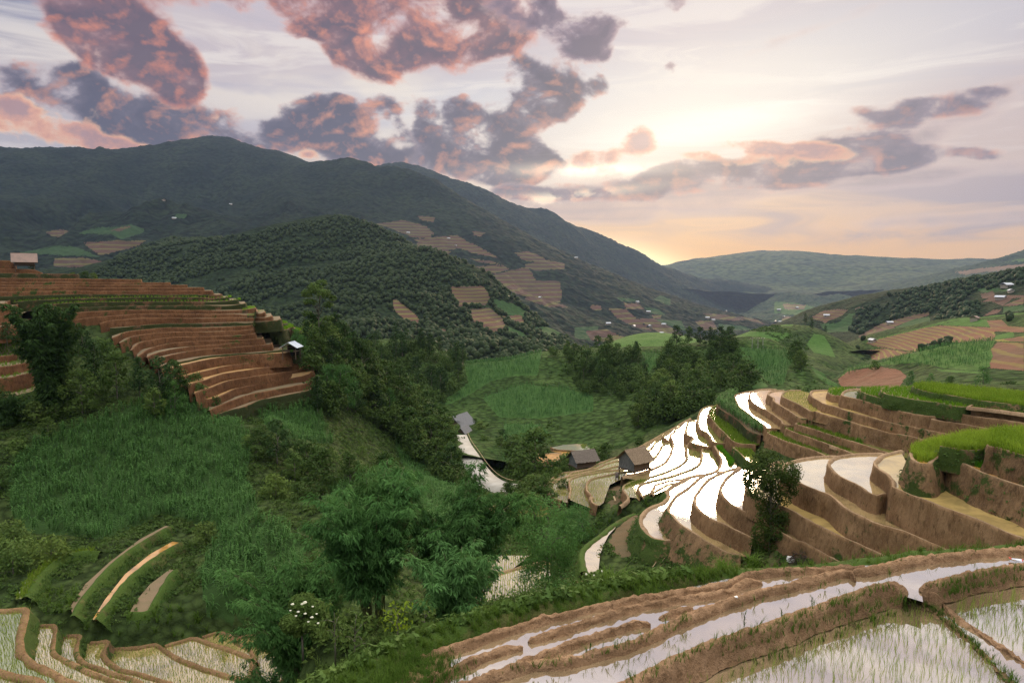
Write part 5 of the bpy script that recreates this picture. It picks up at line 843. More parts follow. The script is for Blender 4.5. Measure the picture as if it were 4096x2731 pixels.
P = sample(hill3, [C(3096, 900, [(610, 1440), (700, 1350), (1000, 1290), (1300, 1205), (1700, 1115), (2080, 1085), (2040, 1160), (2030, 1330), (1600, 1345), (1000, 1320)], 2.352)], .5, (160, 400)); scatter_obj('maize_crop', 'maize on the green ridge at the right', 'maize', 'maize', MS, P, (.9, 1.3), .08)
# ------------------------------------------------------------------ undergrowth
def leafclump(seed, n=16, r=.55, leaf=.34):
    g = np.random.default_rng(seed); d = g.normal(0, 1, (n, 3)); d[:, 2] = np.abs(d[:, 2]); d /= np.linalg.norm(d, axis=1, keepdims=True); return leafcloud(d * r * g.uniform(.5, 1.1, (n, 1)) * np.array([1, 1, .85]) + np.array([0, 0, .05]), d, leaf, .5)
UC = [leafclump(k) for k in range(4)]
slope = [[(-60, 1560), (1280, 1560), (1900, 1500), (2300, 1750), (2550, 1950), (3330, 2240), (3330, 2320), (1200, 2640), (-60, 2460)]]
P = sample(near, slope, 1.2, (30, 190), avoid=TPOLY); keepm = np.ones(len(P), bool); px, py = project(P)
for poly in MAIZE_PX: keepm &= ~pip(px, py, poly)
for poly in ([(1840, 1790), (1860, 1780), (2100, 2000), (2060, 2030), (1940, 1970)], c(T3, [(1060, 860), (1180, 800), (1210, 900), (1200, 1050), (1280, 1250), (1250, 1420), (1000, 1500), (760, 1400), (720, 1250), (850, 1020)])): keepm &= ~pip(px, py, poly)
keepm &= fbm(P[:, 0] / 6, P[:, 1] / 6, 77, 3) > -.3
scatter_obj('undergrowth', 'low leafy scrub covering the near slopes between fields', 'undergrowth', 'weed', UC, P[keepm], (.6, 1.5), .15)
P = sample(hillh1, [[(1480, 1380), (3380, 1360), (3380, 1640), (1800, 1760), (1480, 1600)]], .045, (195, 420)); px, py = project(P); km = fbm(P[:, 0] / 12, P[:, 1] / 12, 78, 3) > .02
for poly in hpol: km &= ~pip(px, py, poly)
scatter_obj('undergrowth', 'shrubs and scrub dotted over the middle hill', 'undergrowth', 'leaf', [leafclump(k, 18, .9, .6) for k in range(3)], P[km], (.7, 1.7), .1)
P = sample(hillh2, [C(2300, 900, [(1640, 1000), (1760, 960), (1900, 945), (2060, 1000), (2180, 1110), (2200, 1200), (1850, 1160), (1920, 1080), (1700, 990)], 2.352)], .09, (420, 760)); scatter_obj('undergrowth', 'scrub on the face of the round hill', 'undergrowth', 'leaf', [leafclump(k, 14, 1.2, .9) for k in range(3)], P, (.8, 1.6), .1)
GT = [bunch(14, .8, .05, .7, .15, 2, k, .2) for k in (1, 2, 3)]
P = sample(near, [c(T3, [(150, 1350), (160, 1280), (620, 900), (900, 720), (1100, 740), (1120, 800), (850, 900), (560, 1130), (300, 1300), (240, 1480)]), c(T3, [(1100, 740), (1190, 680), (1400, 560), (1560, 450), (1590, 460), (1540, 560), (1300, 720), (1230, 750)]), [(430, 2440), (700, 2430), (900, 2480), (900, 2560), (600, 2560), (330, 2520)], [(60, 2330), (300, 2380), (270, 2470), (120, 2440)]], 1.6, (30, 140), avoid=TPOLY)
scatter_obj('long_grass', 'long bright grass on the banks beside the paddies', 'grass', 'grass', GT, P, (.7, 1.4), .1)
# forest of the spur and the far ridge as crowns
def lump(seed):
    bm = bmesh.new(); bmesh.ops.create_icosphere(bm, subdivisions=2, radius=1.0); r_ = np.random.default_rng(seed); V = np.array([v.co[:] for v in bm.verts]); F = np.array([[v.index for v in f.verts] for f in bm.faces]); bm.free()
    k = r_.normal(0, 1, (10, 3)); k /= np.linalg.norm(k, axis=1, keepdims=True); dd = np.max(V @ k.T, 1); V = V * (.62 + .5 * dd[:, None]); V += r_.normal(0, .05, V.shape); V[:, 2] = V[:, 2] * 1.15 + .75; return V, F
def lump1(seed):
    bm = bmesh.new(); bmesh.ops.create_icosphere(bm, subdivisions=1, radius=1.0); r_ = np.random.default_rng(seed); V = np.array([v.co[:] for v in bm.verts]); F = np.array([[v.index for v in f.verts] for f in bm.faces]); bm.free()
    V *= r_.uniform(.7, 1.2, (len(V), 1)); V[:, 2] = V[:, 2] * r_.uniform(1.1, 1.6) + .8; return V, F
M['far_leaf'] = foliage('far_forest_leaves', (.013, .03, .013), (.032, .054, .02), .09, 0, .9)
LP = [lump(k) for k in range(3)]; LP1 = [lump1(k) for k in range(6)]
def forest(name, label, s, polys, dens, dr, sc, tm, hole=()):
    P = sample(s, polys, dens, dr); px, py = project(P); m = fbm(P[:, 0] / 70, P[:, 1] / 70, 13, 3) > -.35
    for poly in hole: m &= ~pip(px, py, poly)
    o = scatter_obj(name, label, 'forest', 'far_leaf', tm, P[m], sc, .05); return o
holes = [p for p, _ in spar]
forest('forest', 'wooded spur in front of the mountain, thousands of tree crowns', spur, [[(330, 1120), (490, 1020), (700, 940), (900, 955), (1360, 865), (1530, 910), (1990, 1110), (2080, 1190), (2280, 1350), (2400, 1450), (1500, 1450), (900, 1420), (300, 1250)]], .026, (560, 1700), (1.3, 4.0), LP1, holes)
forest('forest', 'dark woods along the crest of the right hand ridge', ridge1, [C(3096, 900, [(700, 780), (1000, 680), (1400, 590), (1900, 500), (2352, 405), (2352, 560), (2150, 600), (1900, 620), (1700, 760), (1460, 830), (1300, 850), (1000, 930), (800, 1040), (700, 1000), (800, 860)], 2.352), C(3096, 900, [(1600, 780), (1950, 700), (1900, 900), (1500, 930)], 2.352)], .017, (600, 1600), (1.8, 4.2), LP1)
forest('forest', 'bushes on the terraced right hand hill', hill2, [C(3096, 900, [(860, 1120), (900, 1080), (820, 1080), (780, 1150), (700, 1230), (800, 1300), (900, 1280), (820, 1200)], 2.352), C(3096, 900, [(1340, 1195), (1560, 1105), (1760, 1110), (1500, 1190)], 2.352), C(3096, 900, [(2160, 880), (2352, 850), (2352, 950), (2200, 950)], 2.352)], .02, (350, 800), (1.4, 3.0), LP1)
# ------------------------------------------------------------------ trees one can tell apart
def wood(s, poly, n, kinds, hr, dr, label, group, mind=3.2):
    P = sample(s, poly, n * 14.0 / max(1.0, (dr[1] ** 2 - dr[0] ** 2) * .2), dr); rng.shuffle(P); got = []
    for p in P:
        if len(got) >= n: break
        if all((p[0] - q[0]) ** 2 + (p[1] - q[1]) ** 2 > mind ** 2 for q in got):
            got.append(p); k = kinds[int(rng.integers(0, len(kinds)))]; H = rng.uniform(*hr)
            base = {'round': 8, 'round2': 8, 'tall': 11, 'tall2': 11, 'spread': 7, 'pine': 12, 'light': 7, 'feather': 8, 'bush': 3.2, 'bush2': 2.6}[k]
            plant(k, p, H / base, label, 'bush' if 'bush' in group else 'tree', group, 'bush' if 'bush' in group else 'tree')
    return got
g1_ = wood(near, [[(1230, 1400), (1300, 1370), (1440, 1430), (1560, 1540), (1700, 1660), (1800, 1780), (1840, 1860), (1800, 1960), (1700, 1880), (1560, 1740), (1450, 1660), (1330, 1740), (1260, 1680), (1250, 1560)]], 96, ['round', 'round2', 'tall', 'tall2', 'light', 'feather', 'spread', 'round'], (6.5, 11), (118, 235), 'broadleaf tree of the dense wood between the red terraces and grey houses', 'trees of the wood below the red terraces', 3.3)
wood(hillh1, [[(2180, 1425), (2560, 1425), (2610, 1500), (2560, 1570), (2420, 1600), (2300, 1540)]], 32, ['round2', 'tall2', 'tall', 'round'], (7, 12), (255, 370), 'dark tree of the clump on the crest of the maize hill', 'trees of the clump on the maize hill', 3.4)
wood(hillh1, [[(2700, 1400), (2930, 1385), (2960, 1460), (3010, 1560), (2860, 1600), (2700, 1680), (2540, 1740), (2560, 1640), (2620, 1540)]], 56, ['round', 'round2', 'light', 'tall', 'spread', 'round'], (6, 10.5), (205, 350), 'leafy tree of the wooded knoll behind the seedling paddies', 'trees of the wooded knoll', 3.2)
wood(hillh1, [[(1480, 1400), (1650, 1385), (1860, 1450), (1850, 1560), (1720, 1620), (1560, 1560), (1430, 1470)]], 38, ['pine', 'tall2', 'pine', 'round2'], (9, 14), (250, 420), 'dark conifer of the gully wood left of the maize hill', 'conifers of the gully wood', 3.6)
wood(hillh2, [C(2300, 900, [(2040, 940), (2150, 930), (2260, 980), (2352, 1060), (2400, 1120), (2300, 1040), (2180, 990)], 2.352)], 15, ['pine', 'round2'], (11, 17), (520, 700), 'dark pine crowning the round hill', 'pines on the round hill', 4)
wood(hillh1, [C(2300, 900, [(2050, 1240), (2200, 1290), (2260, 1380), (2150, 1420), (2010, 1390)], 2.352)], 10, ['round', 'light', 'round2'], (5, 9), (225, 330), 'bushy tree on the slope of the right maize shoulder', 'trees on the right maize shoulder', 3)
wood(near, [[(1880, 1790), (1990, 1740), (2060, 1800), (2100, 1880), (2060, 1920), (2020, 1830)], [(1860, 1700), (1960, 1660), (2020, 1720), (2000, 1790), (1900, 1770)]], 14, ['round2', 'round', 'light', 'bush'], (4.5, 8), (185, 262), 'tree beside the grey roofed houses', 'trees round the grey roofed houses', 3)
for px, py, h, k in [(2705, 1370, 70, 'round2'), (2755, 1372, 68, 'tall'), (2800, 1372, 64, 'round2'), (2840, 1372, 66, 'tall2'), (2880, 1374, 70, 'round2'), (2920, 1378, 74, 'round2')]:
    plant_px(k, px, py + 14, h + 16, hillh1, (200, 430), 'round topped tree standing on the skyline of the wooded knoll', 'tree', 'skyline trees of the knoll')
front = [(470, 1600, 200, 'round'), (560, 1590, 170, 'tall2'), (640, 1610, 190, 'round2'), (700, 1590, 150, 'round'), (380, 1580, 230, 'tall2'), (330, 1660, 190, 'light'), (270, 1640, 150, 'round'), (620, 1680, 130, 'light'), (700, 1660, 150, 'feather')]
txt = ['rounded tree second in the row under the red terraces', 'slim dark tree in the row under the red terraces', 'dark rounded tree in the row under the red terraces', 'tree at the right end of the row under the red terraces', 'tall dark tree beside the big bamboo at the left', 'pale green spreading tree below the big bamboo at the left', 'rounded tree under the big bamboo at the left', 'pale sapling at the top of the maize slope', 'feathery sapling at the top of the maize slope']
for (px, py, h, k), t in zip(front, txt): plant_px(k, px, py, h, near, (70, 240), t)
for (px, py, h, k), t in zip([(1110, 1860, 190, 'round2'), (1040, 1830, 130, 'round'), (1290, 1990, 210, 'round'), (1230, 1900, 150, 'bush'), (1400, 1950, 150, 'round'), (1310, 1620, 170, 'feather'), (1390, 1640, 190, 'feather'), (1180, 1930, 120, 'light')],
        ['dark rounded tree standing alone on the maize slope', 'smaller tree left of the dark one on the maize slope', 'big dark bushy tree above the bamboo', 'bush on the maize slope behind the bamboo', 'tree right of the big dark bushy one', 'feathery bamboo at the right end of the red terraces', 'second feathery bamboo at the right end of the red terraces', 'yellowish bush between the dark trees on the maize slope']): plant_px(k, px, py, h, near, (60, 240), t)
for px, py, h in [(1140, 1460, 60), (1180, 1440, 70), (1210, 1450, 80), (1190, 1400, 60)]: plant_px('feather', px, py, h + 30, near, (120, 240), 'feathery bamboo behind the white roofed shelter', 'bamboo', 'bamboo behind the shelter', 'bamboo_clump')
for px, py, h, k in [(130, 1100, 75, 'pine'), (290, 1118, 30, 'bush'), (340, 1118, 34, 'bush'), (375, 1118, 28, 'bush2')]: plant_px(k, px, py, h, near, (150, 240), {75: 'dark tree beside the hut on the terrace top', 30: 'round bush on the terrace top, first beside the bare skyline', 34: 'round bush on the terrace top, middle of three', 28: 'pale round bush on the terrace top at its end'}[h], 'bush' if h < 60 else 'tree', None, 'bush' if h < 60 else 'tree')
for (px, py, h, k), t in zip([(780, 1560, 70, 'bush'), (800, 1590, 60, 'bush2'), (860, 1640, 55, 'bush')], ['dark bush at the left end of the orange steps', 'small bush under the orange steps', 'low bush at the corner of the lowest red step']): plant_px(k, px, py, h, near, (80, 200), t, 'bush', None, 'bush')
for (px, py, h, k), t in zip([(2140, 1950, 250, 'round'), (2090, 1900, 150, 'bush'), (2250, 1870, 60, 'bush2'), (2420, 1835, 70, 'bush'), (2380, 1845, 60, 'bush2'), (2560, 1790, 50, 'bush')], ['bushy tree between the road and the thatched hut', 'bush at the edge of the valley paddies', 'pale bush below the thatched hut', 'round dark bush behind the thatched hut', 'light bush beside the thatched hut', 'bush behind the roof of the stilted hut']): plant_px(k, px, py, h, near, (90, 240), t, 'bush' if 'bush' in k else 'tree', None, 'bush' if 'bush' in k else 'tree')
for (px, py, h, k), t in zip([(3640, 1560, 80, 'feather'), (3720, 1550, 60, 'feather'), (3800, 1560, 60, 'round'), (3930, 1570, 110, 'feather'), (4040, 1580, 60, 'bush'), (3500, 1480, 40, 'bush2')], ['arching bamboo behind the highest rice field, left of three', 'low bamboo behind the highest rice field', 'rounded bush behind the highest rice field', 'tall arching bamboo behind the highest rice field', 'low bush behind the rice at the right edge', 'small pale bush on the maize ridge']): plant_px(k, px, py, h, hill3, (150, 400), t, 'bamboo' if k == 'feather' else 'bush', None, 'bamboo_clump' if k == 'feather' else 'bush')
# bushes in the gullies of the near slope
gl = wood(near, [[(20, 1700), (160, 1680), (420, 1640), (470, 1690), (200, 1770), (60, 1860)], [(-20, 1900), (60, 1900), (80, 2150), (250, 2180), (240, 2300), (60, 2330), (-20, 2330)], [(700, 2130), (900, 2100), (860, 2300), (800, 2400), (700, 2420), (760, 2260)], [(960, 1780), (1180, 1790), (1300, 1850), (1260, 2050), (1040, 2040), (1010, 1920)], [(1420, 1780), (1560, 1850), (1520, 1940), (1420, 1920)], [(2020, 1960), (2150, 1960), (2300, 1850), (2480, 1830), (2350, 1900), (2150, 2050), (2050, 2060)]], 60, ['bush', 'bush2', 'bush', 'light', 'bush2'], (2.0, 4.2), (62, 200), 'leafy bush of the scrub in the gullies between the near fields', 'bushes in the gullies', 2.0)

for (px, py, h, k), t in zip([(30, 1390, 90, 'round2'), (100, 1400, 80, 'bush'), (330, 1420, 120, 'round2'), (420, 1440, 90, 'bush'), (-20, 1650, 100, 'bush'), (120, 1660, 90, 'bush2'), (60, 1700, 80, 'bush')], ['dark bushy tree under the short red banks at the left edge', 'bush under the short red banks at the left edge', 'dark tree between the big bamboo and the red terraces', 'bush between the dark tree and the curved red steps', 'bush cut by the left edge below the widest green step', 'pale bush below the widest green step', 'bush at the top left corner of the maize slope']): plant_px(k, px, py, h, near, (60, 200), t, 'bush' if 'bush' in k else 'tree', None, 'bush' if 'bush' in k else 'tree')
# canopy between the separate trees of the woods, built as one
CB = [leafcloud(*[(lambda cc, nn: (cc, nn))(*blobs_leaves([(0, 0, 2.6, 2.0, 2.0, 1.9), (1.2, .4, 1.7, 1.4, 1.3, 1.2), (-1.0, .8, 1.6, 1.4, 1.4, 1.2), (.2, -1.2, 1.8, 1.4, 1.3, 1.2)], 42))][0], .6, .5) for k in range(3)]
P = np.vstack([sample(near, [[(1230, 1400), (1300, 1380), (1440, 1440), (1560, 1550), (1700, 1670), (1800, 1790), (1840, 1870), (1800, 1970), (1700, 1890), (1560, 1750), (1450, 1670), (1330, 1750), (1260, 1690), (1250, 1560)]], .05, (118, 240)),
    sample(hillh1, [[(2170, 1420), (2560, 1425), (2620, 1500), (2570, 1590), (2400, 1620), (2280, 1550)], [(2680, 1400), (2930, 1385), (2970, 1460), (3020, 1560), (2860, 1620), (2700, 1700), (2520, 1760), (2540, 1640), (2610, 1540)], [(1480, 1400), (1650, 1385), (1860, 1450), (1850, 1570), (1720, 1640), (1560, 1580), (1430, 1480)]], .03, (200, 420))])
scatter_obj('woodland', 'leafy canopy filling the woods of the near slope and middle hill', 'woodland', 'leaf', CB, P, (.8, 1.7), .1)
# weeds growing on the overgrown risers
GW = [bunch(9, .45, .045, .9, .15, 2, k + 40, .2) for k in range(3)]; WP = []; WF = []
for mt, R, dm in WEEDY:
    per = {'earth_w': .75, 'bank': .9, 'red_g': .16, 'earth_g': .22}[mt]; mm = rng.random(len(R)) < per * (1 if dm < 90 else .8); q = R[mm]; q = q[fbm(q[:, 0] / 2.2, q[:, 1] / 2.2 + q[:, 2], 91, 3) > -.12 if mt != 'bank' else np.ones(len(q), bool)]
    (WF if mt == 'red_g' else WP).append(q + rng.normal(0, .1, q.shape))
scatter_obj('bank_weeds', 'weeds and grass growing on the terrace banks', 'weeds', 'weed', GW + [leafclump(k + 60, 14, .28, .2) for k in range(3)], np.vstack(WP), (.5, 1.2), .3)
scatter_obj('bank_grass', 'dull grass on the banks of the red hillside terraces', 'grass', 'leaf', GW, np.vstack(WF), (.7, 1.4), .3)
P = sample(near, [[(1200, 2560), (1300, 2400), (2500, 2280), (2700, 2330), (1500, 2800), (1230, 2800)]], 3.0, (14, 44), avoid=TPOLY); scatter_obj('undergrowth', 'leafy weeds and grass on the bank under the bamboo', 'undergrowth', 'leaf_light', [leafclump(k + 80, 26, .34, .2) for k in range(3)] + GW, P, (.6, 1.6), .15) if len(P) else None
M['bamboo_pale'] = foliage('pale_bamboo_leaves', (.08, .19, .055), (.14, .3, .09), .5, .35, .4)
# ------------------------------------------------------------------ bamboo
def bamboo(label, px, py, d, n, H, spread, leaf, seed, lean=(0, 0), low=.28, sprays=1.0, group='bamboo clumps below the foreground field', arch=1.0, mat='bamboo'):
    r = np.random.default_rng(seed); b = atd(px, py, d); b[2] = float(near.h(np.array([b[0]]), np.array([b[1]]))[0]) - .2
    o = thing('bamboo_clump', label, 'bamboo', tuple(b), 0, group); mb = MB(); Cn = []; Nn = []; Lv = []
    for k in range(n):
        a = r.random() * 6.283; q = r.random() ** .5 * .18 * spread; h = H * r.uniform(.62, 1.08); s_ = spread * r.uniform(.25, 1.05); dx, dy = math.cos(a) * s_ + lean[0], math.sin(a) * s_ + lean[1]
        t = np.linspace(0, 1, 9); droop = r.uniform(.1, .32) * arch
        pts = np.stack([math.cos(a) * q + dx * t ** 2.1, math.sin(a) * q + dy * t ** 2.1, h * (t * (1 + droop) - droop * t ** 3.5)], -1)
        mb.tube([Vector(p) for p in pts], [.035 * (1 - .85 * v) + .004 for v in t], 5)
        m = int(h * 12 * sprays)
        tt = low + (1 - low) * r.random(m) ** .8; base = np.stack([np.interp(tt, t, pts[:, i]) for i in range(3)], -1)
        ang = r.random(m) * 6.283; rad = (.25 + .75 * r.random(m)) * (1.0 - .55 * tt) * min(1.1, H * .13) + .06
        out = np.stack([np.cos(ang), np.sin(ang), r.uniform(-.25, .35, m)], -1); base = base + out * rad[:, None]
        for p, od in zip(base, out):
            k2 = int(r.integers(6, 11)); az = math.atan2(od[1], od[0]) + r.normal(0, .75, k2); dn = r.uniform(.15, 1.15, k2)
            dirs = np.stack([np.cos(az), np.sin(az), -dn], -1); dirs /= np.linalg.norm(dirs, axis=1, keepdims=True); L = leaf * r.uniform(.6, 1.15, k2)
            Cn.append(p + r.normal(0, .07, (k2, 3))); Nn.append(dirs); Lv.append(L)
    Cn = np.vstack(Cn); D = np.vstack(Nn); L = np.concatenate(Lv)[:, None]; up = np.tile([0, 0, 1.0], (len(Cn), 1)) + r.normal(0, .35, (len(Cn), 3)); sd_ = np.cross(D, up); sd_ /= np.linalg.norm(sd_, axis=1, keepdims=True) + 1e-9
    w = L * .1; nr_ = np.cross(sd_, D); mid = Cn + D * L * .45 + nr_ * L * .06
    V = np.stack([Cn, mid + sd_ * w, Cn + D * L - nr_ * L * .05, mid - sd_ * w], 1).reshape(-1, 3)
    link('foliage', mesh_np('foliage', V, [np.arange(4 * len(Cn)).reshape(-1, 4)], M[mat]), o); mb.build('culms', M['culm'], o, True); return o
bamboo('tall dark bamboo clump in the middle, highest of the foreground bamboo', 1500, 2490, 38, 40, 8.6, 3.6, .40, 1)
bamboo('wide bamboo clump leaning over the maize, left of the tall dark clump', 1230, 2530, 39, 38, 7.8, 3.8, .40, 2, (-1.0, 0))
bamboo('bamboo clump with arching tips beside the dark bush, right of the tall dark clump', 1790, 2460, 40, 36, 7.8, 3.3, .40, 3, (.5, 0))
bamboo('low pale bamboo clump hanging over the white flowered bushes in front', 1830, 2450, 33, 30, 4.4, 2.3, .38, 4, (-.5, -.3), .2, 1.6, mat='bamboo_pale')
bamboo('small drooping bamboo at the left above the lower paddies', 1120, 2560, 40, 24, 4.2, 2.8, .36, 5, (-.6, 0), .2, 1.2)
bamboo('lone upright bamboo shoot rising above the tall dark clump', 1480, 2480, 38.5, 2, 11.0, .25, .34, 6, low=.5, sprays=1.5, arch=.3)
bamboo('slim feathery bamboo shoot in front of the road', 1860, 2440, 41, 3, 9.3, .7, .38, 7, (.6, 0), .45, 1.4, arch=.5)
bamboo('long bamboo cane arching over to the right in front of the valley paddies', 1880, 2450, 41, 5, 9.2, .8, .4, 8, (3.0, 0), .42, 1.4, arch=1.3)
bamboo('huge bamboo clump in front of the red terraces at the left', 200, 1550, 119, 44, 18.5, 5.2, .9, 9, low=.1, sprays=.5, group=None, mat='bamboo_dark')
bamboo('bamboo at the foot of the huge clump, cut by the left edge', 20, 1520, 116, 16, 6.0, 3.5, .7, 10, low=.1, sprays=.7, group=None, mat='bamboo_dark')
# ------------------------------------------------------------------ special trees
def special(name, label, cat, loc, blobs, per, leaf, mat, trunk_h, r0, seed, limbs=None, lean=.02, aspect=.5, droop=.2, name2='crown'):
    o = thing(name, label, cat, tuple(loc)); link('trunk', trunk_mesh('trunk', trunk_h, r0, limbs if limbs is not None else blobs[:8], seed, lean), o); link(name2, crown_mesh(name2, blobs, per, leaf, M_name(mat), aspect, droop), o); return o
def M_name(m): return m
b = atd(3075, 2290, 71); mpp = 71 / FPX
def tb(px, py, rx, ry, depth=1.0): return ((px - 3075) * mpp, (rng.random() - .5) * rx * mpp * depth, (2290 - py) * mpp, rx * mpp, rx * mpp * .9, ry * mpp)
tblobs = [tb(3060, 1815, 60, 42), tb(3000, 1850, 55, 48), tb(3120, 1850, 62, 50), tb(2985, 1890, 42, 40), tb(3060, 1880, 70, 50), tb(3155, 1885, 42, 45), tb(3010, 1935, 48, 40), tb(3090, 1930, 60, 36), tb(3165, 1930, 30, 34), tb(3080, 1985, 40, 30), tb(3130, 1975, 36, 34), tb(3045, 2000, 34, 36), tb(3095, 2045, 44, 36),
    tb(3050, 2060, 36, 40), tb(3130, 2060, 34, 40), tb(3030, 2110, 40, 42), tb(3095, 2110, 56, 44), tb(3150, 2125, 38, 38), tb(3040, 2170, 44, 46), tb(3110, 2170, 56, 46), tb(3160, 2165, 34, 28), tb(3050, 2225, 42, 40), tb(3105, 2230, 46, 36), tb(3070, 2260, 36, 24)]
special('slim_tree', 'slim leafy tree standing before the bright paddies, narrow waisted with a round top', 'tree', b, tblobs, 520, .26, 'tree_leaf', 12.2, .16, 3, [(t_[0], t_[1], t_[2]) for t_ in tblobs[:12]], .012)
b = hit(2190, 2385, near, (40, 90)); mpp = b[1] / FPX
def tb2(px, py, rx, ry): return ((px - 2190) * mpp, (rng.random() - .5) * rx * mpp, (2385 - py) * mpp, rx * mpp, rx * mpp, ry * mpp)
bb = [tb2(2120, 2010, 70, 60), tb2(2190, 2040, 90, 70), tb2(2100, 2100, 70, 70), tb2(2180, 2130, 100, 80), tb2(2260, 2120, 70, 80), tb2(2130, 2200, 90, 80), tb2(2220, 2220, 90, 80), tb2(2270, 2200, 50, 60), tb2(2150, 2290, 90, 70), tb2(2230, 2310, 80, 60), tb2(2190, 2350, 70, 40), tb2(2090, 2010, 50, 50)]
special('bushy_tree', 'dense dark bushy tree right of the foreground bamboo', 'tree', b, bb, 430, .26, 'bamboo', (2385 - 2060) * mpp, .14, 5, None, .02, .3, .5)
b = hit(2330, 2080, near, (50, 100)); mpp = b[1] / FPX
bb = [((px - 2330) * mpp, (rng.random() - .5) * 2, (2110 - py) * mpp, rx * mpp, rx * mpp, ry * mpp) for px, py, rx, ry in [(2270, 2010, 50, 50), (2320, 1980, 50, 46), (2340, 2040, 55, 50), (2285, 2065, 55, 45), (2230, 2050, 45, 45)]]
special('bushy_tree', 'lighter bushy tree behind the dense dark one, below the rounded paddies', 'tree', b, bb, 430, .28, 'bamboo', 90 * mpp, .1, 6, None, .02, .3, .5)
b = atd(1285, 1570, 168); b[2] = float(near.h(np.array([b[0]]), np.array([b[1]]))[0]); mpp = 168 / FPX
bb = [((px - 1285) * mpp, (rng.random() - .5) * 3, (1570 - py) * mpp, rx * mpp, rx * mpp, ry * mpp) for px, py, rx, ry in [(1270, 1280, 36, 24), (1240, 1300, 24, 18), (1310, 1300, 30, 22), (1255, 1335, 26, 14), (1320, 1345, 22, 14), (1290, 1262, 24, 16), (1245, 1380, 22, 10), (1315, 1400, 26, 10), (1300, 1440, 26, 10), (1340, 1320, 14, 12)]]
special('tall_tree', 'tall thin pale trunked tree with an open crown beside the white roofed shelter', 'tree', b, bb, 120, .6, 'leaf_light', 300 * mpp, .22, 8, None, .015)
b = hit(1360, 1300, near, (150, 300)); 
for (px, py, h, k), t in zip([(1345, 1470, 225, 'tall2'), (1380, 1480, 200, 'tall2'), (1420, 1500, 180, 'tall2'), (1450, 1520, 160, 'round2')], ['tallest dark tree at the top of the wood', 'second dark tree at the top of the wood', 'third dark tree at the top of the wood', 'rounded dark tree ending the top row of the wood']): plant_px(k, px, py, h, near, (120, 260), t)
b = hit(684, 1660, near, (90, 170)); mpp = b[1] / FPX
special('sapling', 'thin sapling with a bare stem at the top of the maize slope', 'tree', b, [(0, 0, 130 * mpp, 16 * mpp, 16 * mpp, 34 * mpp), (8 * mpp, 0, 105 * mpp, 20 * mpp, 18 * mpp, 16 * mpp), (-8 * mpp, 0, 90 * mpp, 18 * mpp, 16 * mpp, 14 * mpp)], 180, .35, 'leaf', 140 * mpp, .07, 4, [])
# white flowered elder at the lower left
b = atd(1215, 2740, 27); b[2] = -15.2; mpp = 27 / FPX
ob = [((px - 1215) * mpp, (rng.random() - .5) * .8, (2700 - py) * mpp, rx * mpp, rx * mpp, ry * mpp) for px, py, rx, ry in [(1215, 2530, 55, 38), (1260, 2560, 46, 40), (1180, 2575, 40, 34), (1240, 2600, 44, 30), (1290, 2600, 34, 30), (1165, 2620, 26, 24), (1280, 2640, 30, 26), (1200, 2630, 24, 20)]]
o = special('flowering_shrub', 'white flowered shrub with thin bare stems in the lower left foreground', 'shrub', b, ob, 13000, .15, 'leaf_light', 150 * mpp, .05, 9, None, .05, .4, .3, 'foliage')
hd = bunch(1, .1, .01, 0, .01, 1, 1)
for px, py, s_ in [(1243, 2487, 11), (1232, 2494, 8), (1193, 2494, 9), (1157, 2582, 12), (1177, 2558, 8), (1271, 2550, 9), (1243, 2535, 8), (1215, 2527, 8), (1295, 2576, 7), (1275, 2505, 6), (1205, 2545, 7), (1255, 2570, 7), (1183, 2522, 6), (1290, 2536, 6)]:
    bm = bmesh.new(); bmesh.ops.create_icosphere(bm, subdivisions=2, radius=s_ * mpp * .75)
    for v in bm.verts: v.co.z *= .5; v.co *= 1 + .22 * math.sin(v.co.x * 140 + v.co.y * 90 + v.co.z * 70)
    me = bpy.data.meshes.new('flower_head'); bm.to_mesh(me); bm.free(); me.materials.append(M['petal']); f_ = link('flower_head', me, o); f_.location = ((px - 1215) * mpp, -.42, (2700 - py) * mpp)
# pale flowering weed on the verge in front of the channel paddy
b = atz(2395, 2400, ZF - .3); b = b * 1.09; mpp = b[1] / FPX
o = special('flowering_weed', 'thin weed with small white flowers in front of the channel paddy', 'plant', (b[0], b[1], b[2] - .3), [(-.35, 0, 1.15, .3, .3, .22), (.05, 0, 1.25, .28, .3, .25), (.3, .1, 1.0, .22, .2, .2), (-.1, 0, .75, .25, .2, .25)], 9000, .12, 'leaf_light', 1.2, .02, 12, None, .1, .5, .2, 'foliage')
for x, z in [(-.5, 1.38), (-.2, 1.33), (.1, 1.5), (.32, 1.25), (.2, 1.3)]:
    bm = bmesh.new(); bmesh.ops.create_icosphere(bm, subdivisions=1, radius=.05); me = bpy.data.meshes.new('flower_head'); bm.to_mesh(me); bm.free(); me.materials.append(M['petal']); f_ = link('flower_head', me, o); f_.location = (x, -.1, z)
def tuft(name, label, loc, n, h, w, bend, spread, mat, seed, cat='grass'):
    V, Fq = bunch(n, h, w, bend, spread, 4, seed, .35); o = link(name, mesh_np(name, V, [Fq], M[mat])); o.location = tuple(loc); return tag(o, label, cat)
for px, py, k, lb in [(2440, 2372, 1.05, 'big clump of tall grass with drooping blades on the edge of the field'), (2520, 2352, .6, 'smaller grass clump right of the big one'), (2890, 2292, .7, 'grass clump on the verge left of the slim tree'), (3010, 2276, .75, 'grass clump at the foot of the slim tree'), (2300, 2400, .55, 'grass clump left of the white flowered weed'), (2105, 2420, .8, 'blue green reedy clump beside the bamboo')]:
    p = atz(px, py, ZF - .1) * 1.035; tuft('grass_clump', lb, (p[0], p[1], p[2] - .1), 110, 1.25 * k, .035, .6, .25 * k, 'grass' if 'blue' not in lb else 'weed', int(px))
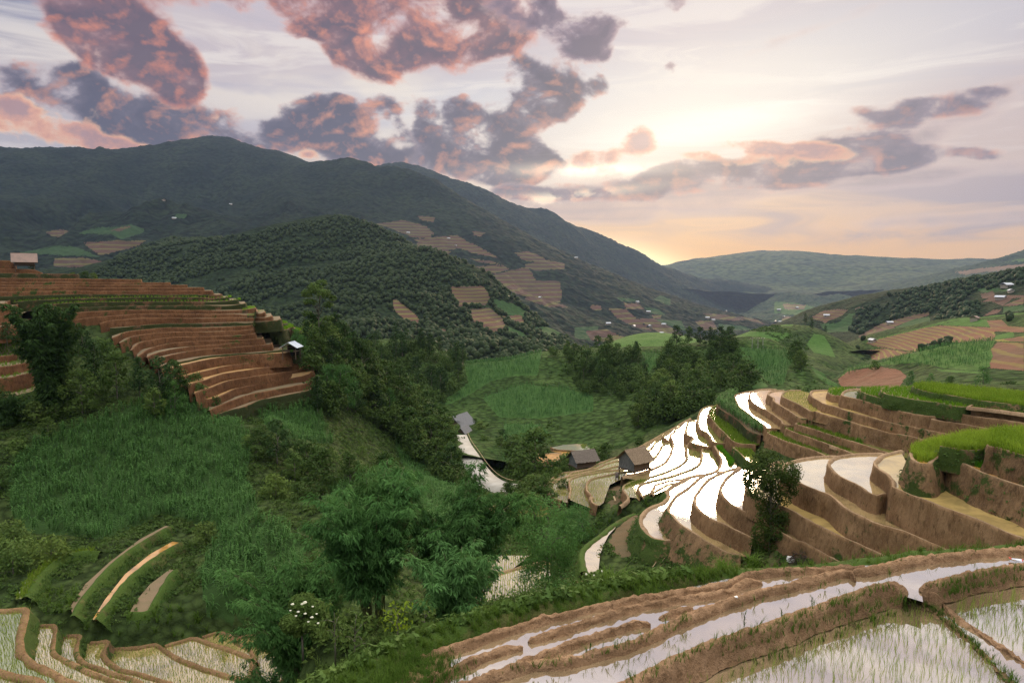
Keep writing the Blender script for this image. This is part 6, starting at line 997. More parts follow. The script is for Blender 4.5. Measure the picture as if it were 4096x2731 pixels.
# weeds along the field edge and on the bunds
VE = EDG['FG']; n = xy_offset(VE, 1); n = n if n[len(n) // 2, 1] > 0 else -n
WG = [bunch(10, .34, .018, .6, .1, 2, k, .2) for k in range(4)]; WL = [leafclump(k + 20, 22, .22, .13) for k in range(4)]
idx = rng.integers(0, len(VE), 5200); off = rng.normal(.35, .55, 5200); P = VE[idx].copy(); P[:, :2] += n[idx] * off[:, None]; P[:, 2] -= np.clip(off, 0, 3) / .75 + .02; px, py = project(P); m = (px < 2950) | (rng.random(len(P)) < .16); P = P[m]
scatter_obj('verge_grass', 'short grass along the edge of the foreground field', 'grass', 'grass', WG, P, (.5, 1.2), .15)
idx = rng.integers(0, len(VE), 3600); off = np.abs(rng.normal(.9, .8, 3600)); P = VE[idx].copy(); P[:, :2] += n[idx] * off[:, None]; P[:, 2] -= off / .7; px, py = project(P); P = P[(px < 2750)]
scatter_obj('verge_weeds', 'leafy weeds growing over the bank below the foreground field', 'weeds', 'leaf_light', WL, P, (.7, 2.1), .1)
VR = np.vstack([atz(x, y, ZF + .1) for x, y in F5([(-350, 1300), (-200, 1260), (-60, 1200), (-120, 1150), (60, 1080), (-30, 1120), (-260, 1330), (-100, 1300), (30, 1180)])])
P = VR[rng.integers(0, len(VR), 700)] + np.c_[rng.normal(0, .55, 700), rng.normal(0, .5, 700), np.zeros(700)]; scatter_obj('bank_weeds', 'weeds and grass on the earth bank at the lower left end of the field', 'weeds', 'grass', WG + WL[:1], P, (.4, .9), .15) if False else scatter_obj('bank_weeds', 'weeds and grass on the earth bank at the lower left end of the field', 'weeds', 'grass', WG, P, (.4, .9), .15)
pts = []
for poly, nn_, zz_ in ((F5([(1600, 1225), (2000, 1050), (2352, 900)]), 60, ZF + .22), (F6([(0, 905), (400, 790), (700, 680), (1000, 580), (1250, 500), (1400, 520)]), 150, ZF + .2), (F6([(0, 990), (500, 850), (1000, 700), (1450, 590)]), 130, ZF - .1), (F5([(600, 1150), (1100, 1070), (1700, 900), (2100, 720)]), 70, ZF + .22), (F6([(1600, 500), (1900, 430), (2352, 350)]), 80, ZF + .18), (F6([(1700, 560), (2000, 480), (2352, 420)]), 80, ZF - .1), (F6([(1580, 610), (1750, 760), (1960, 930), (2290, 1250)]), 160, ZL + .05), (F6([(0, 380), (600, 330), (1300, 270), (2000, 190)]), 24, ZF + .25), (F6([(200, 620), (900, 450)]), 12, ZF + .1), (F6([(0, 1180), (500, 985), (1000, 810), (1480, 650)]), 120, ZL)):
    Q = np.array([atz(x, y, zz_) for x, y in poly]); Q = resample(Q, .05); i = rng.integers(0, len(Q), nn_); pts.append(Q[i] + np.c_[rng.normal(0, .1, nn_), rng.normal(0, .12, nn_), np.zeros(nn_)])
scatter_obj('bund_grass', 'sparse grass tufts growing on the foreground mud bunds', 'grass', 'grass', [bunch(6, .3, .014, .6, .04, 3, k, .2) for k in range(5)], np.vstack(pts), (.45, 1.1), .2)
for px, py, h, lb in [(2975, 2525, .62, 'thin weed standing in the water, tallest of the foreground stems'), (3126, 2475, .32, 'small weed standing in the water right of the tallest stem'), (3246, 2425, .36, 'weed sprout beside the front bund'), (2360, 2612, .34, 'small upright weed on the broad middle bund')]:
    p = atz(px, py, ZF); V = []; Fq = []; o_ = 0; r_ = np.random.default_rng(int(px))
    v, f = blade(h, .012, .06, 1.0, n=4); V.append(v); Fq.append(f); o_ += len(v)
    for k in range(int(h * 26)):
        v, f = blade(.12, .035, .8, r_.random() * 6.28, n=2); V.append(v + np.array([.06 * h * (k / (h * 26)) ** 2, 0, h * (.25 + .72 * k / (h * 26))])); Fq.append(f + o_); o_ += len(v)
    o = link('water_weed', mesh_np('water_weed', np.vstack(V), [np.vstack(Fq)], M['leaf'])); o.location = tuple(p); tag(o, lb, 'weed')

for k, (px, py, s_, lb) in enumerate([(1340, 2560, 1.0, 'grey leaved shrub on the bank right of the white flowered one'), (1420, 2590, 1.1, 'pale leaved shrub nearest the corner of the field'), (1590, 2520, .9, 'reddish yellow leaved shrub in front of the bamboo'), (1700, 2500, .7, 'small leafy shrub on the bank under the low pale bamboo'), (1980, 2440, .8, 'twiggy shrub right of the low pale bamboo'), (2180, 2400, .8, 'white leaved weed bush beside the reedy clump'), (2060, 2425, .6, 'small bush on the bank beside the reedy clump'), (2620, 2330, .5, 'low weed bush on the bank right of the tall grass')]):
    p = atz(px, py + 30, ZF - .4) * 1.05; bl = rand_blobs(random.Random(k), 7, 1.5 * s_, .25, .65 * s_, .42 * s_); o = thing('verge_shrub', lb, 'shrub', tuple(p)); link('trunk', trunk_mesh('trunk', 1.2 * s_, .03, bl[:5], 30 + k, .06), o); link('foliage', crown_mesh('foliage', bl, 260 / s_, .15, 'leaf_light' if k != 2 else 'rice_green', .45, .2), o)
# ------------------------------------------------------------------ huts, houses and small things
M['thatch'] = plain('old_thatch', (.3, .225, .15), (.16, .115, .075), 5, .95, .03, (1, 1, 1))
M['thatch2'] = plain('grey_thatch', (.2, .17, .14), (.12, .1, .085), 5, .95, .03)
M['bambooweave'] = plain('weathered_bamboo_wall', (.2, .21, .21), (.11, .115, .115), 7, .8, .01, (1, 1, .25))
M['plank'] = plain('weathered_planks', (.2, .14, .1), (.11, .08, .055), 4, .85, .01, (6, 6, .5))
M['timber'] = plain('old_timber', (.14, .1, .07), (.08, .06, .045), 5, .85, .01, (1, 1, .3))
M['shingle'] = plain('grey_wood_shingles', (.24, .24, .245), (.13, .13, .135), 3.5, .85, .015, (1, 3, 3))
M['sheetmetal'] = plain('pale_sheet_metal', (.62, .68, .75), (.5, .56, .65), 2, .35, 0, spec=.5)
M['dark'] = plain('dark_interior', (.02, .016, .013), (.03, .025, .02), 3, .95)
M['tin'] = plain('pale_tin_roof', (.6, .63, .68), (.45, .47, .52), .6, .5)
M['tinr'] = plain('brown_tin_roof', (.3, .2, .16), (.22, .16, .13), .6, .6)
M['wallp'] = plain('pale_house_wall', (.4, .35, .29), (.3, .26, .22), .8, .9)
M['concrete'] = plain('concrete', (.4, .39, .36), (.3, .29, .27), 2, .85)
M['road'] = plain('pale_road_concrete', (.5, .48, .43), (.4, .37, .32), .25, .9)
M['stone'] = plain('field_stone', (.3, .24, .17), (.2, .16, .12), 3, .9, .03)
M['hide'] = plain('buffalo_hide', (.09, .07, .06), (.05, .04, .035), 4, .8)
M['horn'] = plain('horn', (.14, .12, .1), (.08, .07, .06), 4, .5)
M['cloth'] = plain('dark_indigo_cloth', (.02, .018, .025), (.035, .02, .025), 6, .9)
M['skin'] = plain('skin', (.35, .2, .13), (.3, .17, .11), 5, .6)
M['hair'] = plain('black_hair', (.01, .009, .008), (.015, .012, .01), 6, .6)
M['plastic'] = plain('white_plastic', (.8, .8, .78), (.65, .65, .64), 4, .4)
M['packet'] = plain('pale_foil_packet', (.75, .78, .85), (.5, .55, .65), 30, .3)
M['packetred'] = plain('red_foil', (.6, .03, .05), (.5, .1, .03), 20, .35)
M['bambooyellow'] = plain('dry_bamboo', (.5, .38, .22), (.38, .27, .15), 6, .6)
bpy.context.view_layer.update(); DG = bpy.context.evaluated_depsgraph_get()
def onto(px, py, skip=('tree', 'bush', 'bamboo_clump', 'undergrowth', 'bank_weeds', 'weeds', 'slim_tree', 'woodland', 'rice', 'bank_grass', 'verge', 'long_grass', 'maize_crop', 'forest', 'tall_tree', 'bushy', 'grass_clump', 'flower', 'seedling')):
    d_ = Vector(raydir(px, py)).normalized(); o_ = Vector((0, 0, 0))
    for _ in range(60):
        ok, loc, nn, ii, ob, mm = scene.ray_cast(DG, o_, d_)
        if not ok: return None
        nm = (ob.parent or ob).name
        if not nm.startswith(skip): return np.array(loc)
        o_ = loc + d_ * .03
    return np.array(loc)
def straw_slope(mb, a, b, c_, d, rows, cols, r, rag=.12):
    """courses of straw between the ridge a-b and the eave d-c"""
    a, b, c_, d = [Vector(v) for v in (a, b, c_, d)]; nrm = (b - a).cross(d - a).normalized(); nrm = nrm if nrm.z > 0 else -nrm
    for i in range(rows):
        for j in range(cols):
            u0, u1 = j / cols, (j + 1.15) / cols; v0, v1 = i / rows, (i + 1.35 + r.uniform(-.2, .35)) / rows
            P = lambda u, v, h: a.lerp(b, u).lerp(d.lerp(c_, u), v) + nrm * h
            h0 = .02 + .015 * r.random(); h1 = .07 + .05 * r.random(); q = [P(u0, v0, h0), P(u1, v0, h0), P(u1 - rag * .2 / cols, v1, h1), P(u0 + rag * .2 / cols, v1 + r.uniform(-.1, .1) / rows, h1)]
            n0 = len(mb.V); mb.V += [tuple(p) for p in q]; mb.F.append((n0, n0 + 1, n0 + 2, n0 + 3))
def hut(name, label, cat, loc, rz, L, W, stilt, wall, rise, over, wallm, gablem, roofm, thatch=True, scale=1.0, seed=1, extra=None, post_r=.09, overx=None, open_side=False):
    """ridge along x, gables at -x and +x"""
    o = thing(name, label, cat, tuple(loc), rz, None, scale); r = random.Random(seed); ox = over if overx is None else overx; eave = stilt + wall
    for sx in (-1, 1):
        for sy in (-1, 1):
            mb = MB(); mb.tube([(sx * (L / 2 - .05), sy * (W / 2 - .05), -.5), (sx * (L / 2 - .05), sy * (W / 2 - .05), eave)], [post_r * 1.1, post_r * .9], 7); mb.build('post', M['timber'], o)
    if stilt > .3:
        mb = MB(); mb.box((0, 0, stilt - .06), (L + .35, W + .35, .1))
        for k in range(4): mb.box((-L / 2 + L * k / 3, 0, stilt - .16), (.1, W + .6, .1))
        for k in (-1, 1): mb.box((0, k * W / 2 * .9, stilt - .27), (L + .6, .1, .11))
        mb.build('floor', M['timber'], o)
    if not open_side:
        for sx in (-1, 1):
            mb = MB(); x = sx * (L / 2)
            mb.add([(x, -W / 2 + .06, stilt), (x, W / 2 - .06, stilt), (x, W / 2 - .06, eave), (x, 0, eave + rise * .93), (x, -W / 2 + .06, eave)], [(0, 1, 2, 3, 4)])
            n = 6
            for k in range(n + 1): mb.box((x + sx * .03, -W / 2 + .06 + (W - .12) * k / n, stilt + wall * .5), (.045, .05, wall))
            for z in (.08, .52, .97): mb.box((x + sx * .045, 0, stilt + wall * z), (.04, W - .1, .07))
            mb.build('gable_wall', M[gablem], o)
        for sy in (-1, 1):
            mb = MB(); y = sy * W / 2; n = max(8, int(L / .28))
            for k in range(n): mb.box((-L / 2 + .1 + (L - .2) * (k + .5) / n, y + r.uniform(-.012, .012), stilt + wall / 2), ((L - .2) / n - .012, .045, wall - r.uniform(0, .05)))
            mb.build('side_wall', M[wallm], o)
    zr = eave + rise; ye = W / 2 + over; ze = eave - rise * over / (W / 2); mb = MB()
    x0, x1 = -L / 2 - ox, L / 2 + ox
    for sy in (-1, 1):
        q = [(x0, 0, zr), (x1, 0, zr), (x1, sy * ye, ze), (x0, sy * ye, ze)]
        if sy > 0: q = [q[1], q[0], q[3], q[2]]
        mb.slab([(p[0], p[1], p[2] + .02) for p in q], .07)
        if thatch: straw_slope(mb, (x0 - .08, 0, zr + .05), (x1 + .08, 0, zr + .05), (x1 + .08, sy * ye, ze + .05), (x0 - .08, sy * ye, ze + .05), 8, int(L / .16), r)
    if thatch: mb.tube([(x0 - .05, 0, zr + .07), (0, 0, zr + .03), (x1 + .05, 0, zr + .08)], .1, 6)
    else: mb.box((0, 0, zr + .05), (x1 - x0, .22, .06))
    rf = mb.build('roof', M[roofm], o)
    if extra: extra(o, r, rf)
    return o
def stilt_extra(o, r, rf):
    mb = MB(); mb.box((0, 0, 0), (.5, .04, .4), None); 
    d = mb.build('hatch', M['dark'], o); d.location = (1.3, -1.83, 2.5)
    mb = MB()
    for k in (-1, 1): mb.tube([(2.1 + k * .2, -1.7, 1.4), (3.4 + k * .2, -2.6, -.3)], .05, 5)
    for k in range(6): t = k / 5; mb.box((2.1 + 1.3 * t, -1.7 - .9 * t, 1.4 - 1.7 * t), (.5, .06, .05))
    mb.build('ladder', M['timber'], o)
    for k in range(4): mb = MB(); mb.tube([(-1.2 + k * .8, -1.2 + .4 * (k % 2), -.4), (-1.2 + k * .8, -1.2 + .4 * (k % 2), 1.35)], .06, 6); mb.build('post', M['timber'], o)
p = atz(2512, 1918, -37.3); hut('stilt_hut', 'wooden hut on tall stilts with a shaggy thatched roof among the seedling paddies', 'hut', (p[0] + 1.6, p[1] + 2.6, -37.35), math.radians(38), 3.9, 3.5, 1.55, 1.75, 1.5, .55, 'plank', 'bambooweave', 'thatch', True, 1.1, 3, stilt_extra)
p = atz(2330, 1862, -39.6); hut('thatched_hut', 'low hut with a grey thatched roof at the edge of the gully behind the paddies', 'hut', (p[0], p[1], -39.9), math.radians(24), 4.3, 3.3, .5, 1.5, 1.4, .5, 'plank', 'bambooweave', 'thatch2', True, 1.05, 5)
def gable_eaves(o, r, rf):
    mb = MB(); mb.slab([(-4.3, -3.1, 4.5), (-4.3, 3.1, 4.5), (-3.2, 2.4, 5.3), (-3.2, -2.4, 5.3)], .08); mb.build('eave', M['shingle'], o)
p = hit(1838, 1735, near, (200, 300)); hut('wooden_house', 'larger grey shingled wooden house, upper of the two beside the road', 'house', (p[0], p[1] + 2, p[2] + .4), math.radians(62), 7.2, 5.6, .6, 2.6, 2.6, 1.0, 'plank', 'plank', 'shingle', False, 1.1, 6, gable_eaves)
p = hit(1856, 1760, near, (190, 280)); hut('wooden_house', 'smaller grey shingled house with an open gable, lower of the two beside the road', 'house', (p[0], p[1], p[2] + .3), math.radians(70), 5.0, 3.6, .9, 1.6, 2.1, .7, 'plank', 'plank', 'shingle', False, 1.0, 7)
def shelter_extra(o, r, rf):
    mb = MB(); mb.box((0, 0, 1.15), (3.0, 2.6, .1)); mb.box((-1.4, 0, 1.4), (.07, 2.7, .09)); mb.box((-1.4, 0, 2.05), (.07, 2.7, .07)); mb.build('platform', M['timber'], o)
    mb = MB(); mb.box((1.2, 0, 1.2), (.05, 2.4, 2.1)); mb.build('back_wall', M['dark'], o)
    mb = MB(); mb.box((0, 0, 0), (.5, .7, .55)); k = mb.build('green_bundle', M['weed'], o); k.location = (-1.3, -.55, 1.3)
    bmod = k.modifiers.new('round', 'BEVEL'); bmod.width = .18; bmod.segments = 3
p = atd(1160, 1428, 151); hut('field_shelter', 'open field shelter with a white metal roof on the red terraces', 'shelter', (p[0], p[1] + 1.2, p[2]), math.radians(88), 3.0, 2.8, .01, 2.15, .85, .45, 'timber', 'timber', 'sheetmetal', False, 1.08, 8, shelter_extra, open_side=True)
p = atd(100, 1077, 183); hut('terrace_hut', 'brown roofed hut on stilts at the top of the red terraces', 'hut', (p[0], p[1], p[2] - .3), math.radians(35), 4.2, 3.6, 1.5, 1.3, 1.7, .8, 'plank', 'plank', 'tinr', False, 1.0, 9)
# far houses with pale roofs
def far_house(px, py, s, dr, label, group, rz, w=9.0, roof='tin', name='far_house'):
    q = hit(px, py, s, dr); o = thing(name, label, 'house', tuple(q), rz, group)
    mb = MB(); L, W, H, R = w, w * .62, w * .3, w * .2
    mb.box((0, 0, H / 2 - .5), (L, W, H + 1)); mb.build('wall', M['wallp'], o)
    mb = MB(); e = w * .08
    for sy in (-1, 1):
        qd = [(-L / 2 - e, 0, H + R), (L / 2 + e, 0, H + R), (L / 2 + e, sy * (W / 2 + e), H - .1), (-L / 2 - e, sy * (W / 2 + e), H - .1)]; mb.slab(qd if sy < 0 else [qd[1], qd[0], qd[3], qd[2]], .25)
    mb.build('roof', M[roof], o)
    mb = MB(); mb.box((-L * .15, -W / 2 - .03, H * .4), (w * .12, .06, H * .7)); mb.build('door', M['dark'], o); return o
mr = SHEETS['mountain_range']
hs = [(C(1100, 900, [(965, 62)], 1.809)[0], 'pale house high on the mountain fields below the dark crest'), (C(1100, 900, [(1255, 105)], 1.809)[0], 'small pale house among the ploughed mountain fields'), (C(1100, 900, [(1308, 153)], 1.809)[0], 'white roofed house between two ploughed mountain fields'), (C(1100, 900, [(1920, 531)], 1.809)[0], 'white roofed house at the foot of the wide ploughed field'), (C(1100, 900, [(2180, 243)], 1.809)[0], 'pale house at the edge of the mountain woods'),
      (C(2300, 900, [(310, 937)], 2.352)[0], 'white roofed house at the top of a bright terrace edge'), (C(2300, 900, [(552, 963)], 2.352)[0], 'white roofed house on striped terraces, first of two'), (C(2300, 900, [(707, 962)], 2.352)[0], 'white roofed house on striped terraces, second of two'), (C(2300, 900, [(838, 943)], 2.352)[0], 'white roofed house beside the pale field edge'), (C(2300, 900, [(690, 828)], 2.352)[0], 'white roofed house above the striped terraces'), (C(2300, 900, [(585, 735)], 2.352)[0], 'small pale house above the red fields'), (C(2300, 900, [(960, 632)], 2.352)[0], 'large white roofed house on the far shoulder'),
      (C(2300, 900, [(820, 1030)], 2.352)[0], 'pale house at the foot of the red terraces'), (C(2300, 900, [(1247, 882)], 2.352)[0], 'white house on the far valley track, first of three'), (C(2300, 900, [(1300, 902)], 2.352)[0], 'white house on the far valley track, second of three'), (C(2300, 900, [(1420, 817)], 2.352)[0], 'pale house high on the far slope'), (C(2300, 900, [(1595, 860)], 2.352)[0], 'pale house far down the slope'), (C(0, 0, [(752, 926)], 1.1484)[0], 'red roofed house in the dark mountain woods'), (C(0, 0, [(1060, 942)], 1.1484)[0], 'pale roof in the mountain woods'), (C(0, 0, [(800, 1008)], 1.1484)[0], 'pale house in the dark clearing')]
for k, (pt, lb) in enumerate(hs): far_house(pt[0], pt[1], mr, (1100, 4200), lb, 'far houses on the mountain side', k * .7, 11 if pt[0] < 2300 else 13, 'tinr' if 'red roofed' in lb else 'tin')
for k, (pt, s, dr, w, lb) in enumerate([((2190, 590), ridge1, (560, 1600), 13, 'large pale roofed house high on the wooded ridge'), ((2225, 635), ridge1, (560, 1600), 8, 'small pale house below the large one on the wooded ridge'), ((2130, 704), ridge1, (560, 1600), 10, 'white roofed house beside the stepped field of the wooded ridge'), ((1088, 930), ridge1, (560, 1600), 8, 'white roofed house on the pale bare slope'), ((1888, 900), hill2, (330, 800), 7, 'brown roofed hut on the red terraced hill'), ((925, 1103), hill2, (330, 800), 6, 'white roofed hut at the foot of the red terraced hill'), ((495, 865), ridge1, (560, 1700), 9, 'small pale house on the stepped crest')]):
    q = C(3096, 900, [pt], 2.352)[0]; far_house(q[0], q[1], s, dr, lb, 'houses on the right hand hills', k * .9 + .3, w, 'tinr' if 'brown' in lb else 'tin')
bh = SHEETS['blue_hills']
for k, (pt, lb) in enumerate([((45, 808), 'pale house on the blue hill nearest the gap'), ((215, 787), 'pale house between the two blue knolls'), ((90, 870), 'white house at the foot of the blue hills'), ((20, 912), 'white block in the far valley village, leftmost'), ((60, 918), 'white block in the middle of the far valley village'), ((110, 915), 'long white block in the far valley village'), ((135, 922), 'pale block at the right end of the far valley village')]):
    q = C(3096, 900, [pt], 2.352)[0]; far_house(q[0], q[1], bh, (2600, 5000), lb, 'houses of the far valley', k * .5, 20 if k < 3 else 16)
# road, rail and poles
RD = np.array([[*atz(x, y, -54.0)] for x, y in [(1835, 1755), (1846, 1788), (1862, 1830), (1895, 1880), (1945, 1928), (2005, 1968), (2080, 2005), (2160, 2030)]]); RD = resample(RD, 1.5); n = xy_offset(RD, 1)
g = [near.h(RD[:, 0] + n[:, 0] * k, RD[:, 1] + n[:, 1] * k) for k in (-3, 0, 3)]; zr_ = np.convolve(np.pad(np.maximum.reduce(g), 6, 'edge'), np.ones(13) / 13, 'valid') + .8
V = np.vstack([np.c_[RD[:, :2] + n * k, zr_ + dz] for k, dz in ((-3.8, -3), (-2.7, 0), (0, .05), (2.7, 0), (3.8, -3))]); N = len(RD); i = np.arange(4)[:, None] * N + np.arange(N - 1)[None]; Fq = np.stack([i, i + N, i + N + 1, i + 1], -1).reshape(-1, 4)
v = V[Fq[len(Fq) // 2]]; Fq = Fq if np.cross(v[1] - v[0], v[2] - v[0])[2] > 0 else Fq[:, ::-1]
tag(link('road', mesh_np('road', V, [Fq], M['road'])), 'pale concrete road running down the hill below the grey houses', 'road', None, 'structure')
rs = 1 if n[N // 2, 0] > 0 else -1
o = thing('road_rail', 'low reddish rail along the valley side of the road', 'rail', (RD[N // 4, 0], RD[N // 4, 1], float(zr_[N // 4]))); mb = MB(); mp = MB(); b0 = Vector(o.location)
pl = [Vector((RD[k, 0] + rs * n[k, 0] * 3.0, RD[k, 1] + rs * n[k, 1] * 3.0, zr_[k] + .75)) - b0 for k in range(0, N, 2)]; mb.tube(pl, .07, 5); mb.build('rail', M['bambooyellow'], o)
for k in pl[::2]: mp.tube([k, k - Vector((0, 0, 1.2))], .08, 5)
mp.build('rail_posts', M['timber'], o)
def pole(label, px, py, hpx, s, dr, arms=1, group=None, d=None):
    q = hit(px, py, s, dr); H = hpx / FPX * q[1]; o = thing('utility_pole', label, 'utility pole', tuple(q), .4, group); mb = MB(); mb.tube([(0, 0, -.5), (0, 0, H)], [.16, .1], 7); mb.build('shaft', M['concrete'], o)
    for k in range(arms):
        mb = MB(); mb.box((0, 0, H - .5 - k * .9), (1.9, .1, .12)); a = mb.build('crossarm', M['timber'], o); mb = MB()
        for x in (-.85, 0, .85): mb.tube([(x, 0, H - .44 - k * .9), (x, 0, H - .12 - k * .9)], [.09, .05], 6)
        mb.build('insulators', M['plastic'], a)
pole('pole beside the upper grey house', 1828, 1738, 42, near, (180, 300), 0); pole('pole standing in the maize right of the road', 1929, 1838, 34, near, (170, 300), 0)
for px, lb in ((3008, 'leftmost of three power poles on the skyline of the maize shoulder'), (3031, 'middle of three power poles on the skyline of the maize shoulder'), (3051, 'rightmost of three power poles on the skyline of the maize shoulder')): pole(lb, px, 1394, 44, hillh1, (200, 380), 1, 'power poles on the maize shoulder')
# stones
def rock(label, px, py, z, size, group, seed):
    p = onto(px, py); r_ = np.random.default_rng(seed); bm = bmesh.new(); bmesh.ops.create_icosphere(bm, subdivisions=2, radius=size); k = r_.normal(0, 1, (6, 3)); k /= np.linalg.norm(k, axis=1, keepdims=True)
    for v in bm.verts:
        q = np.array(v.co[:]); dd = np.max(k @ (q / size)); q = q * (.75 + .35 * dd) * np.array([1.3, .9, .62]) + r_.normal(0, size * .03, 3); v.co = q
    me = bpy.data.meshes.new('rock'); bm.to_mesh(me); bm.free(); me.materials.append(M['stone']); o = link('rock', me); o.location = (p[0], p[1], p[2]); o.rotation_euler = (r_.normal(0, .2), r_.normal(0, .2), r_.random() * 6); tag(o, label, 'rock', group); return o
for k, (x, y, s) in enumerate([(1320, 720, .4), (1370, 750, .32), (1340, 780, .3), (1300, 800, .26), (1390, 800, .3), (1480, 810, .3), (1520, 860, .34), (1560, 800, .26), (1640, 780, .42), (1590, 850, .24), (1700, 890, .3), (1420, 860, .24), (1310, 870, .24), (1480, 930, .22), (1560, 960, .2)]):
    q = c(T7, [(x, y)])[0]; rock('loose stone of the heap holding the end of the bright pool', q[0], q[1], -21.3 - (y - 760) * .009, s, 'stone heap under the bright pool', k)
for k, (x, y, s) in enumerate([(330, 660, .5), (400, 665, .55), (340, 780, .42), (400, 790, .38), (330, 840, .5), (350, 890, .42), (420, 920, .45), (560, 590, .4), (190, 600, .36), (370, 730, .4), (300, 710, .34), (600, 960, .22), (700, 940, .2), (1000, 1000, .5), (1080, 1040, .34), (1220, 1110, .3), (1290, 1070, .24), (1330, 1190, .28), (930, 980, .26)]):
    q = c(T8, [(x, y)])[0]; rock('flat stone in the broken corner wall under the tall rice' if k < 11 else 'loose stone lying on the high bare bank below the seedling bed', q[0], q[1], -16.4 - (y - 600) * .0088 if k < 11 else -17.2 - (y - 900) * .0065, s * .8, 'stones of the broken corner wall' if k < 11 else 'stones on the bare bank', 50 + k)
for k, (x, y) in enumerate([(90, 455), (185, 570), (215, 592), (340, 655), (790, 610)]):
    q = c(TA, [(x, y)])[0]; rock('pale stone on the dark bank above the long step', q[0], q[1], -21.2 - (y - 450) * .004, .26, 'pale stones on the dark bank', 90 + k)
# litter, log, twigs
p = onto(3160, 2243) + np.array([0, -.1, .22]); bm = bmesh.new(); bmesh.ops.create_icosphere(bm, subdivisions=3, radius=.34)
for v in bm.verts: v.co *= 1 + .22 * math.sin(v.co.x * 14 + 1) * math.cos(v.co.y * 17) + .1 * math.sin(v.co.z * 31)
me = bpy.data.meshes.new('plastic_bag'); bm.to_mesh(me); bm.free(); me.materials.append(M['plastic']); o = link('plastic_bag', me); o.location = tuple(p); o.scale = (1.1, .9, 1.0); tag(o, 'crumpled white plastic bag on the weeds right of the slim tree', 'bag')
p = atz(4065, 2240, ZF + .06); o = thing('litter_packet', 'torn red and white foil packet lying at the edge of the foreground water', 'packet', tuple(p), -.45); mb = MB(); mb.slab([(-.16, -.07, .05), (.17, -.08, .02), (.18, .08, .06), (-.15, .09, .03)], .012); mb.build('foil', M['packet'], o)
mb = MB(); mb.slab([(-.24, -.08, .07), (-.155, -.07, .055), (-.145, .09, .035), (-.23, .1, .07)], .014); mb.build('torn_end', M['packetred'], o); mb = MB(); mb.slab([(.175, -.08, .025), (.21, -.07, .03), (.215, .07, .06), (.185, .08, .062)], .014); mb.build('torn_end', M['packetred'], o)
p = atz(2946, 2386, ZF + .27); bm = bmesh.new(); bmesh.ops.create_icosphere(bm, subdivisions=2, radius=.06)
for v in bm.verts: v.co *= 1 + .3 * math.sin(v.co.x * 90) ; v.co.z *= .45
me = bpy.data.meshes.new('litter_scrap'); bm.to_mesh(me); bm.free(); me.materials.append(M['plastic']); o = link('litter_scrap', me); o.location = tuple(p); tag(o, 'small white scrap of litter on the outer mud bund', 'litter')
p0 = onto(2455, 1988) + np.array([0, 0, .12]); p1 = onto(2462, 2006) + np.array([0, 0, .12]); mb = MB(); mb.tube([Vector(p0) - Vector(p0), Vector(p1) - Vector(p0)], [.14, .17], 8); o = mb.build('log', M['bambooyellow'], None, True); o.location = tuple(p0); tag(o, 'peeled pale log lying on the slope below the stilted hut', 'log')
o = thing('firewood_pile', 'heap of bent branches and firewood stored under the stilted hut', 'firewood', tuple(atz(2525, 1912, -37.2))); r = random.Random(4)
for k in range(12):
    mb = MB(); a = r.uniform(-.6, .6); z = .12 + .09 * (k // 2); x = r.uniform(-.5, .5); mb.tube([(x - 1.1 * math.cos(a), r.uniform(0, 1) - 1.1 * math.sin(a), z), (x, r.uniform(0, 1), z + .1), (x + 1.2 * math.cos(a), .5 + 1.1 * math.sin(a), z + .12)], [.07, .06, .04], 6); mb.build('branch', M['timber'], o)
bs = [((2700, 2215), (2760, 2275), -33.6, .05), ((2610, 2270), (2650, 2215), -33.6, .05), ((2640, 2255), (2668, 2225), -33.6, .05), ((2740, 2170), (2775, 2210), -33.0, .06)]
for k, (a, b_, z, rr) in enumerate(bs):
    A = onto(*a) + np.array([0, 0, .1]); B = onto(*b_) + np.array([0, 0, .1]); mb = MB(); mb.tube([(0, 0, 0), tuple((Vector(B) - Vector(A)) * .5 + Vector((.1, 0, .15))), tuple(Vector(B) - Vector(A))], [rr, rr * .8, rr * .5], 5); o = mb.build('fallen_branch', M['bambooyellow']); o.location = tuple(A); tag(o, 'dry pale stick lying on the scrubby bank below the white pools', 'branch', 'dry sticks on the bank')
# brush heap of pulled roots right of the bag
V, Fq = [], []; r_ = np.random.default_rng(5); mb = MB()
for k in range(120):
    a = r_.random() * 6.28; q = r_.random() ** .6 * 1.3; h = .9 * (1 - (q / 1.35) ** 2) + .1; d_ = r_.normal(0, .35, 3); s_ = Vector((math.cos(a) * q, math.sin(a) * q, h * r_.random())); mb.tube([s_, s_ + Vector((d_[0], d_[1], abs(d_[2]) * .5)), s_ + Vector((d_[0] * 2, d_[1] * 2, d_[2] * .4))], [.03, .025, .01], 4)
M['roots'] = plain('dead_roots', (.07, .045, .04), (.04, .028, .025), 5, .95)
o = mb.build('brush_heap', M['roots']); o.location = tuple(onto(3213, 2250)); tag(o, 'dark heap of dead roots on the weeds beside the white bag', 'brush heap')
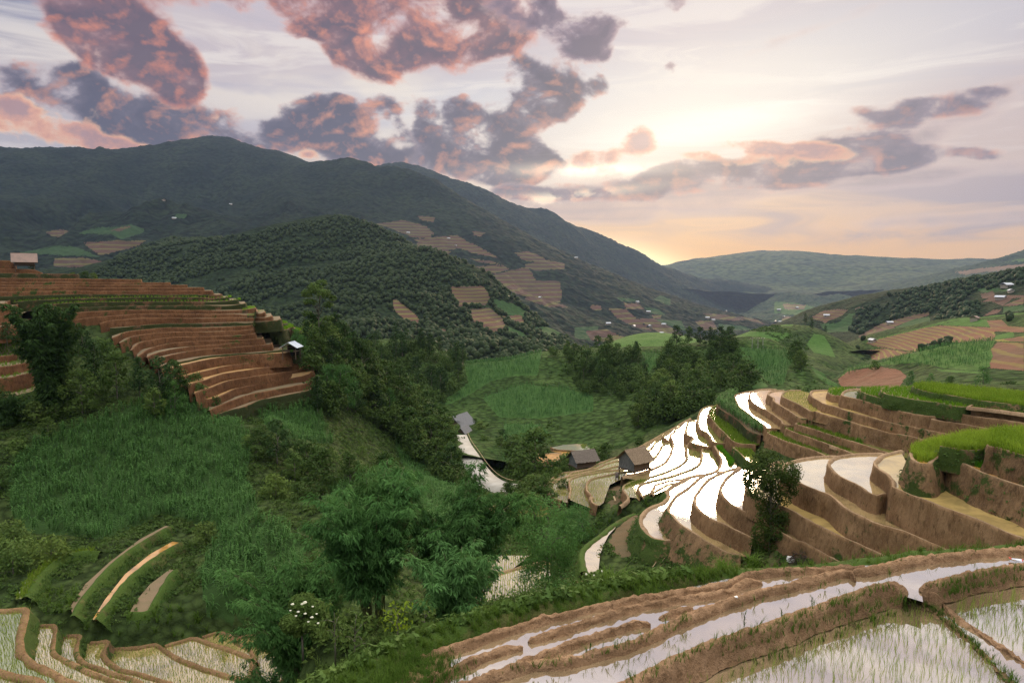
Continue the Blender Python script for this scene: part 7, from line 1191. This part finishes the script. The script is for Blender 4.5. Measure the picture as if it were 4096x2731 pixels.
# ------------------------------------------------------------------ buffalo and person
def skin_body(name, joints, edges, mat, parent, levels=2):
    me = bpy.data.meshes.new(name); me.from_pydata([j[:3] for j in joints], edges, []); o = link(name, me, parent); me.materials.append(M[mat])
    sk = o.modifiers.new('skin', 'SKIN'); 
    for v, j in zip(me.skin_vertices[0].data, joints): v.radius = (j[3], j[4] if len(j) > 4 else j[3])
    me.skin_vertices[0].data[0].use_root = True; sk.use_smooth_shade = True
    ss_ = o.modifiers.new('sub', 'SUBSURF'); ss_.levels = levels; ss_.render_levels = levels; return o
p = atz(2468, 1922, -37.25); o = thing('buffalo', 'brown water buffalo standing beneath the stilted hut, facing us', 'buffalo', tuple(p), math.radians(-8))
J = [(0, 1.0, 1.02, .34, .36), (0, .45, 1.05, .36, .38), (0, 0, 1.12, .3, .34), (0, -.35, 1.15, .2, .24), (0, -.62, 1.08, .15, .17), (0, -.85, .88, .11, .12), (0, -.98, .76, .085, .08), (0, 1.28, 1.0, .22, .26), (0, 1.42, .95, .05), (0, 1.48, .5, .03),
     (-.2, 0, .75, .12), (-.22, .02, .42, .075), (-.22, -.02, .05, .07), (.2, 0, .75, .12), (.22, .02, .42, .075), (.22, -.02, .05, .07), (-.22, 1.15, .75, .15), (-.23, 1.28, .45, .075), (-.23, 1.22, .05, .07), (.22, 1.15, .75, .15), (.23, 1.28, .45, .075), (.23, 1.22, .05, .07)]
skin_body('body', J, [(0, 1), (1, 2), (2, 3), (3, 4), (4, 5), (5, 6), (0, 7), (7, 8), (8, 9), (2, 10), (10, 11), (11, 12), (2, 13), (13, 14), (14, 15), (7, 16), (16, 17), (17, 18), (7, 19), (19, 20), (20, 21)], 'hide', o)
for s_ in (-1, 1):
    mb = MB(); mb.tube([(s_ * .1, -.6, 1.2), (s_ * .34, -.55, 1.26), (s_ * .5, -.42, 1.4), (s_ * .46, -.3, 1.56)], [.055, .05, .035, .01], 7); mb.build('horn', M['horn'], o, True)
    mb = MB(); mb.tube([(s_ * .12, -.58, 1.08), (s_ * .26, -.55, 1.05), (s_ * .38, -.53, 1.0)], [.03, .07, .02], 6); mb.build('ear', M['hide'], o, True)
p = atz(3993, 1729, -21.3 + .1); k_ = 33 / FPX * p[1] / 1.6; o = thing('person', 'person in dark clothes standing on a bare step holding out a thin stick', 'person', tuple(p), math.radians(10)); o.scale = (k_,) * 3
skin_body('body', [(0, 0, .92, .13, .1), (0, 0, 1.1, .12, .09), (0, .0, 1.3, .15, .1), (0, -.02, 1.42, .06), (0, -.05, 1.52, .085, .1), (0, -.05, 1.6, .075, .09), (-.08, 0, .86, .085), (-.09, -.02, .48, .06), (-.09, 0, .08, .045), (-.09, -.1, .03, .035), (.08, 0, .86, .085), (.1, .02, .48, .06), (.1, .03, .08, .045), (.1, -.07, .03, .035),
    (-.19, 0, 1.36, .055), (-.26, -.06, 1.12, .042), (-.2, -.22, .98, .035), (.19, 0, 1.36, .055), (.28, -.1, 1.2, .042), (.4, -.25, 1.22, .035)], [(0, 1), (1, 2), (2, 3), (3, 4), (4, 5), (0, 6), (6, 7), (7, 8), (8, 9), (0, 10), (10, 11), (11, 12), (12, 13), (2, 14), (14, 15), (15, 16), (2, 17), (17, 18), (18, 19)], 'cloth', o)
bm = bmesh.new(); bmesh.ops.create_uvsphere(bm, u_segments=12, v_segments=8, radius=.12)
me = bpy.data.meshes.new('hair'); bm.to_mesh(me); bm.free(); me.materials.append(M['hair']); h_ = link('hair', me, o); h_.location = (0, -.02, 1.6); h_.scale = (.85, 1, .9)
p2 = Vector(p) + Vector((.35 * k_, -.3 * k_, 1.25 * k_)); mb = MB(); mb.tube([(-.95, .1, .12), (0, 0, 0), (.8, -.1, -.16)], [.012, .018, .012], 5); o = mb.build('stick', M['bambooyellow']); o.location = tuple(p2); tag(o, 'thin pale stick held out by the person in dark clothes', 'stick')
# ------------------------------------------------------------------ sky, sun, air
SUN_AZ = math.radians(15.0); SUN_EL = math.radians(13.0)
world = bpy.data.worlds.new('World'); scene.world = world; world.use_nodes = True
def lin(r, g, b): return np.array([((c / 255) / 12.92 if c / 255 < .04045 else ((c / 255 + .055) / 1.055) ** 2.4) for c in (r, g, b)], np.float32)
def azel(px, py):
    r = raydir(px, py); return math.atan2(r[0], r[1]), math.atan2(r[2], math.hypot(r[0], r[1]))
# the front of the sky is worked out numerically as a map of azimuth and elevation
SW, SH = 1800, 800; AZ0, AZ1, EL0, EL1 = -1.05, 1.05, -.10, .72
gaz = np.linspace(AZ0, AZ1, SW, dtype=np.float32)[None, :].repeat(SH, 0); gel = np.linspace(EL0, EL1, SH, dtype=np.float32)[:, None].repeat(SW, 1)
BS = 1.0
def sst(x, a, b):
    t = np.clip((x - a) / (b - a), 0, 1); return t * t * (3 - 2 * t)
def blob(cx, cy, rx, ry, rot=0.0, sharp=1.0):
    a, e = azel(cx, cy); k = math.cos(a); sx = rx / FPX * k * k * BS; sy = ry / FPX * k * BS; R = max(sx, sy) * 2.4
    o = np.zeros((SH, SW), np.float32)
    i0, i1 = np.searchsorted(gaz[0], [a - R, a + R]); j0, j1 = np.searchsorted(gel[:, 0], [e - R, e + R])
    if i1 <= i0 or j1 <= j0: return o
    X = gaz[j0:j1, i0:i1] - a; Y = gel[j0:j1, i0:i1] - e; c_, s_ = math.cos(math.radians(rot)), math.sin(math.radians(rot))
    U = (X * c_ + Y * s_) / sx; W = (-X * s_ + Y * c_) / sy
    o[j0:j1, i0:i1] = np.exp(-sharp * (U * U + W * W)); return o
def total(bl):
    t = np.zeros((SH, SW), np.float32)
    for b in bl: t += blob(*b[:5]) * (b[5] if len(b) > 5 else 1.0)
    return np.minimum(t, 1.0)
def warped(sx_, sy_, seed, o=7, g=.56, wamp=.35):
    x = gaz * sx_; y = gel * sy_; w1 = fbm(x * .8, y * .8, seed + 40, 3); w2 = fbm(x * .8 + 7, y * .8 + 3, seed + 50, 3)
    f = fbm(x + w1 * wamp * 2, y + w2 * wamp * 2, seed, o, g); return (f / f.std()).astype(np.float32)
cum = warped(17, 25, 3, 7, .58, .13); cum2 = warped(26, 36, 8, 6, .58, .13); wisp = warped(3.2, 26, 5, 6, .6, .5); veil = warped(4, 9, 12, 5)
K = np.newaxis
def mixn(m, a_, b_): m = np.asarray(m, np.float32); m = m[..., K] if m.ndim == 2 else m; return a_ * (1 - m) + b_ * m
base = mixn(sst(gel, .0, .42), lin(236, 205, 176), lin(205, 195, 206))
base = mixn(sst(gaz, .1, .7) * .4, base, lin(192, 174, 178)); base = mixn(sst(-gaz, .1, .7) * .6, base, lin(196, 186, 198))
base = mixn(blob(1950, 430, 1000, 120, 4, .8) * .6, base, lin(194, 206, 226)); base = mixn(blob(250, 560, 900, 150, 0) * .7, base, lin(176, 174, 188))
base = mixn(blob(0, 10, 480, 190, 0) * .85, base, lin(124, 130, 162)); base = mixn(blob(4100, 0, 900, 260, 0) * .6, base, lin(172, 172, 196))
base = mixn(sst(wisp, .1, 1.6) * .6, base, lin(248, 238, 230)); base = mixn(sst(-wisp, .3, 1.6) * .35, base, lin(182, 178, 196))
base = mixn(blob(1250, 310, 1000, 260, -8) * sst(veil, -.8, 1.0) * .85, base, lin(247, 234, 220))
base = mixn(blob(2750, 450, 1000, 250, 12, .9) * .85, base, lin(250, 243, 232))
base = mixn(blob(3000, 1020, 1700, 200, 0, .8) * .97, base, lin(243, 184, 116)); base = mixn(blob(2600, 930, 700, 90, 8) * .5, base, lin(250, 205, 150))
base = mixn(np.clip(total([(3300, 830, 950, 90, 0), (3950, 800, 700, 130, 0), (3550, 900, 1000, 70, 0, .8)]) * sst(wisp, -2, .8), 0, 1) * .95, base, lin(166, 150, 160))
base = mixn(blob(3900, 560, 560, 200, 20) * .6, base, lin(204, 184, 184))
BS = .86
def layer(col, bl, n, ramp, amp=.3, soft=.16, opac=.97, lightdir=(9, -6), litc=None, litk=.0):
    s = total(bl); d = s * 1.12 - .68 + n * amp * sst(s, .04, .45) * .82; cov = sst(d, -soft * 1.3, soft * 2.4) * sst(s, .04, .3)
    sh = np.roll(np.roll(n, -lightdir[0], 1), -lightdir[1], 0); rel = np.clip((n - sh) * .42, -1, 1)     # > 0 where the cloud faces the light
    t = np.clip((d + .16) / .85 - rel * .2, 0, 1)
    ps = [p for p, _ in ramp]; c2 = np.stack([np.interp(t, ps, [c_[i] for _, c_ in ramp]) for i in range(3)], -1)
    if litc is not None: c2 = mixn(np.clip(rel * litk, 0, .85), c2, litc)
    return mixn(cov * opac, col, c2)
grey = [(0, lin(240, 208, 188)), (.16, lin(196, 168, 168)), (.4, lin(138, 126, 140)), (.75, lin(98, 92, 112)), (1, lin(84, 80, 102))]
pink = [(0, lin(242, 204, 190)), (.2, lin(226, 160, 140)), (.42, lin(184, 124, 116)), (.7, lin(132, 98, 108)), (1, lin(104, 86, 102))]
fire = [(0, lin(255, 226, 200)), (.3, lin(250, 196, 160)), (.65, lin(226, 164, 142)), (1, lin(180, 142, 144))]
dusk = [(0, lin(236, 208, 194)), (.25, lin(196, 170, 168)), (.6, lin(138, 124, 140)), (1, lin(102, 96, 118))]
OR = lin(250, 168, 128)
col = base
col = layer(col, [(3250, 720, 480, 50, 6), (3650, 560, 560, 70, 18), (3750, 700, 480, 46, 4), (3900, 390, 280, 46, 14), (3250, 120, 560, 40, 14, .8), (2700, 770, 460, 60, 0), (2200, 830, 480, 40, 0), (2300, 790, 300, 50, 4), (3750, 880, 800, 40, 2), (2450, 860, 600, 50, 0)], wisp * .6 + cum * .6, [(0, lin(238, 212, 200)), (.5, lin(198, 174, 174)), (1, lin(164, 148, 154))], .25, .3, .8)
col = layer(col, [(40, 330, 240, 130, 8), (200, 380, 230, 90, 14), (330, 310, 150, 90, 30), (470, 500, 160, 100, 0), (600, 480, 240, 115, 4), (800, 520, 270, 105, 0), (980, 540, 150, 90, 0), (1120, 560, 100, 60, 0), (1240, 500, 150, 90, 0), (1330, 430, 110, 55, -10), (1470, 540, 220, 115, 6), (1600, 610, 150, 80, 16), (1540, 450, 80, 70, 0), (1390, 600, 160, 60, 0, .7)], cum, grey, .34, .14, .97, (8, -7), OR, .9)
col = layer(col, [(1750, 440, 170, 60, -10), (1870, 470, 130, 80, -10), (2120, 370, 160, 115, 30), (2070, 280, 80, 70, 0), (2180, 430, 110, 70, 20), (2290, 370, 90, 130, -20, .85), (2420, 320, 60, 60, -20), (1950, 630, 250, 100, 0), (2110, 600, 130, 150, -10), (1800, 590, 160, 90, 0), (2030, 700, 200, 65, 0), (1690, 520, 70, 60, 0, .9), (1860, 540, 90, 60, 0)], cum, grey, .36, .15, .97, (8, -7), OR, .8)
col = layer(col, [(2600, 760, 290, 66, 4), (2660, 690, 110, 40, 0), (2900, 660, 170, 46, -4), (3060, 685, 90, 38, -6), (3250, 660, 240, 60, -6), (3450, 575, 240, 80, 4), (3560, 620, 340, 66, -2), (3480, 660, 260, 44, 0), (3540, 470, 180, 34, -16), (3680, 430, 150, 46, -14), (3830, 420, 160, 54, -10), (3960, 360, 130, 30, -10), (3920, 620, 120, 32, -14), (3150, 735, 180, 44, 0), (2260, 780, 240, 40, 0), (2050, 770, 160, 44, 0)], wisp * .55 + cum2 * .7, dusk, .3, .18, .95, (-6, -7), OR, .6)
col = layer(col, [(2550, 560, 85, 60, -20), (2400, 630, 150, 42, 8), (2350, 640, 70, 34, 0), (3180, 600, 280, 40, -10), (2950, 640, 230, 30, -8), (3330, 610, 130, 34, -8), (3000, 590, 120, 26, -8)], cum2, fire, .32, .2, .9)
col = layer(col, [(-60, 420, 190, 100, 0), (140, 480, 210, 80, 18), (230, 505, 110, 44, 0), (350, 570, 190, 46, 0), (370, 470, 50, 75, -10), (500, 600, 140, 56, 0), (1250, 620, 80, 30, 0), (860, 470, 40, 24, 0, .7), (1040, 540, 40, 30, 0, .8)], cum2, fire, .34, .15, .95)
col = layer(col, [(300, 0, 280, 120, -34), (460, 80, 260, 130, -36), (600, 200, 210, 120, -40), (700, 290, 140, 90, -50), (330, 170, 190, 80, -34), (430, 240, 150, 56, -30), (760, 330, 70, 70, 0, .8), (900, -20, 280, 70, 0), (700, 370, 70, 54, 0, .8)], cum, pink, .32, .2, .97, (9, -5), lin(250, 150, 110), .9)
col = layer(col, [(1180, -20, 350, 120, -10), (1340, 80, 270, 120, -30), (1500, 160, 250, 120, -20), (1700, 80, 340, 140, 0), (1900, 100, 240, 120, 0), (1450, 240, 130, 56, 0, .9), (1820, 200, 170, 66, 0, .9), (2040, 50, 150, 100, 0)], cum, pink, .34, .18, .97, (9, 5), lin(250, 158, 122), 1.0)
col = layer(col, [(2070, 20, 160, 100, 0), (2210, 100, 140, 66, -30), (2380, 90, 125, 110, -10), (2330, 170, 90, 66, 30), (2420, 220, 50, 46, 0, .8), (2640, 20, 170, 56, 10, .75), (3000, 25, 110, 34, 0, .8), (2680, 265, 55, 34, -40, .8)], cum, [(0, lin(240, 210, 200)), (.25, lin(190, 158, 162)), (.6, lin(132, 114, 132)), (1, lin(100, 90, 112))], .36, .18, .96)
BS = 1.0
g1 = blob(2800, 520, 560, 70, 10, .9) * sst(wisp, -1.6, 1.2); g2 = blob(2560, 1050, 260, 60, -14); g3 = blob(2350, 680, 320, 26, 0) * sst(cum, -1, 1); g4 = blob(2150, 800, 360, 22, 6) * sst(cum2, -1, 1)
for g, c_, k in ((g1, (.9, .82, .66), .25), (g2, (1.0, .78, .45), 1.1), (g3, (1, .85, .6), .7), (g4, (1, .85, .55), .8)): col = col + g[..., K] * np.array(c_, np.float32) * k
img = bpy.data.images.new('sky_map', SW, SH, alpha=False, float_buffer=True); img.colorspace_settings.name = 'Linear Rec.709'
buf = np.ones((SH, SW, 4), np.float32); buf[..., :3] = np.clip(col, 0, 1.3); img.pixels.foreach_set(buf.ravel()); img.update(); img.pack()
nt = NT(world.node_tree)
dirv = nt.N('ShaderNodeTexCoord').outputs['Generated']; sx = nt.N('ShaderNodeSeparateXYZ'); nt.L(dirv, sx.inputs[0])
az = nt.math('ARCTAN2', sx.outputs[0], sx.outputs[1]); el = nt.math('ARCSINE', sx.outputs[2])
cb = nt.N('ShaderNodeCombineXYZ'); nt.L(nt.math('MULTIPLY_ADD', az, 1 / (AZ1 - AZ0), -AZ0 / (AZ1 - AZ0)), cb.inputs[0]); nt.L(nt.math('MULTIPLY_ADD', el, 1 / (EL1 - EL0), -EL0 / (EL1 - EL0)), cb.inputs[1])
ti = nt.N('ShaderNodeTexImage', extension='EXTEND', interpolation='Linear'); ti.image = img; nt.L(cb.outputs[0], ti.inputs[0]); col = ti.outputs[0]
col = nt.mix(nt.ss(nt.math('ABSOLUTE', az), .85, 1.6), col, tuple(float(v) * BACKH for v in lin(186, 192, 202)))
col = nt.mix(nt.ss(el, .5, .72), col, tuple(float(v) * BACKK for v in lin(208, 204, 200)))
col = nt.mix(nt.ss(el, -.02, -.10), col, (.10, .095, .08))
sky = nt.N('ShaderNodeTexSky', sky_type='NISHITA'); sky.sun_disc = False; sky.sun_elevation = SUN_EL; sky.sun_rotation = SUN_AZ; sky.air_density = 1.2; sky.dust_density = 2.0
b1 = nt.N('ShaderNodeBackground'); nt.L(sky.outputs[0], b1.inputs[0]); b1.inputs[1].default_value = .05
b2 = nt.N('ShaderNodeBackground'); nt.L(col, b2.inputs[0]); b2.inputs[1].default_value = SKYK
ms = nt.N('ShaderNodeMixShader'); ms.inputs[0].default_value = .93; nt.L(b1.outputs[0], ms.inputs[1]); nt.L(b2.outputs[0], ms.inputs[2])
out = nt.N('ShaderNodeOutputWorld'); nt.L(ms.outputs[0], out.inputs[0])
sd = bpy.data.lights.new('sun', 'SUN'); so = bpy.data.objects.new('sun', sd); COL.objects.link(so); so.location = (300, 900, 400)
sd.energy = SUNK; sd.angle = math.radians(12); sd.color = (1.0, .74, .46)
dv = Vector((math.sin(SUN_AZ) * math.cos(SUN_EL), math.cos(SUN_AZ) * math.cos(SUN_EL), math.sin(SUN_EL)))
so.rotation_euler = dv.to_track_quat('Z', 'Y').to_euler()
if HAZE > 0:
    hb = MB(); hb.box((1500, 4830, 150), (15400, 9700, 1500))
    hm = bpy.data.materials.new('haze'); hm.use_nodes = True; t2 = NT(hm.node_tree)
    pv = t2.N('ShaderNodeVolumePrincipled'); pv.inputs['Color'].default_value = (.36, .5, .8, 1); pv.inputs['Density'].default_value = HAZE; pv.inputs['Anisotropy'].default_value = HAZEG
    ho = t2.N('ShaderNodeOutputMaterial'); t2.L(pv.outputs[0], ho.inputs['Volume'])
    h_ = hb.build('haze', hm); tag(h_, 'thin blue evening haze filling the valley', 'haze', None, 'stuff')
vs = scene.view_settings; vs.view_transform = 'Standard'; vs.look = 'None'; vs.exposure = EXPO; vs.gamma = 1.0; vs.use_curve_mapping = False
cy = scene.cycles
cy.use_denoising = True; cy.max_bounces = 4; cy.diffuse_bounces = 2; cy.glossy_bounces = 2; cy.transmission_bounces = 2; cy.transparent_max_bounces = 4; cy.volume_bounces = 0
cy.caustics_reflective = False; cy.caustics_refractive = False; cy.sample_clamp_indirect = 4.0
cy.use_adaptive_sampling = True; cy.adaptive_threshold = .02
try: cy.denoiser = 'OPENIMAGEDENOISE'; cy.denoising_input_passes = 'RGB_ALBEDO_NORMAL'; cy.denoising_prefilter = 'NONE'
except Exception: pass
